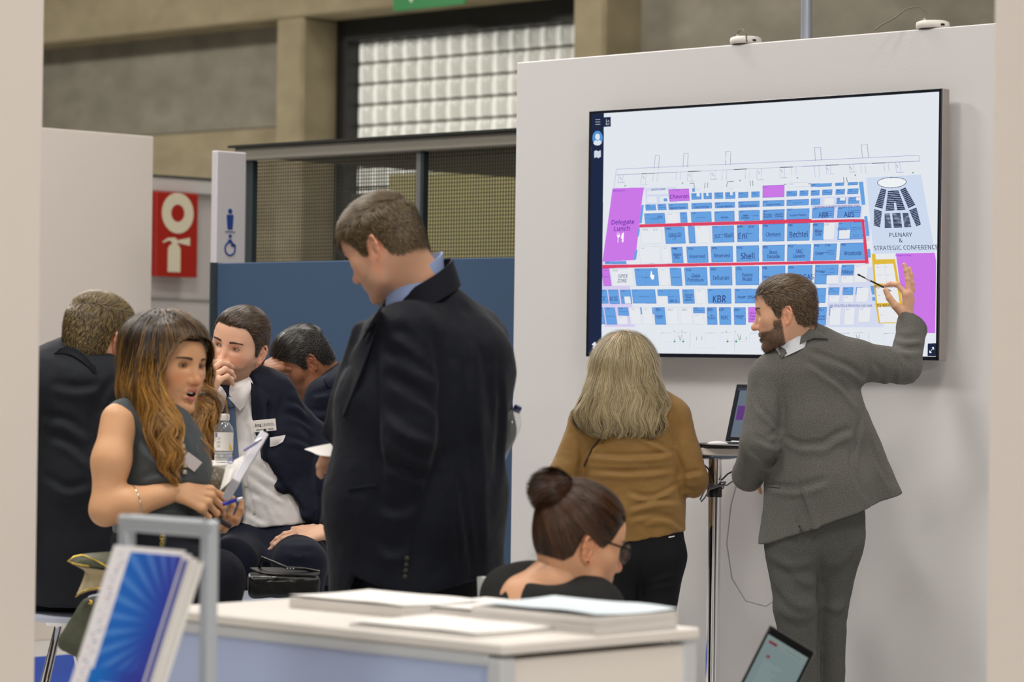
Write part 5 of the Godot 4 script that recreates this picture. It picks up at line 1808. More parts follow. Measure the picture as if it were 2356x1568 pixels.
	t.limb(P(1834, 1400, z - 0.02), P(1846, 1600, z + 0.02), X, Vector2(0.070, 0.075), Vector2(0.058, 0.062), 0.02)
	t.limb(P(1846, 1600, z + 0.02), P(1850, 1812, z + 0.05), X, Vector2(0.058, 0.062), Vector2(0.055, 0.06), 0.02)
	t.limb(P(1932, 1230, z + 0.02), P(1912, 1400, z + 0.05), X, Vector2(0.078, 0.10), Vector2(0.052, 0.075), 0.03)
	t.limb(P(1912, 1400, z + 0.05), P(1906, 1600, z + 0.1), X, Vector2(0.052, 0.075), Vector2(0.050, 0.062), 0.02)
	t.limb(P(1906, 1600, z + 0.1), P(1904, 1790, z + 0.12), X, Vector2(0.050, 0.062), Vector2(0.052, 0.06), 0.02)
	for c in [[[1888, 1270], [1886, 1340], [1886, 1480], [1886, 1560]]]:
		crease(t, c, 0.012, -0.016, z - 0.5)
	for c in [[[1760, 1275], [1820, 1300], [1880, 1285]], [[1775, 1330], [1830, 1390], [1880, 1390]], [[1790, 1400], [1840, 1420], [1882, 1405]], [[1800, 1290], [1850, 1340], [1882, 1330]], [[1895, 1390], [1930, 1400], [1946, 1380]], [[1900, 1300], [1940, 1290], [1970, 1250]]]:
		crease(t, c, 0.016, 0.007, z - 0.5)
		crease(t, [[c[0][0], c[0][1] + 20], [c[1][0], c[1][1] + 20], [c[2][0], c[2][1] + 20]], 0.016, -0.006, z - 0.5)
	t.noise = j.noise
	t.namp = 0.005
	var tm := MB.new()
	t.build(tm, 0.007)
	M.tweed2 = cloth(rgb8(26, 27, 27), rgb8(140, 140, 135), 7.0, 0.24, 31, 0.95, 0.06)
	obj("trousers", tm, M.tweed2, who)
	shoes(who, P(1850, 1812, z + 0.05), P(1904, 1790, z + 0.12), B)

func mat_eye() -> StandardMaterial3D:
	if not M.has("eye"):
		M.eye = vcol(mat(Color.WHITE, 0.12, 0.0, 0.6))
	return M.eye

func brows(mb: MB, f: Fld, xf: Transform3D, c: Color, arch := 0.004) -> void:
	var ids := f.all()
	var rg := RandomNumberGenerator.new()
	rg.seed = 5
	for s in [-1.0, 1.0]:
		for i in 280:
			var t := rg.randf()
			var x: float = s * lerpf(0.014, 0.050, t)
			var y := 0.0185 + arch * sin(t * 2.2) + rg.randf_range(-0.0036, 0.0036) * (1.0 - t * 0.6)
			var p := f.march(Vector3(x, y, 0.16), Vector3(0, 0, -1), ids)
			var n := grad(f, p, ids)
			var d := Vector3(s * 0.9, 0.25 - 0.5 * t, -0.2)
			d = (d - n * d.dot(n)).normalized()
			mb.col = c * rg.randf_range(0.7, 1.25)
			mb.strand(PackedVector3Array([xf * (p - n * 0.0003), xf * (p + d * 0.004 + n * 0.0014), xf * (p + d * 0.008 + n * 0.0008)]), 0.0007, xf.basis * n)
	mb.col = Color.WHITE

# the dark line of the upper lids
func lashes(lm: MB, xf: Transform3D, c: Color, w := 0.0010, L := 1.0) -> void:
	for s in [-1.0, 1.0]:
		for k in 30:
			var t := k / 29.0
			var r := Vector3(s * lerpf(0.0195, 0.0450, t), 0.0010 + 0.0034 * sin(t * PI), 0.0635 + 0.0135 * sqrt(maxf(0.05, 1.0 - pow((t - 0.5) * 1.75, 2.0))))
			lm.col = c
			lm.strand(PackedVector3Array([xf * r, xf * (r + Vector3(s * 0.002 * t, -0.0004, 0.0025 * L)), xf * (r + Vector3(s * 0.004 * t, 0.0010, 0.0045 * L))]), w, xf.basis.y)
	lm.col = Color.WHITE

# a shirt collar: a band round the neck, higher behind; back and front are points on the neck's axis
func collar_ring(mb: MB, back: Vector3, front: Vector3, r0: float, r1: float, h: float, xf: Transform3D) -> void:
	var mid := back.lerp(front, 0.5)
	var ax := (front - back)
	ax.y = 0
	ax = ax.normalized()
	var side := UP.cross(ax).normalized()
	var rows := []
	for i in 3:
		var row := []
		for k in 17:
			var t := lerpf(-PI * 0.94, PI * 0.94, k / 16.0)
			var fr := (1.0 - cos(t)) * 0.5      # 0 behind, 1 in front
			var r := lerpf(r0, r1, i / 2.0)
			var y := lerpf(back.y, front.y, fr) + h * 0.5 - h * i / 2.0
			row.append(Vector3(mid.x, y, mid.z) - ax * cos(t) * (r * 1.02) + side * sin(t) * r)
		rows.append(row)
	mb.sheet(rows, 6, 32, 0.004)

func shoes(who: Node3D, a: Vector3, b: Vector3, dir: Vector3) -> void:
	for p in [a, b]:
		var f := Fld.new()
		var q := Vector3(p.x, 0.045, p.z)
		f.limb(q - dir * 0.06, q + dir * 0.17 - UP * 0.012, dir.cross(UP), Vector2(0.042, 0.045), Vector2(0.045, 0.03), 0.03)
		f.cone(q, q + UP * 0.07, 0.045, 0.042, 0.03)
		f.half(Vector3(0, 0.002, 0), -UP)
		var m := MB.new()
		f.build(m, 0.009)
		obj("shoe", m, M.black, who)

# ---------------------------------------------------------------- the woman with long blonde hair and a mustard blouse
func woman_blonde() -> void:
	var z := 10.1
	var base := P(1460, 800, z)
	base.y = 0.0
	var who := thing("person", base, "woman with long blonde hair and mustard blouse, back turned, below the wall display", "person")
	var X := Vector3(1, 0, 0)
	var sk := lin(222, 180, 156)
	var xf := facing(P(1440, 838, z), Vector3(0.72, -0.1, -0.66), UP, 0.93)
	var hf := head_field({"female": true, "neck": local_of(xf, P(1440, 935, z)), "no_ears": true})
	var mb := MB.new()
	hf.build(mb, 0.003, xf, face_paint({"skin": sk}))
	var hnd := hand_field({"curl": [[0.5, 0.6, 0.4], [0.5, 0.6, 0.4], [0.5, 0.6, 0.4], [0.5, 0.6, 0.4]]})
	var so := func(p: Vector3, g: Vector3) -> Color: return sk
	hnd.build(mb, 0.004, hand_xf(P(1592, 1098, z + 0.22), Vector3(-0.3, 0.1, -1), Vector3(0.5, 0.8, 0), true, 0.92), so)
	hnd.build(mb, 0.004, hand_xf(P(1352, 1118, z + 0.26), Vector3(0.3, 0.1, -1), Vector3(-0.5, 0.8, 0), false, 0.92), so)
	obj("body", mb, skin_mat(), who)
	# glasses: the rim and the side bar seen past the hair
	var gm := MB.new()
	var ring := []
	for s in [-1.0, 1.0]:
		ring = []
		for k in 21:
			ring.append(xf * Vector3(s * 0.033 + cos(TAU * k / 20) * 0.023, -0.002 + sin(TAU * k / 20) * 0.018, 0.094))
		gm.tube(ring, [0.0014], 6)
		gm.tube([xf * Vector3(s * 0.055, 0.004, 0.092), xf * Vector3(s * 0.078, 0.006, 0.03), xf * Vector3(s * 0.076, 0.0, -0.02)], [0.0013], 6)
	gm.tube([xf * Vector3(-0.011, 0.002, 0.096), xf * Vector3(0.011, 0.002, 0.096)], [0.0014], 6)
	obj("glasses", gm, M.dark, who)
	# blouse
	var b := Fld.new()
	b.limb(P(1446, 955, z), P(1452, 1070, z), X, Vector2(0.160, 0.105), Vector2(0.158, 0.115), 0.05)
	b.limb(P(1452, 1070, z), P(1462, 1160, z), X, Vector2(0.158, 0.115), Vector2(0.156, 0.12), 0.05)
	b.limb(P(1462, 1160, z), P(1474, 1280, z), X, Vector2(0.156, 0.12), Vector2(0.164, 0.125), 0.05)
	b.chain([P(1440, 910, z), P(1352, 968, z)], [0.056, 0.058], 0.05)
	b.chain([P(1442, 910, z), P(1545, 952, z)], [0.056, 0.058], 0.05)
	b.chain([P(1348, 980, z), P(1302, 1085, z - 0.02), P(1336, 1118, z + 0.16), P(1340, 1118, z + 0.2)], [0.060, 0.052, 0.042, 0.042], 0.022)
	b.chain([P(1552, 968, z), P(1592, 1102, z - 0.02), P(1596, 1104, z + 0.14), P(1595, 1100, z + 0.2)], [0.060, 0.054, 0.044, 0.042], 0.022)
	var hd := P(1582, 1219, z) - P(1440, 1243, z)
	b.half(P(1440, 1243, z), Vector3(hd.y, -hd.x, 0))
	crease(b, [[1556, 935], [1566, 990], [1552, 1030]], 0.007, -0.008, z - 0.5)
	crease(b, [[1548, 1030], [1566, 1080], [1570, 1140]], 0.010, -0.012, z - 0.5)
	crease(b, [[1330, 985], [1340, 1040], [1334, 1100]], 0.010, -0.012, z - 0.5)
	for c in [[[1350, 1040], [1420, 1046], [1500, 1044], [1548, 1038]], [[1440, 985], [1490, 1005], [1545, 1036]], [[1445, 1130], [1500, 1140], [1560, 1110]], [[1450, 1165], [1510, 1150], [1565, 1150]], [[1448, 1190], [1500, 1180], [1560, 1190]], [[1480, 1195], [1530, 1190], [1575, 1212]], [[1380, 1010], [1350, 1040], [1336, 1080]], [[1560, 1090], [1590, 1085], [1615, 1080]], [[1570, 1120], [1600, 1130], [1615, 1120]], [[1350, 1080], [1450, 1084], [1550, 1076]]]:
		crease(b, c, 0.008, -0.010, z - 0.5)
		var c2 := []
		for q in c:
			c2.append([q[0], q[1] + 13])
		crease(b, c2, 0.009, 0.007, z - 0.5)
	crease(b, [[1420, 985], [1360, 1040], [1334, 1100]], 0.005, -0.006, z - 0.5)
	b.noise = FastNoiseLite.new()
	b.noise.frequency = 9.0
	b.namp = 0.005
	var bm := MB.new()
	b.build(bm, 0.0062)
	var bl := cloth(rgb8(132, 100, 54), rgb8(146, 112, 64), 8.0, 0.3, 33, 0.55, 0.03)
	bl.rim_enabled = true
	bl.rim = 0.2
	obj("blouse", bm, bl, who)
	# strap of a small bag across the back
	var st := MB.new()
	on_cloth(st, b, [[1436, 962], [1400, 990], [1362, 1030], [1338, 1085]], z - 0.5, 0.003, 0.003)
	obj("bag_strap", st, mat(rgb8(60, 46, 28), 0.6), who)
	# trousers
	var t := Fld.new()
	t.limb(P(1476, 1215, z), P(1478, 1275, z), X, Vector2(0.140, 0.115), Vector2(0.146, 0.125), 0.04)
	t.limb(P(1524, 1280, z), P(1504, 1440, z), X, Vector2(0.078, 0.105), Vector2(0.066, 0.08), 0.025)
	t.limb(P(1504, 1440, z), P(1498, 1770, z), X, Vector2(0.066, 0.08), Vector2(0.052, 0.06), 0.02)
	t.limb(P(1430, 1280, z), P(1440, 1440, z), X, Vector2(0.078, 0.105), Vector2(0.066, 0.08), 0.025)
	t.limb(P(1440, 1440, z), P(1440, 1770, z), X, Vector2(0.066, 0.08), Vector2(0.052, 0.06), 0.02)
	crease(t, [[1480, 1270], [1474, 1340], [1470, 1420]], 0.010, -0.010, z - 0.5)
	for c in [[[1470, 1360], [1520, 1350], [1565, 1345]], [[1475, 1345], [1530, 1330], [1572, 1310]], [[1470, 1395], [1520, 1392], [1558, 1380]]]:
		crease(t, c, 0.010, 0.006, z - 0.5)
	var tm := MB.new()
	t.build(tm, 0.009)
	obj("trousers", tm, cloth(rgb8(16, 17, 21), rgb8(26, 27, 32), 8.0, 0.3, 34, 0.8), who)
	var tg := MB.new()
	patch(tg, t, [[[1538, 1234], [1552, 1231]], [[1538, 1237], [1552, 1234]]], z - 0.5, 0.001, 0.002, 1, 1)
	obj("metal_tag", tg, M.chrome, who)
	shoes(who, P(1498, 1776, z), P(1440, 1776, z), B)
	# hair: a soft mass with waves of hair over it
	var v := Fld.new()
	v.ell(P(1438, 838, z), Vector3(0.100, 0.113, 0.110), 0.03)
	v.limb(P(1434, 850, z - 0.03), P(1430, 915, z - 0.05), X, Vector2(0.098, 0.085), Vector2(0.112, 0.075), 0.03)
	v.limb(P(1430, 915, z - 0.05), P(1424, 958, z - 0.07), X, Vector2(0.112, 0.075), Vector2(0.148, 0.062), 0.04)
	v.cone(P(1498, 890, z - 0.06), P(1516, 922, z - 0.08), 0.03, 0.02, 0.03)
	long_hair(who, v, P(1438, 870, z - 0.03), 21000, 0.13, lin(132, 116, 84), lin(206, 188, 146), lin(112, 98, 72), Vector3(0.0, 0, 0), 0.0013, 0.45, 41)

# a mass of long hair: a base surface, and hairs lying on it that run downwards in waves
func long_hair(who: Node3D, v: Fld, ce: Vector3, n: int, L: float, c0: Color, c1: Color, cb: Color, drift: Vector3, w: float, wave: float, sd: int, tint = null, face = null) -> void:
	var nz := FastNoiseLite.new()
	nz.seed = sd
	nz.frequency = 22.0
	v.noise = nz
	v.nsc = Vector3(1, 0.25, 1)
	v.namp = 0.010
	var vm := MB.new()
	var pb := func(p: Vector3, g: Vector3) -> Color: return cb if tint == null else tint.call(p, 0.35)
	v.build(vm, 0.0045, Transform3D(), pb)
	v.namp = 0.0
	var reach := func(p: Vector3, d: Vector3) -> float: return (0.0 if face != null and ((face[0] * p - face[1]) / face[2]).length() < 1.06 else L)
	var shy := func(p: Vector3) -> Vector3:     # hair parts round the face
		if face == null:
			return Vector3.ZERO
		var q: Vector3 = (face[0] * p - face[1]) / face[2]
		if q.length() > 1.3:
			return Vector3.ZERO
		return (face[0] as Transform3D).basis.inverse() * Vector3(q.x, q.y * 0.3, -absf(q.z) - 0.4).normalized() * (3.0 * (1.3 - q.length()) / 0.3)
	var flow := func(p: Vector3, nn: Vector3, t: float) -> Vector3:
		var ph := nz.get_noise_3d(p.x * 0.8, p.y * 0.15, p.z * 0.8) * 6.0
		var away := Vector3(p.x - ce.x, 0, p.z - ce.z) * 2.0
		return Vector3(0, -1, 0) + away * clampf(nn.y, 0, 1) * 4.0 + Vector3(sin(p.y * 58.0 + ph), 0, cos(p.y * 50.0 + ph)) * wave * clampf((ce.y + 0.06 - p.y) * 9.0, 0.0, 1.0) + drift + shy.call(p)
	var o := {"w": w, "lift": 0.06, "lay": 0.2, "c0": c0, "c1": c1, "seed": sd, "clump": 34.0, "jit": 0.28, "off": 0.006, "segs": 8, "skull": v.kd.size(), "ce": ce, "far": 0.5}
	if tint != null:
		o["tint"] = tint
	if face != null and face.size() > 3:
		o["ces"] = [ce, ce, ce, face[3]]
	hair(vm, v, Transform3D(), n, reach, flow, o)
	obj("hair", vm, hair_mat(0.42), who)

# ---------------------------------------------------------------- the tall man in the navy jacket who looks down at a paper
func man_standing() -> void:
	var z := 7.0
	var base := P(960, 800, z)
	base.y = 0.0
	var who := thing("person", base, "tall standing man in a navy jacket and blue shirt, head bowed", "person")
	var sk := lin(206, 160, 132)
	var xf := facing(P(877, 562, z), Vector3(-0.74, -0.50, -0.43), Vector3(-0.1, 1, 0), 0.96)
	var neck := local_of(xf, P(975, 665, z + 0.03))
	var hf := head_field({"neck": neck, "neck_r": 0.062, "fat": 0.004, "eye_open": 0.003})
	var line := func(p: Vector3) -> float: return p.y - line_at(MALE_LINE, p.z) + 0.004
	var stub := func(p: Vector3) -> float: return 0.22 * smoothstep(0.0, 0.02, -0.05 - p.y) * smoothstep(0.0, 0.02, p.z) * smoothstep(-0.13, -0.115, p.y)
	var mb := MB.new()
	hf.build(mb, 0.0022, xf, face_paint({"skin": sk, "line": line, "scalp": lin(92, 74, 54), "beard": lin(110, 92, 80), "beard_at": stub}))
	var so := func(p: Vector3, g: Vector3) -> Color: return sk
	# left hand: a loose fist at his side
	var lf := hand_field({"curl": [[1.0, 1.25, 0.7], [1.05, 1.3, 0.7], [1.1, 1.3, 0.7], [1.15, 1.3, 0.7]], "spread": [-0.04, 0.0, 0.04, 0.08], "thumb": [Vector3(0.45, 0.75, -0.45), Vector3(0.15, 0.85, -0.5), Vector3(-0.25, 0.8, -0.5)]})
	lf.build(mb, 0.0024, hand_xf(P(902, 1318, z - 0.06), Vector3(-0.42, -0.88, -0.1), Vector3(0.22, -0.25, 0.95), false, 1.06), so)
	# right hand holds a sheet in front of him
	var rf := hand_field({"curl": [[0.7, 0.6, 0.3], [0.7, 0.6, 0.3], [0.7, 0.6, 0.3], [0.8, 0.6, 0.3]], "thumb": [Vector3(0.5, 0.7, -0.6), Vector3(0.2, 0.9, -0.5), Vector3(0.0, 1, -0.4)]})
	rf.build(mb, 0.003, hand_xf(P(868, 1036, z + 0.17), Vector3(-1, 0.12, -0.1), Vector3(0, 1, 0.3), true), so)
	obj("body", mb, skin_mat(), who)
	obj("eyes", eyes(xf, Vector3(0, -0.3, 1), rgb8(90, 100, 110)), mat_eye(), who)
	var hm := MB.new()
	var reach := func(p: Vector3, d: Vector3) -> float:
		var l := p.y - line_at(MALE_LINE, p.z) + 0.004
		if l < 0.001:
			return 0.0
		var top := smoothstep(0.035, 0.08, p.y)
		return lerpf(lerpf(0.005, 0.014, smoothstep(0.0, 0.04, p.y)), 0.030, top) * (1.0 + 0.5 * smoothstep(0.04, 0.08, p.z))
	var flow := func(p: Vector3, n: Vector3, t: float) -> Vector3:
		var top := smoothstep(0.035, 0.08, p.y)
		return Vector3(0.1, 0.1, 0.8).lerp(Vector3(0, -1.0, -0.4), 1.0 - top)
	hair(hm, hf, xf, 22000, reach, flow, {"w": 0.0011, "lift": 0.35, "c0": lin(62, 50, 36), "c1": lin(132, 112, 82), "seed": 17, "clump": 90.0, "jit": 0.6, "off": 0.004, "segs": 4})
	brows(hm, hf, xf, lin(70, 56, 42))
	obj("hair", hm, hair_mat(), who)
	var sm := MB.new()
	collar_ring(sm, P(1003, 606, z + 0.04), P(897, 690, z + 0.0), 0.066, 0.071, 0.056, xf)
	obj("shirt", sm, mat(rgb8(140, 158, 200), 0.8), who)
	# jacket
	var X := Vector3(0.9, 0, -0.43)
	var j := Fld.new()
	j.limb(P(988, 815, z), P(970, 940, z), X, Vector2(0.175, 0.125), Vector2(0.190, 0.150), 0.06)
	j.limb(P(970, 940, z), P(957, 1150, z), X, Vector2(0.196, 0.150), Vector2(0.212, 0.160), 0.06)
	j.limb(P(957, 1150, z), P(958, 1440, z), X, Vector2(0.212, 0.160), Vector2(0.212, 0.16), 0.06)
	j.ball(P(1075, 840, z + 0.06), 0.105, 0.08)
	j.chain([P(1000, 722, z + 0.03), P(932, 788, z - 0.05)], [0.058, 0.074], 0.05)
	j.chain([P(1002, 712, z + 0.04), P(1080, 772, z + 0.14)], [0.062, 0.08], 0.05)
	j.chain([P(940, 772, z - 0.09), P(944, 1010, z - 0.15), P(903, 1270, z - 0.10), P(886, 1400, z - 0.08)], [0.080, 0.070, 0.050, 0.046], 0.02)
	j.chain([P(1100, 790, z + 0.2), P(1122, 985, z + 0.26), P(960, 1050, z + 0.28), P(872, 1038, z + 0.19)], [0.075, 0.062, 0.055, 0.047], 0.03)
	j.limb(P(842, 760, z + 0.02), P(775, 1000, z + 0.02), Vector3(1, 0.2, 0.2), Vector2(0.034, 0.022), Vector2(0.04, 0.02), 0.04)
	# cuff of the left sleeve
	var cd := (P(886, 1400, z - 0.08) - P(903, 1270, z - 0.10)).normalized()
	var cb := Basis(cd.cross(Vector3(0, 0, 1)).normalized(), cd, cd.cross(Vector3(0, 0, 1)).normalized().cross(cd))
	j.box(P(888, 1340, z - 0.1) + cd * 0.075, Vector3(0.09, 0.075, 0.075), Basis(Vector3(0, 0, 1), -0.2) * cb, 0.0, 0.004, 1)
	var hd := P(1185, 1312, z) - P(740, 1402, z)
	j.half(P(740, 1402, z), Vector3(hd.y, -hd.x, 0))
	# the sleeve stands clear of the body
	crease(j, [[880, 700], [866, 800], [862, 900], [868, 1020], [868, 1120], [852, 1220], [856, 1310]], 0.014, -0.014, z - 0.5)
	crease(j, [[985, 745], [1018, 850], [1022, 950], [1010, 1060], [985, 1150], [960, 1250], [940, 1330]], 0.018, -0.020, z - 0.5)
	for c in [[[880, 800], [940, 830], [1000, 870]], [[885, 860], [950, 900], [1015, 950]], [[875, 920], [930, 975], [1005, 1010]], [[880, 990], [940, 1040], [1000, 1050]], [[890, 760], [930, 770], [985, 830]], [[875, 1060], [930, 1080], [985, 1100]], [[870, 1150], [900, 1170], [950, 1160]], [[860, 1230], [890, 1260], [930, 1255]],
		[[1060, 690], [1110, 780], [1130, 900], [1135, 1000]], [[1000, 660], [1060, 760], [1090, 900]], [[1040, 700], [1075, 860], [1080, 1050]], [[1140, 820], [1150, 950], [1140, 1100]], [[1090, 900], [1095, 1100], [1110, 1290]]]:
		crease(j, c, 0.017, -0.012, z - 0.5)
		var c2 := []
		for q in c:
			c2.append([q[0] + 10, q[1] + 22])
		crease(j, c2, 0.019, 0.009, z - 0.5)
	crease(j, [[1055, 1080], [1075, 1200], [1090, 1330]], 0.008, -0.012, z - 0.5)
	crease(j, [[1010, 1010], [1040, 1100], [1060, 1340]], 0.005, -0.004, z - 0.5)
	j.noise = FastNoiseLite.new()
	j.noise.frequency = 6.0
	j.namp = 0.006
	var jm := MB.new()
	j.build(jm, 0.007)
	M.navy = cloth(rgb8(9, 12, 21), rgb8(18, 22, 35), 9.0, 0.35, 35, 0.72, 0.02)
	M.navy.rim_enabled = true
	M.navy.rim = 0.08
	obj("jacket", jm, M.navy, who)
	var lp := MB.new()
	patch(lp, j, [[[886, 690, 0.02], [868, 730, 0.02], [850, 770, 0.02], [842, 800, 0.014]], [[872, 712, 0.024], [840, 770, 0.026], [808, 815, 0.026], [802, 828, 0.024]], [[878, 720, 0.01], [852, 800, 0.012], [822, 880, 0.012], [790, 960, 0.008]]], z - 0.6, 0.005, 0.01, 8, 8)
	obj("lapel", lp, M.navy, who)
	var cm := MB.new()
	collar_ring(cm, P(1022, 622, z + 0.05), P(908, 714, z + 0.0), 0.074, 0.094, 0.060, xf)
	obj("collar", cm, M.navy, who)
	var pk := MB.new()
	patch(pk, j, [[[802, 1118], [840, 1112], [868, 1110]], [[802, 1126], [840, 1121], [868, 1119]]], z - 0.6, 0.004, 0.002, 2, 6)
	obj("pocket", pk, M.navy, who)
	for k in 4:
		var bt := MB.new()
		var p := hit(j, 936 - k * 1.5, 1284 + k * 14, z - 0.6, j.all())
		if p != Vector3.INF:
			bt.lathe([Vector2(0, 0.003), Vector2(0.005, 0.003), Vector2(0.0062, 0.0015), Vector2(0.0062, 0)], 14, Transform3D(Basis(Vector3(1, 0, 0), Vector3(0, 0, 1), Vector3(0, -1, 0)), p))
			obj("cuff_button", bt, mat(rgb8(34, 32, 22), 0.4), who)
	# trousers
	var t := Fld.new()
	t.limb(P(965, 1330, z + 0.02), P(965, 1420, z + 0.02), X, Vector2(0.17, 0.13), Vector2(0.165, 0.13), 0.04)
	t.limb(P(900, 1420, z - 0.03), P(920, 1800, z - 0.02), X, Vector2(0.09, 0.09), Vector2(0.07, 0.07), 0.03)
	t.limb(P(920, 1800, z - 0.02), P(930, 2130, z - 0.02), X, Vector2(0.07, 0.07), Vector2(0.055, 0.06), 0.03)
	t.limb(P(1040, 1420, z + 0.08), P(1030, 1800, z + 0.1), X, Vector2(0.09, 0.09), Vector2(0.07, 0.07), 0.03)
	t.limb(P(1030, 1800, z + 0.1), P(1030, 2130, z + 0.1), X, Vector2(0.07, 0.07), Vector2(0.055, 0.06), 0.03)
	var tm := MB.new()
	t.build(tm, 0.011)
	obj("trousers", tm, M.navy, who)
	shoes(who, P(930, 2130, z - 0.02), P(1030, 2130, z + 0.1), Vector3(-0.85, 0, -0.5))

# ---------------------------------------------------------------- the man at the far left, his back to us
func man_far_left() -> void:
	var z := 8.0
	var base := P(170, 1380, z)
	var who := thing("person", Vector3(base.x, 0.78, base.z), "seated man with short brown hair in a charcoal suit, his back turned", "person")
	var sk := lin(214, 166, 134)
	var xf := facing(P(232, 776, z), Vector3(0.55, -0.20, -0.81), UP, 0.99)
	var hf := head_field({"neck": local_of(xf, P(190, 870, z - 0.0)), "neck_r": 0.058})
	var line := func(p: Vector3) -> float: return p.y - line_at(MALE_LINE, p.z) + 0.006
	var mb := MB.new()
	hf.build(mb, 0.0026, xf, face_paint({"skin": sk, "line": line, "scalp": lin(80, 66, 44)}))
	obj("body", mb, skin_mat(), who)
	obj("eyes", eyes(xf, Vector3(0, 0, 1), rgb8(90, 100, 110)), mat_eye(), who)
	var hm := MB.new()
	var reach := func(p: Vector3, d: Vector3) -> float:
		var l := p.y - line_at(MALE_LINE, p.z) + 0.006
		if l < 0.001:
			return 0.0
		return lerpf(lerpf(0.008, 0.016, smoothstep(-0.02, 0.04, p.y)), 0.026, smoothstep(0.04, 0.08, p.y))
	var flow := func(p: Vector3, n: Vector3, t: float) -> Vector3:
		var top := smoothstep(0.04, 0.09, p.y)
		return Vector3(0.2, 0.2, 0.7).lerp(Vector3(0, -1.0, -0.3), 1.0 - top)
	hair(hm, hf, xf, 22000, reach, flow, {"w": 0.0012, "lift": 0.34, "c0": lin(60, 48, 28), "c1": lin(146, 124, 80), "seed": 27, "clump": 80.0, "jit": 0.55, "off": 0.004, "segs": 4})
	obj("hair", hm, hair_mat(), who)
	var sm := MB.new()
	collar_ring(sm, P(165, 826, z - 0.03), P(228, 865, z + 0.05), 0.062, 0.070, 0.05, xf)
	obj("shirt", sm, mat(rgb8(196, 204, 220), 0.8), who)
	var X := Vector3(0.8, 0, 0.6)
	var j := Fld.new()
	j.limb(P(168, 900, z), P(172, 1100, z), X, Vector2(0.200, 0.13), Vector2(0.185, 0.14), 0.06)
	j.limb(P(172, 1100, z), P(172, 1420, z), X, Vector2(0.185, 0.14), Vector2(0.200, 0.16), 0.06)
	j.chain([P(170, 845, z), P(50, 880, z - 0.1)], [0.066, 0.075], 0.06)
	j.chain([P(182, 850, z), P(262, 912, z + 0.06)], [0.066, 0.075], 0.06)
	j.chain([P(262, 920, z + 0.05), P(272, 1100, z + 0.04), P(330, 1180, z + 0.22)], [0.078, 0.066, 0.052], 0.02)
	j.chain([P(45, 890, z - 0.1), P(10, 1100, z - 0.12), P(60, 1220, z + 0.1)], [0.075, 0.065, 0.05], 0.03)
	j.half(P(170, 1386, z), Vector3(0, -1, 0))
	crease(j, [[280, 862], [238, 900], [214, 960], [210, 1040]], 0.012, -0.014, z - 0.5)
	for c in [[[100, 955], [150, 965], [200, 1000]], [[120, 880], [180, 890], [230, 880]], [[110, 1000], [160, 1020], [200, 1060]], [[225, 1010], [260, 1020], [290, 1010]], [[100, 1090], [150, 1120], [200, 1110]], [[230, 940], [262, 950], [288, 945]]]:
		crease(j, c, 0.012, -0.012, z - 0.5)
		var c2 := []
		for q in c:
			c2.append([q[0] + 5, q[1] + 18])
		crease(j, c2, 0.014, 0.010, z - 0.5)
	j.noise = FastNoiseLite.new()
	j.noise.frequency = 6.0
	j.namp = 0.006
	var jm := MB.new()
	j.build(jm, 0.008)
	M.charcoal = cloth(rgb8(26, 29, 35), rgb8(40, 43, 51), 9.0, 0.35, 36, 0.75, 0.02)
	M.charcoal.rim_enabled = true
	M.charcoal.rim = 0.12
	obj("jacket", jm, M.charcoal, who)
	var cm := MB.new()
	patch(cm, j, [[[138, 800, 0.018], [162, 797, 0.024], [192, 812, 0.026], [218, 840, 0.018]], [[132, 806, 0.01], [158, 804, 0.014], [190, 820, 0.014], [218, 848, 0.01]], [[124, 812, 0.002], [152, 812, 0.004], [187, 829, 0.004], [218, 857, 0.002]]], z - 0.6, 0.006, 0.004, 6, 10)
	obj("collar", cm, M.charcoal, who)
	var t := Fld.new()
	t.limb(P(130, 1360, z), P(250, 1360, z + 0.42), UP, Vector2(0.085, 0.1), Vector2(0.07, 0.08), 0.04)
	t.limb(P(215, 1360, z), P(330, 1360, z + 0.40), UP, Vector2(0.085, 0.1), Vector2(0.07, 0.08), 0.04)
	var fl := t
	for q in [P(250, 1360, z + 0.42), P(330, 1360, z + 0.40)]:
		fl.cone(q, Vector3(q.x, 0.3, q.z), 0.07, 0.055, 0.03)
	t.half(P(170, 1384, z), Vector3(0, -1, 0.0)) if false else null
	var tm := MB.new()
	t.build(tm, 0.014)
	obj("trousers", tm, M.charcoal, who)

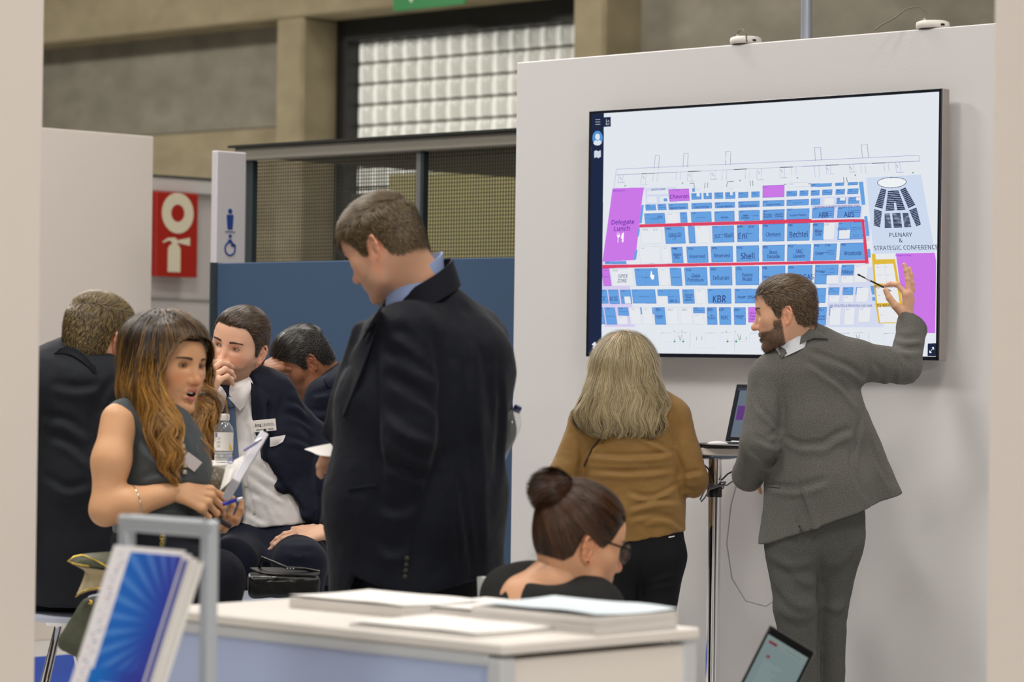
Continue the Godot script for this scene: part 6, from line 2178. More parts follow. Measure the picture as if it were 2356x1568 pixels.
# ---------------------------------------------------------------- the woman with long golden-brown curls, talking
func woman_curls() -> void:
	var z := 7.5
	var base := P(380, 1330, z)
	var who := thing("person", Vector3(base.x, 0.75, base.z), "talking woman with long golden brown curls in a grey sleeveless top", "person")
	var sk := lin(222, 170, 128)
	var xf := facing(P(392, 832, z), Vector3(0.80, -0.12, 0.59), Vector3(0.06, 1, 0), 0.97)
	xf.basis = xf.basis.scaled_local(Vector3(1.06, 0.93, 1.0))
	var neck := local_of(xf, P(356, 960, z + 0.01))
	var ho := {"female": true, "neck": neck, "open": 0.011, "nose": 0.80, "jaw": 0.90, "fat": 0.006, "mouth": 0.84, "eye_open": 0.0034, "no_ears": true}
	var hf := head_field(ho)
	var mb := MB.new()
	var fem_line := func(p: Vector3) -> float: return minf(p.y - line_at([[0.2, 0.066], [0.06, 0.062], [0.045, 0.05], [0.03, 0.02], [0.01, -0.06], [-0.3, -0.09]], p.z), 0.02)
	hf.build(mb, 0.0016, xf, face_paint({"skin": sk, "open": 0.011, "mouth": 0.84, "lip": lin(200, 124, 108), "lids": 0.75, "line": fem_line, "scalp": lin(40, 28, 20)}))
	# chest and the right arm, bare
	var so := func(p: Vector3, g: Vector3) -> Color: return sk
	var a := Fld.new()
	a.chain([P(356, 950, z), P(356, 1000, z)], [0.052, 0.09], 0.04)
	a.chain([P(274, 968, z - 0.11), P(256, 1060, z - 0.15), P(243, 1172, z - 0.17)], [0.046, 0.044, 0.036], 0.03)
	a.chain([P(243, 1172, z - 0.17), P(300, 1158, z - 0.17), P(400, 1130, z - 0.13)], [0.036, 0.037, 0.026], 0.025)
	a.build(mb, 0.005, Transform3D(), so)
	var rf := hand_field({"curl": [[0.55, 0.7, 0.35], [0.75, 0.75, 0.4], [0.85, 0.8, 0.4], [0.9, 0.8, 0.4]], "spread": [-0.12, -0.02, 0.06, 0.12], "thumb": [Vector3(0.6, 0.6, -0.6), Vector3(0.35, 0.8, -0.6), Vector3(0.1, 0.9, -0.5)]})
	rf.build(mb, 0.0022, hand_xf(P(405, 1129, z - 0.13), Vector3(0.93, -0.20, -0.05), Vector3(0.12, 0.62, 0.78), true, 0.95), so)
	# left hand under the bag
	var lf := hand_field({"curl": [[0.7, 0.6, 0.4], [0.7, 0.6, 0.4], [0.8, 0.6, 0.4], [0.8, 0.6, 0.4]]})
	lf.build(mb, 0.003, hand_xf(P(440, 1200, z + 0.10), Vector3(0.9, -0.1, 0.35), Vector3(0.1, -0.9, 0.3), false, 0.93), so)
	obj("body", mb, skin_mat(), who)
	obj("eyes", eyes(xf, Vector3(0.05, -0.1, 1), rgb8(40, 26, 18)), mat_eye(), who)
	var lm := MB.new()
	brows(lm, hf, xf, lin(96, 68, 46), 0.003)
	lashes(lm, xf, Color(0.012, 0.008, 0.006), 0.0014, 1.6)
	obj("eyebrows", lm, hair_mat(), who)
	var tm := MB.new()
	tm.sheet([[xf * Vector3(-0.0135, -0.0703, 0.079), xf * Vector3(0, -0.0695, 0.0855), xf * Vector3(0.0135, -0.0703, 0.079)], [xf * Vector3(-0.0125, -0.0755, 0.079), xf * Vector3(0, -0.0765, 0.085), xf * Vector3(0.0125, -0.0755, 0.079)]], 3, 8, 0.002)
	obj("teeth", tm, mat(rgb8(226, 216, 206), 0.3), who)
	# top
	var X := Vector3(0.30, 0, 0.95)
	var b := Fld.new()
	b.limb(P(362, 1000, z), P(372, 1090, z), X, Vector2(0.150, 0.098), Vector2(0.145, 0.112), 0.05)
	b.limb(P(372, 1090, z), P(362, 1180, z), X, Vector2(0.140, 0.112), Vector2(0.125, 0.100), 0.05)
	b.limb(P(362, 1180, z), P(366, 1300, z), X, Vector2(0.125, 0.100), Vector2(0.150, 0.115), 0.05)
	b.chain([P(345, 952, z), P(284, 958, z - 0.095)], [0.050, 0.046], 0.04)
	b.chain([P(360, 958, z + 0.02), P(400, 965, z + 0.12)], [0.050, 0.044], 0.04)
	b.ball(P(418, 1056, z - 0.03), 0.055, 0.05)
	b.ball(P(418, 1056, z + 0.09), 0.055, 0.05)
	b.cone(P(376, 880, z), P(372, 985, z), 0.052, 0.056, 0.02, 1)
	b.cone(P(400, 890, z), P(420, 985, z + 0.02), 0.058, 0.050, 0.02, 1)
	b.cone(P(236, 985, z - 0.2), P(246, 1110, z - 0.2), 0.062, 0.05, 0.03, 1)
	crease(b, [[300, 935], [312, 1000], [308, 1060], [302, 1090]], 0.006, -0.006, z - 0.5)
	for c in [[[320, 1100], [380, 1080], [430, 1090]], [[330, 1130], [390, 1115], [440, 1130]], [[310, 1000], [350, 1040], [400, 1060]], [[330, 1170], [390, 1160], [440, 1180]], [[320, 1215], [380, 1200], [430, 1210]]]:
		crease(b, c, 0.010, -0.009, z - 0.5)
		var c2 := []
		for q in c:
			c2.append([q[0], q[1] + 16])
		crease(b, c2, 0.011, 0.007, z - 0.5)
	b.noise = FastNoiseLite.new()
	b.noise.frequency = 8.0
	b.namp = 0.005
	var bm := MB.new()
	b.build(bm, 0.006)
	var tp := cloth(rgb8(64, 70, 74), rgb8(80, 87, 90), 8.0, 0.3, 37, 0.7, 0.02)
	tp.rim_enabled = true
	tp.rim = 0.3
	obj("top", bm, tp, who)
	# necklace, bracelet, ring, badge
	var nk := MB.new()
	for q in [[396, 950], [402, 965], [408, 980], [413, 995], [417, 1010], [420, 1025], [422, 1040], [424, 1055], [425, 1070], [424, 1085], [407, 1000], [411, 1016], [414, 1032], [416, 1048], [417, 1064]]:
		var p := hit(b, q[0], q[1], z - 0.5, b.all())
		if p != Vector3.INF:
			nk.lathe([Vector2(0, 0.007), Vector2(0.006, 0.005), Vector2(0.0075, 0), Vector2(0.006, -0.005), Vector2(0, -0.007)], 8, Transform3D(Basis(), p + (Vector3(0, CAM_H, 0) - p).normalized() * 0.005))
	obj("necklace", nk, mat(rgb8(200, 190, 170), 0.2, 0.6), who)
	var br := MB.new()
	var rg := []
	var bc := P(314, 1155, z - 0.165)
	var ax := (P(400, 1130, z - 0.13) - P(300, 1158, z - 0.17)).normalized()
	var u := ax.cross(UP).normalized()
	for k in 25:
		rg.append(bc + (u * cos(TAU * k / 24) + ax.cross(u) * sin(TAU * k / 24)) * 0.041)
	br.tube(rg, [0.0022], 6)
	obj("bracelet", br, mat(rgb8(214, 206, 190), 0.2, 0.9), who)
	var bd := MB.new()
	var bp := P(440, 1062, z - 0.135)
	bd.box(bp, Vector3(0.05, 0.03, 0.002), Basis(Vector3(0, 0, 1), -0.7) * Basis(UP, 0.6), 0.0006)
	obj("badge", bd, mat(rgb8(228, 220, 222), 0.4), who)
	# trousers, sitting: both thighs to the right
	var t := Fld.new()
	t.limb(P(366, 1255, z), P(380, 1330, z), X, Vector2(0.16, 0.12), Vector2(0.17, 0.12), 0.05)
	t.limb(P(372, 1316, z - 0.09), P(496, 1330, z - 0.22), UP, Vector2(0.082, 0.088), Vector2(0.068, 0.068), 0.04)
	t.cone(P(496, 1332, z - 0.22), P(496, 1600, z - 0.16), 0.066, 0.048, 0.03)
	t.limb(P(390, 1316, z + 0.09), P(486, 1326, z + 0.02), UP, Vector2(0.082, 0.088), Vector2(0.066, 0.068), 0.04)
	t.cone(P(486, 1328, z + 0.02), P(486, 1600, z + 0.02), 0.064, 0.048, 0.03)
	for c in [[[520, 1280], [545, 1310], [540, 1350]], [[490, 1275], [520, 1300], [530, 1340]]]:
		crease(t, c, 0.012, 0.006, z - 0.6)
	var tr := MB.new()
	t.build(tr, 0.010)
	obj("trousers", tr, cloth(rgb8(20, 22, 30), rgb8(30, 33, 42), 8.0, 0.3, 38, 0.85), who)
	# hair: mass at the back, locks beside the face, curls on the chest
	var v := Fld.new()
	v.ell(local_head(xf, Vector3(0, 0.034, -0.022)), Vector3(0.090, 0.095, 0.112), 0.03, 0, xf.basis.orthonormalized())
	v.limb(P(355, 800, z + 0.0), P(335, 885, z - 0.02), X, Vector2(0.085, 0.072), Vector2(0.085, 0.052), 0.04)
	v.limb(P(335, 885, z - 0.02), P(352, 935, z - 0.07), X, Vector2(0.075, 0.050), Vector2(0.05, 0.036), 0.04)
	v.chain([P(368, 925, z - 0.10), P(378, 985, z - 0.13), P(394, 1045, z - 0.14), P(393, 1098, z - 0.13)], [0.030, 0.028, 0.024, 0.010], 0.025)
	v.chain([P(380, 770, z - 0.085), P(362, 830, z - 0.09), P(346, 890, z - 0.10), P(364, 935, z - 0.11)], [0.022, 0.026, 0.028, 0.028], 0.03)
	v.chain([P(470, 800, z + 0.085), P(477, 850, z + 0.09), P(476, 910, z + 0.08), P(460, 960, z + 0.05)], [0.009, 0.006, 0.008, 0.024], 0.02)
	v.chain([P(455, 940, z + 0.06), P(432, 1000, z + 0.03), P(440, 1050, z + 0.0), P(452, 1068, z + 0.0)], [0.036, 0.036, 0.030, 0.014], 0.03)
	# the face stays clear
	var fc := Vector3(-0.012, -0.034, 0.088)
	var fr := Vector3(0.076, 0.104, 0.076)
	v.ell(local_head(xf, fc), fr * 0.97, 0.012, 1, xf.basis.orthonormalized())
	var tint := func(p: Vector3, m: float) -> Color:
		var h := clampf((P(392, 735, 7.5).y - p.y) / 0.24, 0.0, 1.0)
		var root := lin(38, 28, 20).lerp(lin(70, 52, 34), m)
		var tip := lin(84, 54, 22).lerp(lin(206, 150, 70), m)
		return root.lerp(tip, smoothstep(0.05, 0.7, h + (m - 0.5) * 0.9))
	long_hair(who, v, P(372, 880, z - 0.01), 26000, 0.12, Color.BLACK, Color.BLACK, lin(60, 42, 24), Vector3(0, 0, 0), 0.0013, 0.75, 47, tint, [xf.affine_inverse(), fc, fr, P(395, 960, z + 0.05)])

func local_head(xf: Transform3D, p: Vector3) -> Vector3:
	return xf * p

# ---------------------------------------------------------------- the seated man with the tie, hand at his mouth
func man_seated() -> void:
	var z := 8.9
	var base := P(620, 1333, z)
	var who := thing("person", Vector3(base.x, 0.75, base.z), "seated man in navy suit, white shirt and blue tie, hand at his mouth", "person")
	var sk := lin(232, 184, 156)
	var xf := facing(P(550, 791, z), Vector3(-0.42, -0.13, 0.90), Vector3(0.25, 1, 0.0), 0.94)
	var neck := local_of(xf, P(556, 905, z + 0.04))
	var ho := {"neck": neck, "neck_r": 0.056, "nose": 1.05, "eye_open": 0.0036}
	var hf := head_field(ho)
	var line := func(p: Vector3) -> float: return p.y - line_at(MALE_LINE, p.z) - 0.007 * smoothstep(0.03, 0.06, p.z)
	var beard_at := func(p: Vector3) -> float:
		var jawl := smoothstep(0.0, 0.02, -0.048 - p.y + maxf(0.0, (0.05 - p.z)) * 0.45) * smoothstep(-0.01, 0.01, p.z) * smoothstep(-0.135, -0.115, p.y)
		var lipm := smoothstep(0.85, 1.3, Vector2(p.x / 0.024, (p.y + 0.073) / 0.0115).length())
		return clampf(jawl * lipm, 0, 1) * 0.55
	var mb := MB.new()
	hf.build(mb, 0.0016, xf, face_paint({"skin": sk, "line": line, "scalp": lin(72, 56, 42), "beard": lin(98, 76, 60), "beard_at": beard_at, "lids": 0.45}))
	var so := func(p: Vector3, g: Vector3) -> Color: return sk
	# right hand: fingers folded before the mouth
	var rf := hand_field({"curl": [[0.75, 0.5, 0.25], [0.85, 0.65, 0.4], [1.0, 0.8, 0.4], [1.1, 0.8, 0.5]], "spread": [-0.05, 0.0, 0.04, 0.08], "thumb": [Vector3(0.5, 0.8, -0.3), Vector3(0.35, 0.9, -0.1), Vector3(0.1, 1.0, 0.0)]})
	rf.build(mb, 0.0022, hand_xf(P(470, 925, z - 0.15), Vector3(0.22, 0.97, 0.05), Vector3(-0.62, 0.18, 0.76), true, 0.98), so)
	# left hand resting on the thigh
	var lf := hand_field({"curl": [[0.22, 0.3, 0.2], [0.25, 0.3, 0.2], [0.28, 0.35, 0.2], [0.3, 0.4, 0.2]], "spread": [-0.06, 0.0, 0.05, 0.12], "thumb": [Vector3(0.8, 0.5, -0.2), Vector3(0.5, 0.85, -0.2), Vector3(0.3, 0.95, -0.1)]})
	lf.build(mb, 0.0022, hand_xf(P(760, 1222, z - 0.21), Vector3(-0.96, -0.12, 0.22), Vector3(-0.1, 0.88, 0.45), false, 1.0), so)
	obj("body", mb, skin_mat(), who)
	obj("eyes", eyes(xf, Vector3(-0.35, -0.12, 1), rgb8(86, 92, 90)), mat_eye(), who)
	var hm := MB.new()
	var reach := func(p: Vector3, d: Vector3) -> float:
		var l := p.y - line_at(MALE_LINE, p.z) - 0.007 * smoothstep(0.03, 0.06, p.z)
		if l < 0.001:
			return 0.0
		return lerpf(lerpf(0.005, 0.010, smoothstep(0.0, 0.05, p.y)), 0.034, smoothstep(0.05, 0.08, p.y))
	var flow := func(p: Vector3, n: Vector3, t: float) -> Vector3:
		var top := maxf(smoothstep(0.045, 0.075, p.y), smoothstep(0.03, 0.05, p.z))
		return Vector3(0.5, 0.25, -0.85).lerp(Vector3(0, -1.0, -0.5), 1.0 - top)
	hair(hm, hf, xf, 22000, reach, flow, {"w": 0.0011, "lift": 0.22, "c0": lin(46, 34, 25), "c1": lin(96, 74, 54), "seed": 51, "clump": 60.0, "jit": 0.3, "off": 0.004, "segs": 5})
	brows(hm, hf, xf, lin(86, 64, 48), 0.003)
	lashes(hm, xf, lin(60, 40, 32), 0.0009)
	obj("hair", hm, hair_mat(), who)
	var bmz := MB.new()
	var breach := func(p: Vector3, d: Vector3) -> float:
		var b: float = beard_at.call(p)
		return 0.0 if b < 0.25 or p.y > 0.0 or p.z < -0.005 else 0.004
	hair(bmz, hf, xf, 9000, breach, func(p: Vector3, n: Vector3, t: float) -> Vector3: return Vector3(0, -1, 0.2), {"w": 0.0007, "lift": 0.3, "c0": lin(84, 62, 46), "c1": lin(120, 92, 70), "seed": 52, "segs": 2, "off": 0.0005, "skull": 40, "jit": 0.4})
	obj("beard", bmz, hair_mat(), who)
	# torso under the shirt, leaning
	var X := Vector3(0.97, 0.12, 0.2)
	var t0 := P(556, 930, z + 0.03)
	var t1 := P(590, 1060, z + 0.0)
	var t2 := P(628, 1215, z - 0.02)
	var s := Fld.new()
	s.limb(t0, t1, X, Vector2(0.145, 0.095), Vector2(0.145, 0.112), 0.05)
	s.limb(t1, t2, X, Vector2(0.145, 0.112), Vector2(0.140, 0.120), 0.05)
	s.cone(P(556, 885, z + 0.04), t0, 0.062, 0.09, 0.04)
	s.half(P(620, 1208, z), Vector3(0.12, -1, 0))
	for c in [[[560, 960], [575, 1000], [570, 1040]], [[575, 1060], [610, 1090], [640, 1110]], [[570, 1090], [605, 1120], [650, 1150]], [[575, 1130], [600, 1150], [620, 1190]], [[560, 1170], [585, 1190], [600, 1200]], [[590, 980], [600, 1030], [620, 1070]]]:
		crease(s, c, 0.009, -0.008, z - 0.5)
		var c2 := []
		for q in c:
			c2.append([q[0] + 8, q[1] + 10])
		crease(s, c2, 0.009, 0.007, z - 0.5)
	crease(s, [[555, 1060], [572, 1130], [590, 1205]], 0.004, -0.005, z - 0.5)
	s.noise = FastNoiseLite.new()
	s.noise.frequency = 10.0
	s.namp = 0.004
	var sm := MB.new()
	s.build(sm, 0.006)
	var shm := mat(rgb8(226, 222, 222), 0.75)
	obj("shirt", sm, shm, who)
	var cl := MB.new()
	patch(cl, s, [[[494, 892, 0.02], [500, 884, 0.03], [510, 890, 0.035]], [[500, 915, 0.02], [508, 915, 0.03], [521, 912, 0.035]], [[506, 945, 0.012], [509, 947, 0.016], [512, 948, 0.018]]], z - 0.6, 0.003, 0.02, 8, 6)
	patch(cl, s, [[[525, 914, 0.035], [552, 896, 0.03], [575, 874, 0.018]], [[536, 926, 0.03], [560, 912, 0.024], [577, 894, 0.015]], [[552, 944, 0.016], [560, 936, 0.014], [566, 928, 0.012]]], z - 0.6, 0.003, 0.02, 8, 6)
	obj("shirt_collar", cl, shm, who)
	for q in [[566, 1115], [586, 1177]]:
		var p := hit(s, q[0], q[1], z - 0.6, s.all())
		var bt := MB.new()
		bt.lathe([Vector2(0, 0.002), Vector2(0.0052, 0.002), Vector2(0.0055, 0)], 14, Transform3D(Basis(Vector3(1, 0, 0), Vector3(0, 0, 1), Vector3(0, -1, 0)), p))
		obj("shirt_button", bt, mat(rgb8(204, 200, 190), 0.4), who)
	# tie
	var ti := MB.new()
	patch(ti, s, [[[512, 914, 0.026], [525, 911, 0.034], [541, 912, 0.026]], [[516, 932, 0.020], [528, 934, 0.028], [538, 933, 0.020]], [[516, 938, 0.012], [527, 940, 0.018], [541, 938, 0.012]], [[518, 1000, 0.008], [532, 1000, 0.014], [545, 1000, 0.008]], [[519, 1080, 0.008], [536, 1082, 0.014], [552, 1080, 0.008]], [[520, 1170, 0.008], [540, 1172, 0.014], [560, 1165, 0.008]], [[530, 1212, 0.008], [541, 1218, 0.010], [556, 1196, 0.008]]], z - 0.6, 0.006, 0.01, 30, 8)
	var tw := cloth(rgb8(66, 84, 112), rgb8(112, 128, 152), 9.0, 0.4, 39, 0.6)
	obj("tie", ti, tw, who)
	# jacket, open in front
	var j := Fld.new()
	j.limb(t0, t1, X, Vector2(0.168, 0.108), Vector2(0.162, 0.124), 0.05)
	j.limb(t1, t2, X, Vector2(0.162, 0.124), Vector2(0.172, 0.135), 0.05)
	j.limb(t2, P(640, 1265, z), X, Vector2(0.172, 0.135), Vector2(0.182, 0.14), 0.05)
	j.chain([P(560, 888, z + 0.06), P(632, 930, z + 0.02)], [0.050, 0.056], 0.05)
	j.chain([P(548, 880, z + 0.06), P(478, 928, z + 0.02)], [0.055, 0.062], 0.05)
	j.chain([P(640, 942, z + 0.02), P(722, 1018, z + 0.06), P(780, 1170, z - 0.10), P(770, 1212, z - 0.18)], [0.066, 0.058, 0.052, 0.046], 0.022)
	j.chain([P(472, 935, z + 0.0), P(446, 1040, z - 0.10), P(464, 962, z - 0.155)], [0.064, 0.056, 0.046], 0.022)
	# the opening: cut a wedge along the front
	var o0 := P(536, 880, z - 0.2)
	for c in [[548, 880, 0.050], [548, 960, 0.044], [556, 1040, 0.052], [578, 1110, 0.072], [610, 1180, 0.105], [630, 1240, 0.14]]:
		j.ell(P(c[0], c[1], z - 0.14), Vector3(c[2], 0.07, 0.12), 0.02, 1)
	crease(j, [[655, 900], [640, 960], [636, 1020], [634, 1040]], 0.010, -0.012, z - 0.5)
	for c in [[[650, 950], [690, 960], [720, 985]], [[640, 1000], [690, 1010], [735, 1030]], [[655, 920], [690, 930], [700, 950]], [[610, 1060], [640, 1110], [700, 1180]]]:
		crease(j, c, 0.010, -0.009, z - 0.5)
		var c2 := []
		for q in c:
			c2.append([q[0] + 3, q[1] + 14])
		crease(j, c2, 0.011, 0.008, z - 0.5)
	j.noise = FastNoiseLite.new()
	j.noise.frequency = 7.0
	j.namp = 0.005
	var jm := MB.new()
	j.build(jm, 0.0065)
	var nv := cloth(rgb8(13, 17, 31), rgb8(24, 29, 48), 9.0, 0.35, 40, 0.75, 0.02)
	nv.rim_enabled = true
	nv.rim = 0.08
	M.navy2 = nv
	obj("jacket", jm, nv, who)
	var lp := MB.new()
	patch(lp, j, [[[576, 878, 0.012], [578, 910, 0.016], [581, 960, 0.012], [592, 1020, 0.01], [606, 1055, 0.006]], [[590, 888, 0.018], [600, 915, 0.024], [606, 960, 0.02], [606, 1010, 0.014], [608, 1058, 0.006]], [[602, 892, 0.012], [622, 916, 0.014], [612, 925, 0.016], [615, 990, 0.010], [610, 1060, 0.004]]], z - 0.6, 0.004, 0.01, 10, 14)
	patch(lp, j, [[[490, 900, 0.012], [498, 950, 0.014], [512, 1010, 0.01]], [[478, 902, 0.018], [484, 950, 0.02], [508, 1012, 0.012]], [[470, 908, 0.012], [474, 960, 0.012], [504, 1014, 0.006]]], z - 0.6, 0.004, 0.01, 6, 8)
	obj("lapel", lp, nv, who)
	# name badge with its print, pocket square
	var bc := P(610, 978, z - 0.20)
	var bp := hit(j, 610, 978, z - 0.6, j.all())
	if bp != Vector3.INF:
		bc = bp + Vector3(0, 0, 0.026)
	var bb := Basis(Vector3(0, 0, 1), 0.11) * Basis(UP, 0.1)
	var bd := obj("name_badge", boxmb(bc, Vector3(0.068, 0.035, 0.003), bb, 0.001), mat(rgb8(236, 230, 224), 0.5), who)
	var tx := MB.new()
	var ink := mat(rgb8(40, 42, 50), 0.6)
	letters(tx, "dmg", Transform3D(bb, bc + bb * Vector3(-0.0185, 0.0065, 0.0017)), 0.0085, 0.019, true)
	letters(tx, "::", Transform3D(bb, bc + bb * Vector3(-0.005, 0.0065, 0.0017)), 0.006, 0.004, true)
	letters(tx, "events", Transform3D(bb, bc + bb * Vector3(0.0125, 0.0065, 0.0017)), 0.0075, 0.028)
	letters(tx, "Alexander Lewis", Transform3D(bb, bc + bb * Vector3(0.0, -0.009, 0.0017)), 0.006, 0.050, true)
	tx.box(bc + bb * Vector3(0, -0.0012, 0.0018), Vector3(0.062, 0.0005, 0.0003), bb)
	obj("print", tx, ink, bd)
	var ps := MB.new()
	patch(ps, j, [[[621, 1006, 0.008], [640, 1003, 0.016], [656, 1000, 0.012]], [[621, 1014, 0.006], [640, 1012, 0.012], [655, 1006, 0.010]], [[621, 1027, 0.002], [636, 1024, 0.004], [650, 1016, 0.004]]], z - 0.6, 0.003, 0.006, 6, 8)
	obj("pocket_square", ps, shm, who)
	# trousers, sitting, knees towards us
	var t := Fld.new()
	t.limb(P(620, 1222, z), P(620, 1285, z - 0.02), X, Vector2(0.165, 0.13), Vector2(0.185, 0.13), 0.05)
	t.limb(P(680, 1275, z - 0.02), P(690, 1296, z - 0.36), X, Vector2(0.092, 0.085), Vector2(0.074, 0.070), 0.04)
	t.cone(P(690, 1300, z - 0.36), P(690, 1640, z - 0.32), 0.072, 0.055, 0.03)
	t.limb(P(570, 1275, z - 0.02), P(530, 1296, z - 0.36), X, Vector2(0.092, 0.085), Vector2(0.074, 0.070), 0.04)
	t.cone(P(530, 1300, z - 0.36), P(530, 1640, z - 0.32), 0.072, 0.055, 0.03)
	for c in [[[640, 1250], [680, 1258], [720, 1255]], [[600, 1250], [615, 1280], [610, 1310]], [[650, 1270], [690, 1280], [730, 1278]]]:
		crease(t, c, 0.012, 0.007, z - 0.7)
	var tr := MB.new()
	t.build(tr, 0.010)
	obj("trousers", tr, nv, who)

# flat lettering as geometry: centred at xf, cap height h, squeezed to a width
func letters(mb: MB, text: String, xf: Transform3D, h: float, wid: float, bold := false) -> void:
	var g := glyphs(text, bold)
	var pts: PackedVector2Array = g[0]
	var k: float = wid / g[2].x
	var st := mb.v.size()
	var n := xf.basis.z.normalized()
	for p in pts:
		mb.vert(xf * Vector3((p.x - g[1].x) * k, (p.y - 0.36) * h, 0), n)
	for i in range(0, pts.size() - 2, 3):
		mb.tri(st + i, st + i + 1, st + i + 2)

# ---------------------------------------------------------------- the man with the wristwatch, forehead on his hand
func man_watch() -> void:
	var z := 10.0
	var base := P(800, 1290, z)
	var who := thing("person", Vector3(base.x, 0.75, base.z), "dark-haired man with a wristwatch, forehead bowed on his hand, before the blue partition", "person")
	var sk := lin(150, 102, 74)
	var xf := facing(P(694, 832, z), Vector3(-0.74, -0.62, 0.18), Vector3(-0.1, 1, 0), 0.93)
	var neck := local_of(xf, P(775, 880, z + 0.03))
	var hf := head_field({"neck": neck, "neck_r": 0.056, "nose": 1.0, "eye_open": 0.003})
	var line := func(p: Vector3) -> float: return p.y - line_at(MALE_LINE, p.z) + 0.003
	var mb := MB.new()
	hf.build(mb, 0.0022, xf, face_paint({"skin": sk, "line": line, "scalp": lin(40, 34, 30), "lip": lin(120, 70, 60)}))
	var so := func(p: Vector3, g: Vector3) -> Color: return sk
	var rf := hand_field({"curl": [[0.25, 0.25, 0.15], [0.3, 0.3, 0.2], [0.35, 0.35, 0.2], [0.4, 0.4, 0.2]], "spread": [-0.04, 0.0, 0.03, 0.08], "thumb": [Vector3(0.7, 0.6, -0.4), Vector3(0.5, 0.85, -0.3), Vector3(0.35, 0.95, -0.2)]})
	rf.build(mb, 0.0024, hand_xf(P(592, 854, z - 0.10), Vector3(0.80, 0.34, -0.5), Vector3(-0.15, 0.8, 0.6), true, 0.98), so)
	var fa := Fld.new()
	fa.chain([P(582, 905, z - 0.09), P(594, 852, z - 0.10)], [0.032, 0.028], 0.01)
	fa.chain([P(655, 1060, z + 0.02), P(682, 1098, z - 0.02)], [0.03, 0.028], 0.01)
	fa.build(mb, 0.006, Transform3D(), so)
	var lf := hand_field({"curl": [[0.5, 0.5, 0.3], [0.5, 0.5, 0.3], [0.5, 0.5, 0.3], [0.5, 0.5, 0.3]]})
	lf.build(mb, 0.004, hand_xf(P(676, 1092, z - 0.02), Vector3(0.7, -0.6, 0.2), Vector3(-0.5, 0.5, 0.7), false), so)
	obj("body", mb, skin_mat(), who)
	obj("eyes", eyes(xf, Vector3(0, -0.3, 1), rgb8(40, 28, 22)), mat_eye(), who)
	var hm := MB.new()
	var reach := func(p: Vector3, d: Vector3) -> float:
		var l := p.y - line_at(MALE_LINE, p.z) + 0.003
		if l < 0.001:
			return 0.0
		return lerpf(lerpf(0.003, 0.008, smoothstep(0.0, 0.05, p.y)), 0.048, smoothstep(0.05, 0.075, p.y))
	var flow := func(p: Vector3, n: Vector3, t: float) -> Vector3:
		return Vector3(0.15, 0.1, -0.9).lerp(Vector3(0, -1.0, -0.5), 1.0 - smoothstep(0.045, 0.07, p.y))
	hair(hm, hf, xf, 20000, reach, flow, {"w": 0.0013, "lift": 0.2, "c0": lin(16, 14, 13), "c1": lin(66, 60, 56), "seed": 61, "clump": 55.0, "jit": 0.3, "off": 0.006, "segs": 5})
	brows(hm, hf, xf, lin(26, 20, 18))
	obj("hair", hm, hair_mat(0.3), who)
	# wristwatch
	var wd := (P(640, 832, z - 0.07) - P(580, 880, z - 0.09)).normalized()
	var wx := wd.cross(Vector3(0, 0, 1)).normalized()
	var wz := wx.cross(wd)
	var wt := MB.new()
	wt.lathe([Vector2(0.030, -0.011), Vector2(0.034, -0.009), Vector2(0.034, 0.009), Vector2(0.030, 0.011)], 28, Transform3D(Basis(wx, wd, wz), P(594, 858, z - 0.10)))
	for k in 12:
		var an := TAU * k / 12
		var d := wx * cos(an) + wz * sin(an)
		wt.box(P(594, 858, z - 0.10) + d * 0.0345, Vector3(0.004, 0.018, 0.012), Basis(d, wd, d.cross(wd)), 0.001)
	var watch := obj("wristwatch", wt, mat(rgb8(22, 24, 30), 0.25, 0.8), who)
	var wf := MB.new()
	var dd := (wx * -0.5 + wz * 0.85).normalized()
	wf.lathe([Vector2(0, 0.007), Vector2(0.015, 0.007), Vector2(0.019, 0.005), Vector2(0.019, 0)], 24, Transform3D(Basis(wd, dd, wd.cross(dd)), P(594, 858, z - 0.10) + dd * 0.033))
	obj("case", wf, mat(rgb8(120, 126, 136), 0.15, 0.9), watch)
	var cf := MB.new()
	cf.tube([P(586, 890, z - 0.09), P(592, 868, z - 0.095)], [0.041, 0.040], 22)
	collar_ring(cf, P(800, 852, z + 0.05), P(742, 888, z - 0.02), 0.060, 0.068, 0.05, xf)
	obj("shirt", cf, mat(rgb8(224, 222, 226), 0.75), who)
	var X := Vector3(0.5, 0, 0.86)
	var j := Fld.new()
	j.limb(P(800, 925, z + 0.02), P(815, 1060, z), X, Vector2(0.18, 0.115), Vector2(0.17, 0.13), 0.05)
	j.limb(P(815, 1060, z), P(815, 1300, z), X, Vector2(0.17, 0.13), Vector2(0.18, 0.14), 0.05)
	j.chain([P(795, 880, z + 0.04), P(752, 912, z - 0.14)], [0.060, 0.068], 0.05)
	j.chain([P(805, 880, z + 0.04), P(830, 915, z + 0.18)], [0.060, 0.068], 0.05)
	j.chain([P(748, 925, z - 0.14), P(712, 1020, z - 0.16), P(676, 1062, z + 0.02)], [0.070, 0.058, 0.046], 0.02)
	j.chain([P(818, 925, z + 0.18), P(660, 1000, z + 0.10), P(572, 985, z - 0.06)], [0.07, 0.06, 0.056], 0.02)
	j.chain([P(572, 985, z - 0.06), P(586, 892, z - 0.09)], [0.054, 0.044], 0.02)
	for c in [[[705, 940], [740, 945], [770, 940]], [[700, 965], [740, 975], [775, 965]], [[720, 905], [750, 900], [775, 890]]]:
		crease(j, c, 0.010, -0.010, z - 0.6)
		crease(j, [[c[0][0], c[0][1] + 12], [c[1][0], c[1][1] + 12], [c[2][0], c[2][1] + 12]], 0.011, 0.008, z - 0.6)
	var jm := MB.new()
	j.build(jm, 0.008)
	obj("jacket", jm, M.navy2, who)
	var cm := MB.new()
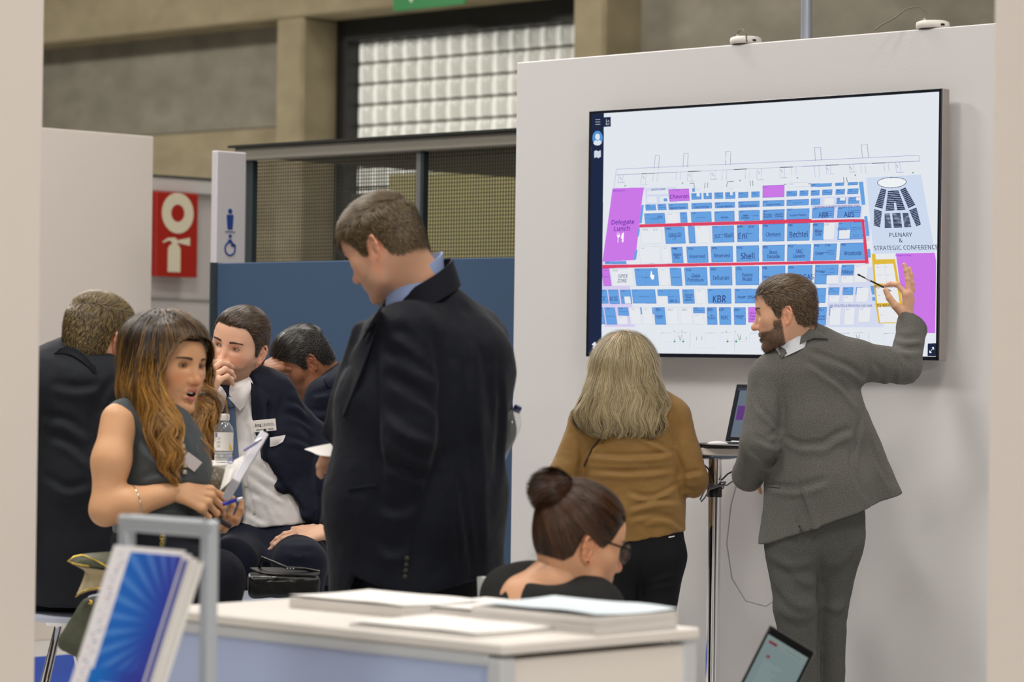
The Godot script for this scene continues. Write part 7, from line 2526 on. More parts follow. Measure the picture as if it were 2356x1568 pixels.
	patch(cm, j, [[[745, 872, 0.02], [772, 846, 0.026], [798, 830, 0.026]], [[750, 882, 0.014], [780, 860, 0.018], [806, 846, 0.018]], [[756, 892, 0.004], [788, 876, 0.006], [814, 862, 0.006]]], z - 0.6, 0.006, 0.004, 5, 8)
	obj("collar", cm, M.navy2, who)
	var t := Fld.new()
	t.limb(P(800, 1290, z), P(690, 1290, z - 0.28), UP, Vector2(0.09, 0.1), Vector2(0.07, 0.07), 0.04)
	t.cone(P(690, 1294, z - 0.28), P(690, 1600, z - 0.28), 0.07, 0.055, 0.03)
	t.limb(P(820, 1290, z + 0.1), P(700, 1290, z + 0.12), UP, Vector2(0.09, 0.1), Vector2(0.07, 0.07), 0.04)
	t.cone(P(700, 1294, z + 0.12), P(700, 1600, z + 0.12), 0.07, 0.055, 0.03)
	var tr := MB.new()
	t.build(tr, 0.014)
	obj("trousers", tr, M.navy2, who)

# ---------------------------------------------------------------- the woman with the hair bun and glasses, low behind the counter
func woman_bun() -> void:
	var z := 6.5
	var base := P(1290, 1500, z)
	var who := thing("person", Vector3(base.x, 0.45, base.z), "woman with a dark hair bun, glasses and black top behind the counter", "person")
	var sk := lin(216, 164, 128)
	var xf := facing(P(1342, 1243, z), Vector3(0.88, -0.26, -0.39), Vector3(0.08, 1, 0), 0.95)
	var neck := local_of(xf, P(1285, 1345, z - 0.01))
	var hf := head_field({"female": true, "neck": neck, "neck_r": 0.050, "nose": 0.95, "fat": 0.005})
	var fl := [[0.2, 0.064], [0.066, 0.060], [0.05, 0.042], [0.036, 0.012], [0.018, -0.012], [0.004, -0.004], [-0.006, 0.012], [-0.034, 0.010], [-0.044, -0.045], [-0.06, -0.062], [-0.3, -0.062]]
	var line := func(p: Vector3) -> float: return p.y - line_at(fl, p.z)
	var so := func(p: Vector3, g: Vector3) -> Color: return sk
	var mb := MB.new()
	hf.build(mb, 0.0022, xf, face_paint({"skin": sk, "line": line, "scalp": lin(34, 24, 17), "lip": lin(186, 116, 104)}))
	var sh := Fld.new()
	sh.chain([P(1285, 1335, z - 0.01), P(1268, 1390, z)], [0.055, 0.10], 0.05)
	sh.chain([P(1270, 1352, z - 0.02), P(1200, 1365, z - 0.02)], [0.05, 0.04], 0.05)
	sh.build(mb, 0.006, Transform3D(), so)
	obj("body", mb, skin_mat(), who)
	obj("eyes", eyes(xf, Vector3(0, -0.3, 1), rgb8(70, 60, 40)), mat_eye(), who)
	var ear_stud := MB.new()
	ear_stud.lathe([Vector2(0, 0.003), Vector2(0.003, 0.002), Vector2(0.0035, 0), Vector2(0.0, -0.002)], 10, Transform3D(Basis(), xf * Vector3(0.0805, -0.046, -0.012)))
	ear_stud.lathe([Vector2(0, 0.003), Vector2(0.003, 0.002), Vector2(0.0035, 0), Vector2(0.0, -0.002)], 10, Transform3D(Basis(), xf * Vector3(-0.0805, -0.046, -0.012)))
	obj("earring", ear_stud, M.black, who)
	# hair drawn up to a bun
	var hm := MB.new()
	var bun_l := Vector3(0, 0.078, -0.100)
	var reach := func(p: Vector3, d: Vector3) -> float:
		if p.y - line_at(fl, p.z) < 0.001:
			return 0.0
		return minf(p.distance_to(bun_l) * 1.1, 0.15)
	var flow := func(p: Vector3, n: Vector3, t: float) -> Vector3: return (bun_l - p).normalized()
	hair(hm, hf, xf, 26000, reach, flow, {"w": 0.0013, "lift": 0.08, "c0": lin(30, 20, 13), "c1": lin(92, 58, 34), "seed": 71, "clump": 40.0, "jit": 0.22, "off": 0.004, "segs": 7})
	var bf := Fld.new()
	bf.ell(bun_l + Vector3(0, 0.012, -0.012), Vector3(0.040, 0.036, 0.038), 0.02)
	bf.ell(bun_l + Vector3(0, -0.012, 0.012), Vector3(0.034, 0.03, 0.03), 0.02)
	bf.noise = FastNoiseLite.new()
	bf.noise.frequency = 38.0
	bf.namp = 0.012
	var dk := lin(32, 21, 14)
	bf.build(hm, 0.004, xf, func(p: Vector3, g: Vector3) -> Color: return dk)
	bf.namp = 0.0
	var bc := bun_l + Vector3(0, 0.006, -0.006)
	hair(hm, bf, xf, 5000, func(p: Vector3, d: Vector3) -> float: return 0.07, func(p: Vector3, n: Vector3, t: float) -> Vector3: return (p - bc).cross(Vector3(0.3, 0.8, -0.5)).normalized() + n * 0.1, {"w": 0.0014, "lift": 0.1, "lay": 0.2, "c0": lin(24, 16, 11), "c1": lin(84, 52, 30), "seed": 72, "clump": 50.0, "jit": 0.5, "off": 0.006, "segs": 8, "ce": bc, "far": 0.1, "stick": 1.0})
	# loose hairs at the nape
	var rg := RandomNumberGenerator.new()
	rg.seed = 4
	for k in 60:
		var p0 := Vector3(rg.randf_range(-0.03, 0.03), rg.randf_range(-0.07, -0.03), -0.085 + rg.randf_range(-0.01, 0.01))
		var d := Vector3(rg.randf_range(-0.5, 0.5), -1.0, -0.7 + rg.randf_range(-0.3, 0.3)).normalized()
		hm.col = lin(50, 34, 24)
		hm.strand(PackedVector3Array([xf * p0, xf * (p0 + d * 0.02), xf * (p0 + d * 0.038 + Vector3(0.004, 0, -0.004))]), 0.0006, xf.basis.z * -1.0)
	hm.col = Color.WHITE
	brows(hm, hf, xf, lin(50, 34, 24))
	obj("hair", hm, hair_mat(), who)
	# glasses
	var gm := MB.new()
	for s in [-1.0, 1.0]:
		var ring := []
		for k in 25:
			var an := TAU * k / 24
			ring.append(xf * Vector3(s * 0.034 + cos(an) * 0.026, -0.004 + sin(an) * (0.017 if sin(an) > 0 else 0.02), 0.097 - absf(cos(an) + s * 0.2) * 0.004))
		gm.tube(ring, [0.0024], 7)
		gm.tube([xf * Vector3(s * 0.060, 0.006, 0.094), xf * Vector3(s * 0.076, 0.009, 0.04), xf * Vector3(s * 0.0775, 0.010, -0.012), xf * Vector3(s * 0.074, -0.004, -0.034)], [0.0026, 0.0024, 0.0022, 0.002], 7)
	gm.tube([xf * Vector3(-0.010, 0.002, 0.100), xf * Vector3(0.010, 0.002, 0.100)], [0.0022], 7)
	var gl := obj("glasses", gm, mat(rgb8(18, 18, 22), 0.2), who)
	var lens := MB.new()
	for s in [-1.0, 1.0]:
		lens.lathe([Vector2(0, 0.0), Vector2(0.024, 0.0)], 24, Transform3D(xf.basis.orthonormalized() * Basis(Vector3(1, 0, 0), PI / 2), xf * Vector3(s * 0.034, -0.004, 0.095)))
	var lm := mat(Color(1, 1, 1, 0.06), 0.05)
	lm.transparency = BaseMaterial3D.TRANSPARENCY_ALPHA
	obj("lens", lens, lm, gl)
	# black top
	var X := Vector3(0.96, 0, 0.28)
	var b := Fld.new()
	b.limb(P(1272, 1420, z), P(1275, 1620, z), X, Vector2(0.150, 0.11), Vector2(0.15, 0.12), 0.06)
	b.chain([P(1258, 1375, z + 0.02), P(1176, 1372, z + 0.06)], [0.052, 0.055], 0.05)
	b.chain([P(1275, 1385, z - 0.03), P(1362, 1400, z - 0.06)], [0.058, 0.055], 0.05)
	b.chain([P(1176, 1380, z + 0.06), P(1150, 1560, z + 0.05)], [0.056, 0.048], 0.04)
	b.chain([P(1366, 1405, z - 0.06), P(1400, 1580, z - 0.05)], [0.056, 0.048], 0.04)
	b.chain([P(1226, 1345, z + 0.07), P(1290, 1362, z + 0.09)], [0.045, 0.045], 0.04)
	b.chain([P(1166, 1352, z + 0.04), P(1216, 1352, z + 0.07)], [0.038, 0.04], 0.04)
	b.ell(P(1268, 1304, z - 0.07), Vector3(0.062, 0.036, 0.10), 0.02, 1)
	crease(b, [[1200, 1330], [1186, 1370], [1190, 1400]], 0.012, -0.010, z - 0.5)
	crease(b, [[1180, 1335], [1165, 1370], [1170, 1400]], 0.012, 0.008, z - 0.5)
	var bm := MB.new()
	b.build(bm, 0.008)
	obj("top", bm, cloth(rgb8(34, 34, 34), rgb8(48, 48, 47), 8.0, 0.3, 42, 0.9, 0.02), who)
	var t := Fld.new()
	t.limb(P(1280, 1640, z), P(1330, 1660, z - 0.1), UP, Vector2(0.1, 0.17), Vector2(0.08, 0.15), 0.04)
	t.limb(P(1330, 1660, z - 0.05), P(1480, 1660, z + 0.25), UP, Vector2(0.08, 0.09), Vector2(0.07, 0.07), 0.04)
	var tr := MB.new()
	t.build(tr, 0.016)
	obj("trousers", tr, M.black, who)

# ================================================================ furniture of the stand
func furniture() -> void:
	bar_table(P(1645, 1040, 10.3), 0.22, 1.137, "round white bar table with chrome column, bearing the open laptop and mouse", true)
	bar_table(P(322, 1060, 8.30), 0.27, 1.128, "round white bar table with the small water bottle on it", false)
	bar_table(P(650, 1060, 10.3), 0.26, 1.128, "round white bar table at which the man with the wristwatch leans", false)
	stool(P(150, 1385, 8.0), 0.2, "white bar stool with splayed chrome legs beneath the man in charcoal")
	stool(P(650, 1380, 8.3), 0.5, "white bar stool that carries the black leather bag")
	stool(P(372, 1385, 7.5), 1.2, "white bar stool under the woman with golden brown curls")
	stool(P(622, 1385, 8.95), 2.6, "white bar stool under the seated man with the tie")
	stool(P(800, 1350, 10.05), 0.9, "white bar stool under the man with the wristwatch")
	low_chair()
	counter()
	rack()

func bar_table(c: Vector3, r: float, h: float, label: String, wrap: bool) -> void:
	var o := thing("bar_table", Vector3(c.x, 0, c.z), label, "table")
	var xf := Transform3D(Basis(), Vector3(c.x, 0, c.z))
	var top := MB.new()
	top.lathe([Vector2(0, h), Vector2(r - 0.003, h), Vector2(r, h - 0.003), Vector2(r, h - 0.022), Vector2(r - 0.003, h - 0.025), Vector2(0, h - 0.025)], 72, xf, 0.9)
	obj("tabletop", top, mat(rgb8(230, 224, 218), 0.4), o)
	var pl := MB.new()
	pl.lathe([Vector2(r * 0.55, h - 0.0255), Vector2(r * 0.53, h - 0.032), Vector2(0.05, h - 0.044), Vector2(0, h - 0.044)], 48, xf)
	obj("support_plate", pl, mat(rgb8(120, 130, 150), 0.3, 0.7), o)
	var co := MB.new()
	co.lathe([Vector2(0.024, h - 0.044), Vector2(0.024, 0.03)], 40, xf)
	obj("column", co, M.chrome, o)
	var ba := MB.new()
	ba.lathe([Vector2(0.026, 0.05), Vector2(0.06, 0.028), Vector2(0.21, 0.012), Vector2(0.215, 0.0), Vector2(0, 0)], 56, xf, 0.5)
	obj("base", ba, M.chrome, o)
	if wrap:
		var y0 := P(1645, 1120, 10.3).y
		var w := MB.new()
		w.lathe([Vector2(0.0245, y0 + 0.002), Vector2(0.026, y0), Vector2(0.026, y0 - 0.032), Vector2(0.0245, y0 - 0.034)], 32, xf)
		obj("cable_collar", w, M.black, o)

func stool(c: Vector3, turn: float, label: String) -> void:
	var o := thing("bar_stool", Vector3(c.x, 0, c.z), label, "stool")
	var bs := Basis(UP, turn)
	var h := c.y
	var g := []
	for i in 7:
		var row := []
		for k in 13:
			var t := TAU * k / 12.0
			var r := i / 6.0
			var lipf := smoothstep(0.6, 1.0, r)
			row.append(Vector3(c.x, h - 0.03, c.z) + bs * Vector3(cos(t) * 0.19 * r, 0.035 * lipf * (0.4 - 0.6 * sin(t)) + 0.004, sin(t) * 0.185 * r))
		g.append(row)
	var st := MB.new()
	st.sheet(g, 12, 36, 0.012)
	obj("seat", st, mat(rgb8(200, 208, 226), 0.35), o)
	var cr := MB.new()
	cr.lathe([Vector2(0.0, h - 0.03), Vector2(0.06, h - 0.034), Vector2(0.05, h - 0.06), Vector2(0, h - 0.062)], 24, Transform3D(Basis(), Vector3(c.x, 0, c.z)))
	obj("seat_mount", cr, M.chrome, o)
	for k in 4:
		var d := bs * Vector3(cos(PI / 4 + k * PI / 2), 0, sin(PI / 4 + k * PI / 2))
		var a := Vector3(c.x, h - 0.05, c.z) + d * 0.02
		var b := Vector3(c.x, 0.008, c.z) + d * 0.24
		var lg := MB.new()
		lg.tube([a, b], [0.0095], 12)
		obj("leg", lg, M.chrome, o)
		var ft := MB.new()
		ft.lathe([Vector2(0, 0.012), Vector2(0.012, 0.010), Vector2(0.013, 0), Vector2(0, 0)], 12, Transform3D(Basis(), Vector3(b.x, 0, b.z)))
		obj("foot", ft, M.black, o)
	var ring := MB.new()
	var pts := []
	for k in 5:
		var t := 0.62
		var d := bs * Vector3(cos(PI / 4 + k * PI / 2), 0, sin(PI / 4 + k * PI / 2))
		pts.append(Vector3(c.x, lerpf(h - 0.05, 0.008, t), c.z) + d * lerpf(0.02, 0.24, t))
	ring.tube(pts, [0.006], 8)
	obj("footrest", ring, M.chrome, o)

# the low white chair of the woman with the bun: a sliver of its back shows
func low_chair() -> void:
	var c := P(1272, 1500, 6.52)
	var o := thing("low_chair", Vector3(c.x, 0, c.z), "white shell chair whose back shows beside the woman with the hair bun", "chair")
	var rows := []
	for i in 5:
		var t := i / 4.0
		var row := []
		for k in 5:
			var s := k / 4.0 - 0.5
			row.append(P(1175 + 20.0 * t, 1343 + 0.0, 6.68) + Vector3(-0.008 + 0.03 * t * t, -0.5 * t + 0.0, 0) + Vector3(0.10 * s * (1.0), 0.03 * (0.5 - absf(s)) * (1.0 - t), 0.42 * s) + Vector3(-0.05 * (1.0 - 4.0 * s * s), 0, 0))
		rows.append(row)
	var m := MB.new()
	m.sheet(rows, 12, 12, 0.012)
	obj("backrest", m, mat(rgb8(226, 228, 228), 0.4), o)
	var s := MB.new()
	s.box(Vector3(c.x + 0.08, 0.44, c.z), Vector3(0.44, 0.03, 0.44), Basis(UP, 0.2), 0.012)
	obj("seat", s, mat(rgb8(226, 228, 228), 0.4), o)
	for k in 4:
		var l := MB.new()
		var d := Vector3(0.17 if k % 2 else -0.17, 0, 0.17 if k < 2 else -0.17)
		l.tube([Vector3(c.x + 0.08, 0.43, c.z) + d * 0.8, Vector3(c.x + 0.08, 0.0, c.z) + d * 1.1], [0.011], 10)
		obj("leg", l, M.chrome, o)

# the white counter in front with sheets and leaflets on it
func counter() -> void:
	var p0 := P(1157, 1480, 5.0)
	var h := p0.y
	var lu := 0.915
	var lb := 0.50
	var at := func(u: float, y: float, w: float) -> Vector3: return Vector3(p0.x, 0, p0.z) - A * u + B * w + UP * y     # u to the left along the front, w to the back
	var o := thing("counter", at.call(lu / 2, 0.0, lb / 2), "white framed counter in the foreground with stacks of sheets on top", "counter")
	var fr := mat(rgb8(196, 199, 203), 0.45)
	var wh := mat(rgb8(226, 220, 212), 0.5)
	obj("countertop", boxmb(at.call(lu / 2, h - 0.010, lb / 2), Vector3(lu + 0.006, 0.020, lb + 0.006), BB, 0.004), mat(rgb8(222, 216, 210), 0.45), o)
	var body := MB.new()
	body.box(at.call(lu / 2, (h - 0.03) / 2, lb / 2 + 0.015), Vector3(lu - 0.008, h - 0.03, lb - 0.036), BB, 0.002)
	obj("body", body, wh, o)
	obj("front_panel", boxmb(at.call(lu / 2, (h - 0.04 + 0.05) / 2, 0.010), Vector3(lu - 0.07, h - 0.09, 0.012), BB, 0.001), mat(rgb8(176, 190, 226), 0.4), o)
	for e in [[0.018, 0.036], [lu - 0.018, 0.036]]:
		obj("post", boxmb(at.call(e[0], (h - 0.026) / 2, 0.016), Vector3(e[1], h - 0.026, 0.036), BB, 0.004), fr, o)
	for e in [[0.018, lb - 0.018], [lu - 0.018, lb - 0.018]]:
		obj("post", boxmb(at.call(e[0], (h - 0.026) / 2, e[1]), Vector3(0.036, h - 0.026, 0.036), BB, 0.004), fr, o)
	obj("top_rail", boxmb(at.call(lu / 2, h - 0.031, 0.014), Vector3(lu - 0.07, 0.020, 0.03), BB, 0.003), fr, o)
	obj("bottom_rail", boxmb(at.call(lu / 2, 0.03, 0.014), Vector3(lu - 0.07, 0.05, 0.03), BB, 0.003), fr, o)
	# stacks of paper
	stack(at.call(0.60, h, 0.30), 0.30, 0.212, 0.020, 0.03, "stack of white sheets at the counter's left end", 0.004, 5)
	stack(at.call(0.27 + 0.10, h, 0.375), 0.30, 0.212, 0.016, -0.02, "lower stack of white sheets in the middle of the countertop's back", 0.004, 6)
	stack(at.call(0.245, h, 0.125), 0.30, 0.212, 0.006, 0.04, "few loose white sheets at the front corner of the countertop", 0.003, 7)
	stack(P(1372, 1462, 5.16) * Vector3(1, 0, 1) + UP * h - A * 0.155 + B * 0.11, 0.30, 0.215, 0.032, 0.0, "tall stack of leaflets at the counter's right end, its top sheet curling", 0.007, 8)

func stack(c: Vector3, w: float, d: float, t: float, turn: float, label: String, curl: float, sd: int) -> void:
	var o := thing("paper_stack", c, label, "paper")
	var bs := Basis(UP, turn) * BB
	var r := RandomNumberGenerator.new()
	r.seed = sd
	var n := maxi(3, int(t / 0.0013))
	var body := MB.new()
	for k in n:
		var e := t / n
		body.box(c + UP * (e * (k + 0.5)) + bs * Vector3(r.randf_range(-0.002, 0.002), 0, r.randf_range(-0.002, 0.002)), Vector3(w, e * 0.96, d), bs * Basis(UP, r.randf_range(-0.006, 0.006)), 0.0)
	var m := obj("sheets", body, M.paper, o)
	m.set_meta("kind", "stuff")
	var rows := []
	for i in 5:
		var row := []
		for j in 5:
			var u := i / 4.0 - 0.5
			var v := j / 4.0 - 0.5
			row.append(c + UP * (t + 0.0015 + curl * (absf(sin(v * 5.0 + 0.6)) * 0.5 + u * u * 2.0)) + bs * Vector3(v * w, 0, u * d))
		rows.append(row)
	var top := MB.new()
	top.sheet(rows, 10, 14, 0.0006)
	obj("top_sheet", top, M.paper if sd != 8 else mat(rgb8(205, 216, 224), 0.5), o)

# the leaflet rack of aluminium profile, its pocket full of blue leaflets
func rack() -> void:
	var a := P(281, 1181, 4.95)
	var w := 0.236
	var at := func(u: float, y: float, n: float) -> Vector3: return Vector3(a.x, 0, a.z) + A * u + UP * y - B * n
	var o := thing("leaflet_rack", at.call(w / 2, 0.0, 0.0), "aluminium leaflet rack left of the counter", "rack")
	var h := a.y
	var pr := 0.026
	for x in [pr / 2, w - pr / 2]:
		obj("post", boxmb(at.call(x, h / 2, 0.0), Vector3(pr, h, 0.022), BB, 0.004), M.alu, o)
	obj("top_bar", boxmb(at.call(w / 2, h - 0.014, 0.0), Vector3(w, 0.028, 0.024), BB, 0.005), M.alu, o)
	obj("foot_plate", boxmb(at.call(w / 2, 0.006, 0.05), Vector3(w, 0.012, 0.36), BB, 0.003), M.alu, o)
	var yt := P(290, 1262, 4.93).y
	var lean := Vector3(0, -0.275, 0) - B * 0.108
	var ld := lean.normalized()
	var bs := Basis(A, -ld, A.cross(-ld).normalized())
	var bot: Vector3 = at.call(w / 2, yt, 0.012) + lean
	obj("pocket", boxmb(bot - bs.z * 0.012 - ld * 0.06, Vector3(w - 0.05, 0.16, 0.004), bs, 0.001), M.alu, o)
	obj("pocket_lip", boxmb(bot + bs.z * 0.03 - ld * 0.0, Vector3(w - 0.02, 0.035, 0.004), bs, 0.001), mat(rgb8(214, 218, 226), 0.4), o)
	obj("pocket_floor", boxmb(bot + bs.z * 0.008 + ld * 0.018, Vector3(w - 0.03, 0.004, 0.05), bs, 0.001), M.alu, o)
	leaflet_print()
	for k in 4:
		var l := thing("leaflet", bot, ["blue leaflet with pale rays, front one in the aluminium rack", "second blue leaflet in the aluminium rack, behind the front one", "third leaflet in the rack, only its edge showing", "rearmost leaflet in the rack, only its edge showing"][k], "leaflet", "leaflets in the rack")
		var off: Vector3 = bs.z * (0.016 - k * 0.006) + A * (0.010 * k) - ld * (-0.004 * k)
		var c: Vector3 = at.call(w / 2, yt, 0.012) + lean * 0.5 - A * 0.012 + off
		obj("pages", boxmb(c, Vector3(0.178, 0.297, 0.004), bs, 0.0), M.paper, l)
		if k < 2:
			var f := MB.new()
			var hx := A * 0.0888
			var hy: Vector3 = bs.y * 0.1482
			var z: Vector3 = bs.z * 0.0024
			f.face([c - hx + hy + z, c + hx + hy + z, c + hx - hy + z, c - hx - hy + z], bs.z, [Vector2(0, 0), Vector2(1, 0), Vector2(1, 1), Vector2(0, 1)])
			obj("cover", f, M.leaflet, l)

func leaflet_print() -> void:
	var w := 320
	var h := 520
	var im := Image.create(w, h, false, Image.FORMAT_RGBA8)
	var c0 := rgb8(238, 234, 238)
	for y in h:
		for x in w:
			var u := float(x) / w
			var v := float(y) / h
			var c := c0
			if (u > 0.26 and v > 0.03 and v < 0.70) or v >= 0.70 and u > 0.22:
				var d := Vector2(u - 1.15, (v - 0.42) * 1.6)
				var an := atan2(d.y, d.x)
				var ray := pow(0.5 + 0.5 * sin(an * 34.0), 2.0) * smoothstep(0.25, 0.75, d.length()) * (1.0 - smoothstep(0.65, 0.72, v))
				c = rgb8(30, 104, 196).lerp(rgb8(58, 48, 150), smoothstep(0.3, 1.1, u * 0.8 + absf(v - 0.4) * 0.35)).lerp(rgb8(120, 160, 224), ray * 0.55)
				if v > 0.70:
					c = rgb8(28, 112, 200).lerp(rgb8(56, 62, 160), smoothstep(0.3, 0.9, u))
			im.set_pixel(x, y, c)
	var r := RandomNumberGenerator.new()
	r.seed = 3
	for k in 46:
		var x := r.randi_range(20, 62)
		im.fill_rect(Rect2i(x, 24 + k * 10, r.randi_range(8, 24), r.randi_range(2, 4)), [rgb8(150, 156, 190), rgb8(200, 150, 160), rgb8(110, 130, 180)][k % 3])
	for k in 9:
		im.fill_rect(Rect2i(130, 400 + k * 11, r.randi_range(60, 130), 3), rgb8(150, 180, 226))
	im.fill_rect(Rect2i(238, 400, 46, 16), rgb8(214, 220, 240))
	im.generate_mipmaps()
	M.leaflet = mat(Color.WHITE, 0.35)
	M.leaflet.albedo_texture = ImageTexture.create_from_image(im)
	M.leaflet.texture_repeat = false

# ================================================================ small things
func smalls() -> void:
	laptop()
	bottles()
	papers_and_pens()
	bags()
	wall_top()
	tablet()
	cables()

func laptop() -> void:
	var hg := P(1668, 1026, 10.29)
	hg.y = 1.1385
	var o := thing("laptop", hg - B * 0.11 + A * 0.15, "black laptop open on the bar table beside the man in grey", "laptop")
	o.position.y = 1.138
	var w := 0.30
	obj("base", boxmb(hg + A * (w / 2) - B * 0.105 + UP * 0.007, Vector3(w, 0.012, 0.21), BB, 0.003), mat(rgb8(24, 26, 30), 0.35), o)
	var kb := MB.new()
	for r in 5:
		for c in 14:
			kb.box(hg + A * (0.02 + c * 0.0186 + 0.009) - B * (0.03 + r * 0.019) + UP * 0.0142, Vector3(0.0155, 0.002, 0.0155), BB)
	var k := obj("keys", kb, M.black, o)
	k.set_meta("kind", "stuff")
	var up := (UP * 0.186 + B * 0.056).normalized()
	var bs := Basis(A, up, A.cross(up).normalized())
	var c := hg + A * (w / 2) + up * 0.107 + UP * 0.012
	obj("lid", boxmb(c, Vector3(w, 0.205, 0.008), bs, 0.003), mat(rgb8(20, 22, 26), 0.3), o)
	obj("hinge", boxmb(hg + A * (w / 2) + UP * 0.014, Vector3(w * 0.8, 0.01, 0.012), BB, 0.002), M.steel, o)
	var im := Image.create(256, 160, false, Image.FORMAT_RGBA8)
	im.fill(rgb8(120, 134, 150))
	im.fill_rect(Rect2i(0, 0, 10, 160), rgb8(24, 32, 48))
	im.fill_rect(Rect2i(0, 0, 256, 8), rgb8(60, 70, 84))
	im.fill_rect(Rect2i(16, 58, 30, 46), rgb8(112, 62, 150))
	im.fill_rect(Rect2i(200, 90, 40, 50), rgb8(112, 62, 150))
	for r in 6:
		for cc in 12:
			if (r * 5 + cc * 3) % 7 != 0:
				im.fill_rect(Rect2i(50 + cc * 12, 56 + r * 12, 10, 9), rgb8(56, 74, 150))
	im.generate_mipmaps()
	var m := mat(rgb8(8, 8, 10), 0.25)
	m.emission_enabled = true
	m.emission = Color.BLACK
	m.emission_texture = ImageTexture.create_from_image(im)
	m.emission_energy_multiplier = 0.6
	var f := MB.new()
	var hx := A * (w / 2 - 0.012)
	var hy := up * 0.088
	var z: Vector3 = bs.z * 0.0045
	f.face([c - hx + hy + z, c + hx + hy + z, c + hx - hy + z, c - hx - hy + z], bs.z, [Vector2(0, 0), Vector2(1, 0), Vector2(1, 1), Vector2(0, 1)])
	obj("screen", f, m, o)
	# mouse
	var mp := P(1651, 1034, 10.13)
	mp.y = 1.137
	var mf := Fld.new()
	mf.ell(mp + UP * 0.004, Vector3(0.046, 0.019, 0.028), 0.01, 0, Basis(UP, 0.25))
	mf.half(mp + UP * 0.0005, -UP)
	mf.fold(mp + Vector3(-0.02, 0.022, 0), mp + Vector3(-0.045, 0.012, 0.01), 0.0015, -0.001)
	var mm := MB.new()
	mf.build(mm, 0.0025)
	tag(obj("mouse", mm, mat(rgb8(236, 230, 228), 0.3)), "white computer mouse on the edge of the bar table near the laptop", "mouse")

func bottles() -> void:
	var glass := mat(Color(0.97, 0.98, 0.99, 0.10), 0.06)
	glass.transparency = BaseMaterial3D.TRANSPARENCY_ALPHA
	var water := mat(Color(0.9, 0.94, 0.96, 0.16), 0.03)
	water.transparency = BaseMaterial3D.TRANSPARENCY_ALPHA
	var b := P(514, 1062, 8.30)
	b.y = 1.128
	var o := thing("water_bottle", b, "small clear water bottle with white cap and label on the bar table", "bottle")
	var s := 8.30 / F
	var xf := Transform3D(Basis(), b)
	var pr := [Vector2(0, 0.003), Vector2(0.019, 0.0), Vector2(0.024, 0.005), Vector2(0.0255, 0.014), Vector2(0.0245, 0.026), Vector2(0.0265, 0.032), Vector2(0.0265, 0.082), Vector2(0.0265, 0.090), Vector2(0.0235, 0.100), Vector2(0.016, 0.110), Vector2(0.0125, 0.116), Vector2(0.0125, 0.126)]
	var sh := MB.new()
	sh.lathe(pr, 40, xf, 0.3)
	obj("shell", sh, glass, o)
	var ribs := MB.new()
	for k in 3:
		var ring := []
		for i in 25:
			ring.append(b + Vector3(cos(TAU * i / 24) * 0.0262, 0.010 + k * 0.009, sin(TAU * i / 24) * 0.0262))
		ribs.tube(ring, [0.0007], 5, false)
	obj("ribs", ribs, glass, o)
	var wt := MB.new()
	wt.lathe([Vector2(0, 0.004), Vector2(0.023, 0.006), Vector2(0.0245, 0.014), Vector2(0.0235, 0.026), Vector2(0.0252, 0.03), Vector2(0, 0.03)], 36, xf, 0.3)
	obj("water", wt, water, o)
	var lb := MB.new()
	lb.lathe([Vector2(0.0268, 0.034), Vector2(0.0268, 0.084)], 48, xf)
	var im := Image.create(512, 160, false, Image.FORMAT_RGBA8)
	im.fill(rgb8(238, 234, 230))
	for side in 2:
		var x0 := side * 256
		for y in 60:
			im.fill_rect(Rect2i(x0 + 60 - y / 2, 96 + y, y / 2 + 8, 1), rgb8(238, 196, 60))
		im.fill_rect(Rect2i(x0 + 70, 10, 2, 140), rgb8(220, 214, 206))
		for k in 9:
			im.fill_rect(Rect2i(x0 + 150 + (k % 3) * 14, 40 + (k / 3) * 34, 6, 24), rgb8(170, 166, 160))
		im.fill_rect(Rect2i(x0 + 178, 6, 26, 34), rgb8(84, 126, 196))
	im.flip_y()
	var lm := mat(Color.WHITE, 0.4)
	lm.albedo_texture = ImageTexture.create_from_image(im)
	for i in lb.uv.size():
		lb.uv[i].y = (lb.uv[i].y - 0.034) / 0.05
	obj("label", lb, lm, o)
	var cp := MB.new()
	cp.lathe([Vector2(0.0145, 0.117), Vector2(0.0150, 0.119), Vector2(0.0150, 0.133), Vector2(0.0135, 0.1355), Vector2(0, 0.1355)], 36, xf, 0.8)
	for k in 30:
		var an := TAU * k / 30
		cp.box(b + Vector3(cos(an) * 0.0151, 0.1255, sin(an) * 0.0151), Vector3(0.0010, 0.013, 0.0014), Basis(UP, -an))
	obj("cap", cp, mat(rgb8(236, 232, 226), 0.45), o)
	# the bottle tucked under the tall man's far arm
	var c := P(1192, 936, 7.18)
	var ax := Vector3(0.42, 0.9, 0.12).normalized()
	var bx := Basis(ax.cross(Vector3(0, 0, 1)).normalized(), ax, ax.cross(Vector3(0, 0, 1)).normalized().cross(ax))
	var base := c - ax * 0.155
	var o2 := thing("water_bottle", base, "clear bottle with dark blue cap sticking out behind the tall man in navy", "bottle")
	var xf2 := Transform3D(bx, base)
	var s2 := MB.new()
	s2.lathe([Vector2(0, 0.002), Vector2(0.024, 0.0), Vector2(0.028, 0.006), Vector2(0.028, 0.10), Vector2(0.0255, 0.118), Vector2(0.017, 0.134), Vector2(0.0105, 0.142), Vector2(0.0105, 0.15)], 36, xf2, 0.3)
	obj("shell", s2, glass, o2)
	var c2 := MB.new()
	c2.lathe([Vector2(0.0092, 0.142), Vector2(0.0098, 0.144), Vector2(0.0098, 0.156), Vector2(0.0086, 0.158), Vector2(0, 0.158)], 30, xf2, 0.8)
	obj("cap", c2, mat(rgb8(26, 42, 100), 0.4), o2)

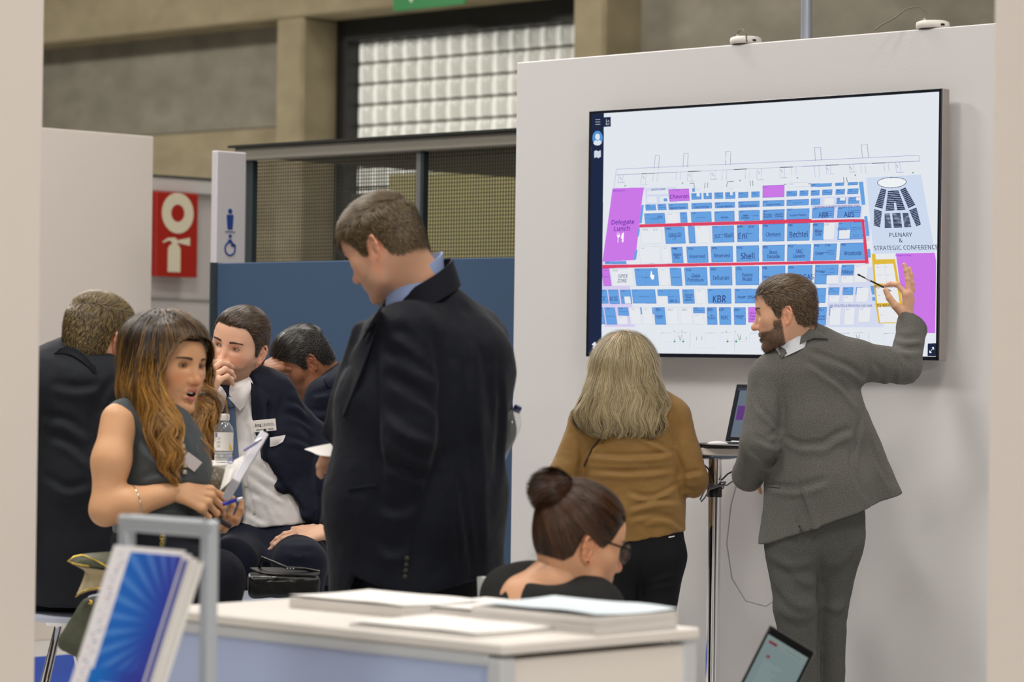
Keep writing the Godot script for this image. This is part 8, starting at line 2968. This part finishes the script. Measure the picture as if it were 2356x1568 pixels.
func papers_and_pens() -> void:
	# pen held at the display
	var pinch: Vector3 = PM.pinch
	var tip := P(1974, 631, 9.72)
	var d := (pinch - tip).normalized()
	var o := thing("pen", tip, "clear pen with black tip held up to the wall display", "pen")
	var L := tip.distance_to(pinch) + 0.025
	var b := MB.new()
	b.tube([tip + d * 0.03, tip + d * L], [0.0026], 10)
	var cl := mat(Color(0.95, 0.95, 0.97, 0.35), 0.1)
	cl.transparency = BaseMaterial3D.TRANSPARENCY_ALPHA
	obj("barrel", b, mat(rgb8(206, 204, 206), 0.3), o)
	var ink := MB.new()
	ink.tube([tip + d * 0.052, tip + d * (L * 0.78)], [0.0029], 8)
	obj("ink_line", ink, mat(rgb8(40, 38, 44), 0.4), o)
	var t := MB.new()
	t.tube([tip, tip + d * 0.006, tip + d * 0.012, tip + d * 0.032], [0.0030, 0.0032, 0.0022, 0.0024], 10)
	obj("tip", t, M.black, o)
	# sheet in the tall man's far hand
	var s := MB.new()
	s.sheet([[P(700, 1033, 7.18), P(718, 1028, 7.17), P(770, 1018, 7.14)], [P(716, 1038, 7.13), P(736, 1047, 7.12), P(780, 1050, 7.10)]], 4, 6, 0.0008)
	tag(obj("note_paper", s, M.paper), "small white paper held in front of the tall man in navy", "paper")
	# white leaflets and notebook held by the woman with the curls
	var n := Vector3(0.0, 0.12, 1.0).normalized()
	var up := (P(598, 1012, 7.30) - P(528, 1128, 7.20)).normalized()
	var sd := up.cross(n).normalized()
	var bs := Basis(sd, up, sd.cross(up))
	var c := (P(598, 1014, 7.30) + P(530, 1128, 7.22)) * 0.5
	var nb := thing("notebook", c - up * 0.08, "white notebook with a pen on it in the hands of the woman with curls", "notebook")
	obj("cover", boxmb(c, Vector3(0.021, 0.162, 0.10), Basis(sd, up, sd.cross(up)) * Basis(UP, 0.12), 0.002), mat(rgb8(224, 222, 232), 0.5), nb)
	var fl := MB.new()
	fl.sheet([[P(520, 1072, 7.24), P(540, 1058, 7.22), P(562, 1046, 7.26)], [P(514, 1100, 7.2), P(532, 1086, 7.18), P(556, 1068, 7.22)], [P(506, 1128, 7.18), P(524, 1112, 7.16), P(545, 1092, 7.2)]], 5, 6, 0.001)
	var leaf := obj("folded_sheet", fl, M.paper)
	tag(leaf, "folded white sheet with a blue ring emblem held beside the patterned bag", "paper")
	var rg := MB.new()
	rg.lathe([Vector2(0.006, 0), Vector2(0.006, 0.0006), Vector2(0.0085, 0.0006), Vector2(0.0085, 0)], 20, Transform3D(Basis(Vector3(0.8, 0.5, 0), Vector3(-0.3, 0.45, 0.84), Vector3(0.42, -0.67, 0.6)), P(531, 1060, 7.20)))
	obj("emblem", rg, mat(rgb8(90, 90, 170), 0.5), leaf)
	var p2 := thing("pen", P(575, 1030, 7.2), "white pen clipped along the top of the notebook held by the woman with curls", "pen")
	var q := MB.new()
	q.tube([P(560, 1036, 7.2), P(592, 1016, 7.2)], [0.004], 10)
	obj("barrel", q, mat(rgb8(150, 150, 190), 0.4), p2)
	var q2 := MB.new()
	q2.tube([P(591, 1016, 7.2), P(602, 1009, 7.2)], [0.004, 0.003], 10)
	obj("tip", q2, M.chrome, p2)
	var p3 := thing("pen", P(540, 1150, 7.18), "blue pen with silver tip below the notebook held by the woman with curls", "pen")
	var r1 := MB.new()
	r1.tube([P(512, 1160, 7.18), P(545, 1149, 7.18)], [0.0048], 12)
	obj("barrel", r1, mat(rgb8(34, 44, 170), 0.35), p3)
	var r2 := MB.new()
	r2.tube([P(545, 1149, 7.18), P(556, 1146, 7.18), P(560, 1144, 7.18)], [0.0044, 0.0036, 0.002], 12)
	obj("tip", r2, M.chrome, p3)
	var ph := thing("phone", P(480, 1172, 7.28), "dark phone partly hidden in the fingers of the woman with curls", "phone")
	obj("case", boxmb(P(486, 1182, 7.42), Vector3(0.11, 0.012, 0.06), Basis(Vector3(0, 0, 1), -0.55) * Basis(UP, 0.3), 0.003), mat(rgb8(52, 42, 48), 0.2), ph)

func bags() -> void:
	# snakeskin pattern bag in the woman's arm
	var z := 7.50
	var f := Fld.new()
	f.limb(P(440, 1108, z), P(490, 1124, z), UP, Vector2(0.042, 0.04), Vector2(0.056, 0.045), 0.03)
	f.limb(P(490, 1110, z), P(508, 1170, z), Vector3(1, 0, 0), Vector2(0.03, 0.04), Vector2(0.016, 0.03), 0.03)
	f.noise = FastNoiseLite.new()
	f.noise.frequency = 14.0
	f.namp = 0.004
	var m := MB.new()
	f.build(m, 0.004)
	var sk := mat(Color.WHITE, 0.5)
	var t := NoiseTexture2D.new()
	var fn := FastNoiseLite.new()
	fn.noise_type = FastNoiseLite.TYPE_CELLULAR
	fn.frequency = 0.06
	fn.cellular_return_type = FastNoiseLite.RETURN_DISTANCE2_SUB
	t.noise = fn
	t.seamless = true
	t.width = 256
	t.height = 256
	var g := Gradient.new()
	g.set_color(0, rgb8(78, 70, 56))
	g.set_color(1, rgb8(206, 198, 172))
	t.color_ramp = g
	sk.albedo_texture = t
	tri(sk, 7.0)
	tag(obj("patterned_bag", m, sk), "grey and beige snakeskin pattern bag in the arms of the woman with curls", "bag")
	# olive tote hanging by her stool
	var zt := 7.12
	var c := thing("tote_bag", P(270, 1500, zt), "olive tote bag with gold edging hanging open beside the leaflet rack", "bag")
	var tb := Fld.new()
	tb.limb(P(250, 1385, zt), P(226, 1490, zt), Vector3(1, 0, 0), Vector2(0.058, 0.05), Vector2(0.098, 0.06), 0.02)
	tb.limb(P(320, 1385, zt + 0.02), P(300, 1480, zt + 0.02), Vector3(1, 0, 0), Vector2(0.06, 0.05), Vector2(0.09, 0.06), 0.02)
	tb.half(P(235, 1372, zt), Vector3(-0.1, 1, 0))
	tb.half(P(200, 1512, zt), Vector3(-0.3, -1, 0))
	crease(tb, [[215, 1390], [190, 1450], [170, 1500]], 0.012, 0.006, zt - 0.4)
	crease(tb, [[160, 1500], [220, 1490], [260, 1500]], 0.008, -0.006, zt - 0.4)
	tb.noise = f.noise
	tb.namp = 0.003
	var tm := MB.new()
	tb.build(tm, 0.006)
	var olive := mat(rgb8(74, 78, 62), 0.55)
	obj("body", tm, olive, c)
	var lin_ := MB.new()
	lin_.sheet([[P(163, 1294, zt - 0.05), P(200, 1306, zt - 0.06), P(290, 1318, zt - 0.05)], [P(196, 1312, zt - 0.02), P(220, 1330, zt - 0.03), P(300, 1340, zt - 0.02)], [P(176, 1370, zt - 0.04), P(215, 1356, zt - 0.05), P(310, 1350, zt - 0.05)]], 10, 10, 0.003)
	obj("lining", lin_, mat(rgb8(190, 176, 144), 0.7), c)
	var fp := MB.new()
	fp.sheet([[P(160, 1290, zt - 0.06), P(185, 1277, zt - 0.04), P(240, 1271, zt), P(320, 1268, zt + 0.02)], [P(176, 1296, zt - 0.065), P(215, 1284, zt - 0.06), P(270, 1296, zt - 0.05), P(330, 1300, zt)], [P(200, 1302, zt - 0.062), P(240, 1306, zt - 0.065), P(285, 1318, zt - 0.06), P(330, 1322, zt - 0.02)]], 8, 12, 0.004)
	obj("flap", fp, olive, c)
	var gold := mat(rgb8(206, 178, 84), 0.25, 0.9)
	var ed := MB.new()
	ed.tube([P(205, 1302, zt - 0.066), P(172, 1296, zt - 0.07), P(156, 1290, zt - 0.066), P(170, 1280, zt - 0.06), P(190, 1276, zt - 0.055), P(220, 1288, zt - 0.066), P(255, 1308, zt - 0.07), P(290, 1319, zt - 0.066)], [0.0022], 7)
	obj("edging", ed, gold, c)
	var ed2 := MB.new()
	ed2.tube([P(174, 1372, zt - 0.05), P(190, 1360, zt - 0.055), P(215, 1353, zt - 0.058), P(250, 1352, zt - 0.058), P(300, 1354, zt - 0.055)], [0.0022], 7)
	obj("edging", ed2, gold, c)
	var stud := MB.new()
	stud.lathe([Vector2(0, 0.004), Vector2(0.0045, 0.003), Vector2(0.006, 0)], 16, Transform3D(Basis(Vector3(1, 0, 0), Vector3(0, 0, 1), Vector3(0, -1, 0)), P(209, 1385, zt - 0.062)))
	obj("stud", stud, gold, c)
	var sp := MB.new()
	sp.tube([P(372, 1272, zt + 0.05), P(378, 1240, zt + 0.06), P(376, 1200, zt + 0.1)], [0.006], 8)
	obj("strap", sp, mat(rgb8(52, 54, 44), 0.5), c)
	var ch := MB.new()
	for k in 5:
		var ring := []
		var pc := P(372 + (k % 2), 1222 + k * 7, zt + 0.035)
		for i in 13:
			var an := TAU * i / 12
			ring.append(pc + (Vector3(cos(an) * 0.0035, sin(an) * 0.0055, 0) if k % 2 == 0 else Vector3(0, sin(an) * 0.0055, cos(an) * 0.0035)))
		ch.tube(ring, [0.0012], 5)
	obj("chain", ch, gold, c)
	# black leather bag on the stool
	var zb := 8.24
	var lb := thing("leather_bag", P(650, 1372, zb), "black leather bag with a strap and buckle lying on a white bar stool", "bag")
	var bf := Fld.new()
	bf.box(P(652, 1346, zb), Vector3(0.085, 0.018, 0.06), Basis(UP, 0.1), 0.012, 0.01, 0)
	bf.kk[0] = 0.01
	bf.fold(P(572, 1334, zb - 0.07), P(735, 1332, zb - 0.07), 0.004, -0.004)
	bf.noise = f.noise
	bf.namp = 0.004
	var bm := MB.new()
	bf.build(bm, 0.0045)
	var lea := mat(rgb8(16, 16, 15), 0.32)
	lea.heightmap_enabled = true
	lea.heightmap_texture = noise_tex(0.15, Color.BLACK, Color.WHITE, 256, 3, 66)
	lea.heightmap_scale = 0.03
	tri(lea, 9.0)
	obj("body", bm, lea, lb)
	var fl := MB.new()
	fl.sheet([[P(575, 1306, zb + 0.03), P(640, 1306, zb + 0.03), P(735, 1312, zb + 0.03)], [P(600, 1318, zb - 0.02), P(650, 1316, zb - 0.02), P(735, 1318, zb - 0.02)], [P(632, 1322, zb - 0.06), P(670, 1322, zb - 0.06), P(724, 1324, zb - 0.06)]], 6, 10, 0.004)
	obj("flap", fl, lea, lb)
	var st := MB.new()
	st.tube([P(602, 1282, zb + 0.02), P(630, 1293, zb - 0.01), P(662, 1306, zb - 0.03), P(700, 1308, zb - 0.02), P(735, 1315, zb)], [0.0045], 8)
	st.tube([P(602, 1282, zb + 0.02), P(596, 1300, zb + 0.03), P(605, 1318, zb + 0.03)], [0.0045], 8)
	obj("strap", st, lea, lb)
	var bk := MB.new()
	for k in 3:
		bk.box(P(661 + k * 6.5, 1307, zb - 0.045), Vector3(0.0055, 0.005, 0.006), Basis(UP, 0.3), 0.0012)
	obj("buckle", bk, M.chrome, lb)
	# something yellow beyond the seated man
	var yf := Fld.new()
	yf.ell(P(697, 1108, 9.75), Vector3(0.024, 0.036, 0.03), 0.01)
	yf.limb(P(697, 1110, 9.75), P(697, 1150, 9.75), Vector3(1, 0, 0), Vector2(0.026, 0.03), Vector2(0.016, 0.02), 0.02)
	yf.noise = f.noise
	yf.namp = 0.004
	var ym := MB.new()
	yf.build(ym, 0.005)
	tag(obj("yellow_pouch", ym, mat(rgb8(206, 204, 60), 0.6)), "yellow green pouch glimpsed between the seated man and the tall man", "pouch")

# access points, their leads and the pole on top of the display wall
func wall_top() -> void:
	var wt := 2.552
	var w := mat(rgb8(232, 226, 220), 0.45)
	for d in [[1716.0, 104.0, 0], [2146.0, 66.0, 1]]:
		var c := on_plane(d[0], d[1], W(0, 0, 0.13), -B)
		c.y = wt
		var o := thing("wireless_box", c, ["white wireless access box on the wall top above the display, beside the pole", "white wireless access box on the wall top with a long looping lead"][d[2]], "router", "access boxes on the display wall")
		var m := MB.new()
		m.lathe([Vector2(0.050, 0.0), Vector2(0.056, 0.004), Vector2(0.057, 0.012), Vector2(0.055, 0.022), Vector2(0.046, 0.026), Vector2(0, 0.027)], 48, Transform3D(Basis(), c + UP * 0.002), 0.4)
		obj("casing", m, w, o)
		obj("socket", boxmb(c + Vector3(0.026, 0.012, 0.051), Vector3(0.014, 0.007, 0.006), Basis(UP, 0.45), 0.001), M.dark, o)
		var pl := MB.new()
		pl.tube([c + Vector3(-0.028, 0.024, 0.01), c + Vector3(-0.030, 0.036, 0.01)], [0.0055], 10)
		obj("plug", pl, mat(rgb8(196, 192, 176), 0.4), o)
		var cb := MB.new()
		if d[2] == 0:
			cb.tube([c + Vector3(-0.030, 0.036, 0.01), c + Vector3(-0.026, 0.050, 0.012), c + Vector3(-0.014, 0.052, 0.03), c + Vector3(-0.004, 0.034, 0.052), c + Vector3(-0.001, 0.005, 0.057)], [0.003], 8)
		else:
			cb.tube([c + Vector3(-0.026, 0.034, 0.01), c + Vector3(-0.022, 0.058, 0.0), c + Vector3(-0.05, 0.078, 0), c + Vector3(-0.09, 0.068, 0), c + Vector3(-0.13, 0.036, 0.0), c + Vector3(-0.175, 0.012, 0.0), c + Vector3(-0.195, -0.004, 0.0)], [0.0028], 8)
		obj("lead", cb, mat(rgb8(112, 106, 92), 0.5), o)
	var pb := on_plane(1855, 85, W(0, 0, 0.155), -B)
	var o := thing("pole", Vector3(pb.x, wt, pb.z), "grey metal pole rising from the top of the display wall", "pole")
	var m := MB.new()
	m.tube([Vector3(pb.x, wt, pb.z), Vector3(pb.x, 5.0, pb.z)], [0.0195], 28)
	obj("tube", m, mat(rgb8(176, 182, 196), 0.4, 0.5), o)
	var fl := MB.new()
	fl.lathe([Vector2(0.036, 0), Vector2(0.036, 0.004), Vector2(0.02, 0.006)], 28, Transform3D(Basis(), Vector3(pb.x, wt, pb.z)))
	obj("flange", fl, M.steel, o)

# a small tablet on a floor stand at the lower right, turned and leaning
func tablet() -> void:
	var z := 6.6
	var tl := P(1772, 1438, z)
	var tr := P(1875, 1500, z + 0.02)
	var x := (tr - tl)
	var w := x.length()
	x = x.normalized()
	var dn := (P(1697, 1566, z - 0.04) - tl).normalized()
	dn = (dn - x * dn.dot(x)).normalized()
	var bs := Basis(x, -dn, x.cross(-dn))
	var hgt := 0.19
	var c := tl + x * (w / 2) + dn * (hgt / 2)
	var o := thing("tablet", Vector3(c.x, 0, c.z), "dark tablet with a pale lit screen leaning at the lower right", "tablet")
	obj("casing", boxmb(c, Vector3(w, hgt, 0.009), bs, 0.004), mat(rgb8(18, 18, 19), 0.3), o)
	obj("edge_band", boxmb(c - bs.z * 0.002, Vector3(w + 0.003, hgt + 0.003, 0.004), bs, 0.002), mat(rgb8(120, 120, 122), 0.4, 0.6), o)
	var im := Image.create(128, 216, false, Image.FORMAT_RGBA8)
	im.fill(rgb8(168, 192, 192))
	im.fill_rect(Rect2i(0, 0, 128, 26), rgb8(176, 196, 192))
	im.fill_rect(Rect2i(10, 14, 26, 9), rgb8(168, 70, 90))
	im.fill_rect(Rect2i(62, 14, 50, 4), rgb8(158, 180, 184))
	im.fill_rect(Rect2i(22, 58, 10, 9), rgb8(176, 84, 100))
	for k in 12:
		im.fill_rect(Rect2i(20, 78 + k * 9, 60 - (k * 13) % 30, 4), rgb8(184, 206, 208))
	im.generate_mipmaps()
	var m := mat(rgb8(8, 8, 9), 0.25)
	m.emission_enabled = true
	m.emission = Color.BLACK
	m.emission_texture = ImageTexture.create_from_image(im)
	m.emission_energy_multiplier = 0.42
	var f := MB.new()
	var x0 := -w / 2 + 0.004
	var x1 := w / 2 - 0.010
	var y0 := hgt / 2 - 0.020
	var y1 := -hgt / 2 + 0.018
	f.face([c + bs * Vector3(x0, y0, 0.0052), c + bs * Vector3(x1, y0, 0.0052), c + bs * Vector3(x1, y1, 0.0052), c + bs * Vector3(x0, y1, 0.0052)], bs.z, [Vector2(0, 0), Vector2(1, 0), Vector2(1, 1), Vector2(0, 1)])
	obj("screen", f, m, o)
	var st := MB.new()
	st.tube([c - bs.z * 0.004, c - bs.z * 0.06 - UP * 0.06, Vector3(c.x, c.y - 0.25, c.z - 0.07), Vector3(c.x, 0.02, c.z - 0.07)], [0.012], 12)
	obj("stand_pole", st, M.steel, o)
	var fb := MB.new()
	fb.lathe([Vector2(0.02, 0.03), Vector2(0.15, 0.012), Vector2(0.155, 0), Vector2(0, 0)], 32, Transform3D(Basis(), Vector3(c.x, 0, c.z - 0.07)))
	obj("stand_foot", fb, M.steel, o)

# leads round the bar table's column
func cables() -> void:
	var z := 10.3
	var grey := mat(rgb8(128, 130, 132), 0.5)
	var c := P(1645, 1116, z)
	var m := MB.new()
	for k in 3:
		var pts := []
		for i in 21:
			var t := TAU * i / 20
			pts.append(c + Vector3(cos(t) * (0.030 + 0.003 * k), 0.006 * sin(t * 2.0 + k) + 0.006 * k - 0.006, sin(t) * (0.030 + 0.003 * k)))
		m.tube(pts, [0.0028], 7)
	m.tube([c + Vector3(-0.02, 0.0, 0.03), P(1622, 1126, z - 0.04), P(1611, 1148, z - 0.04), P(1613, 1154, z - 0.04), P(1622, 1144, z - 0.04), P(1634, 1122, z - 0.04)], [0.0026], 7)
	m.tube([c + Vector3(0.03, 0.002, 0.02), P(1672, 1116, z - 0.04), P(1690, 1104, z), P(1704, 1096, z + 0.05)], [0.0026], 7)
	tag(obj("grey_cable", m, grey), "grey cable coiled round the chrome column of the bar table", "cable")
	var b := MB.new()
	b.tube([P(1614, 1064, z - 0.05), P(1626, 1074, z - 0.04), P(1640, 1090, z - 0.035), P(1643, 1110, z - 0.035)], [0.0028], 7)
	b.tube([P(1618, 1058, z - 0.02), P(1620, 1078, z - 0.03), P(1626, 1100, z - 0.035)], [0.0022], 7)
	b.tube([P(1660, 1104, z - 0.025), P(1674, 1090, z), P(1692, 1080, z + 0.02), P(1706, 1077, z + 0.04)], [0.0028], 7)
	tag(obj("black_cable", b, M.black), "black leads under the bar table running to its chrome column", "cable")
	var w := MB.new()
	w.tube([P(1700, 1096, z + 0.06), P(1682, 1160, z + 0.12), P(1672, 1250, z + 0.16), P(1684, 1330, z + 0.16), P(1716, 1382, z + 0.12), P(1762, 1394, z + 0.1), P(1800, 1370, z + 0.1)], [0.0024], 7)
	tag(obj("hanging_cable", w, mat(rgb8(176, 176, 180), 0.5)), "pale cable hanging in a loop before the white wall beside the man in grey", "cable")
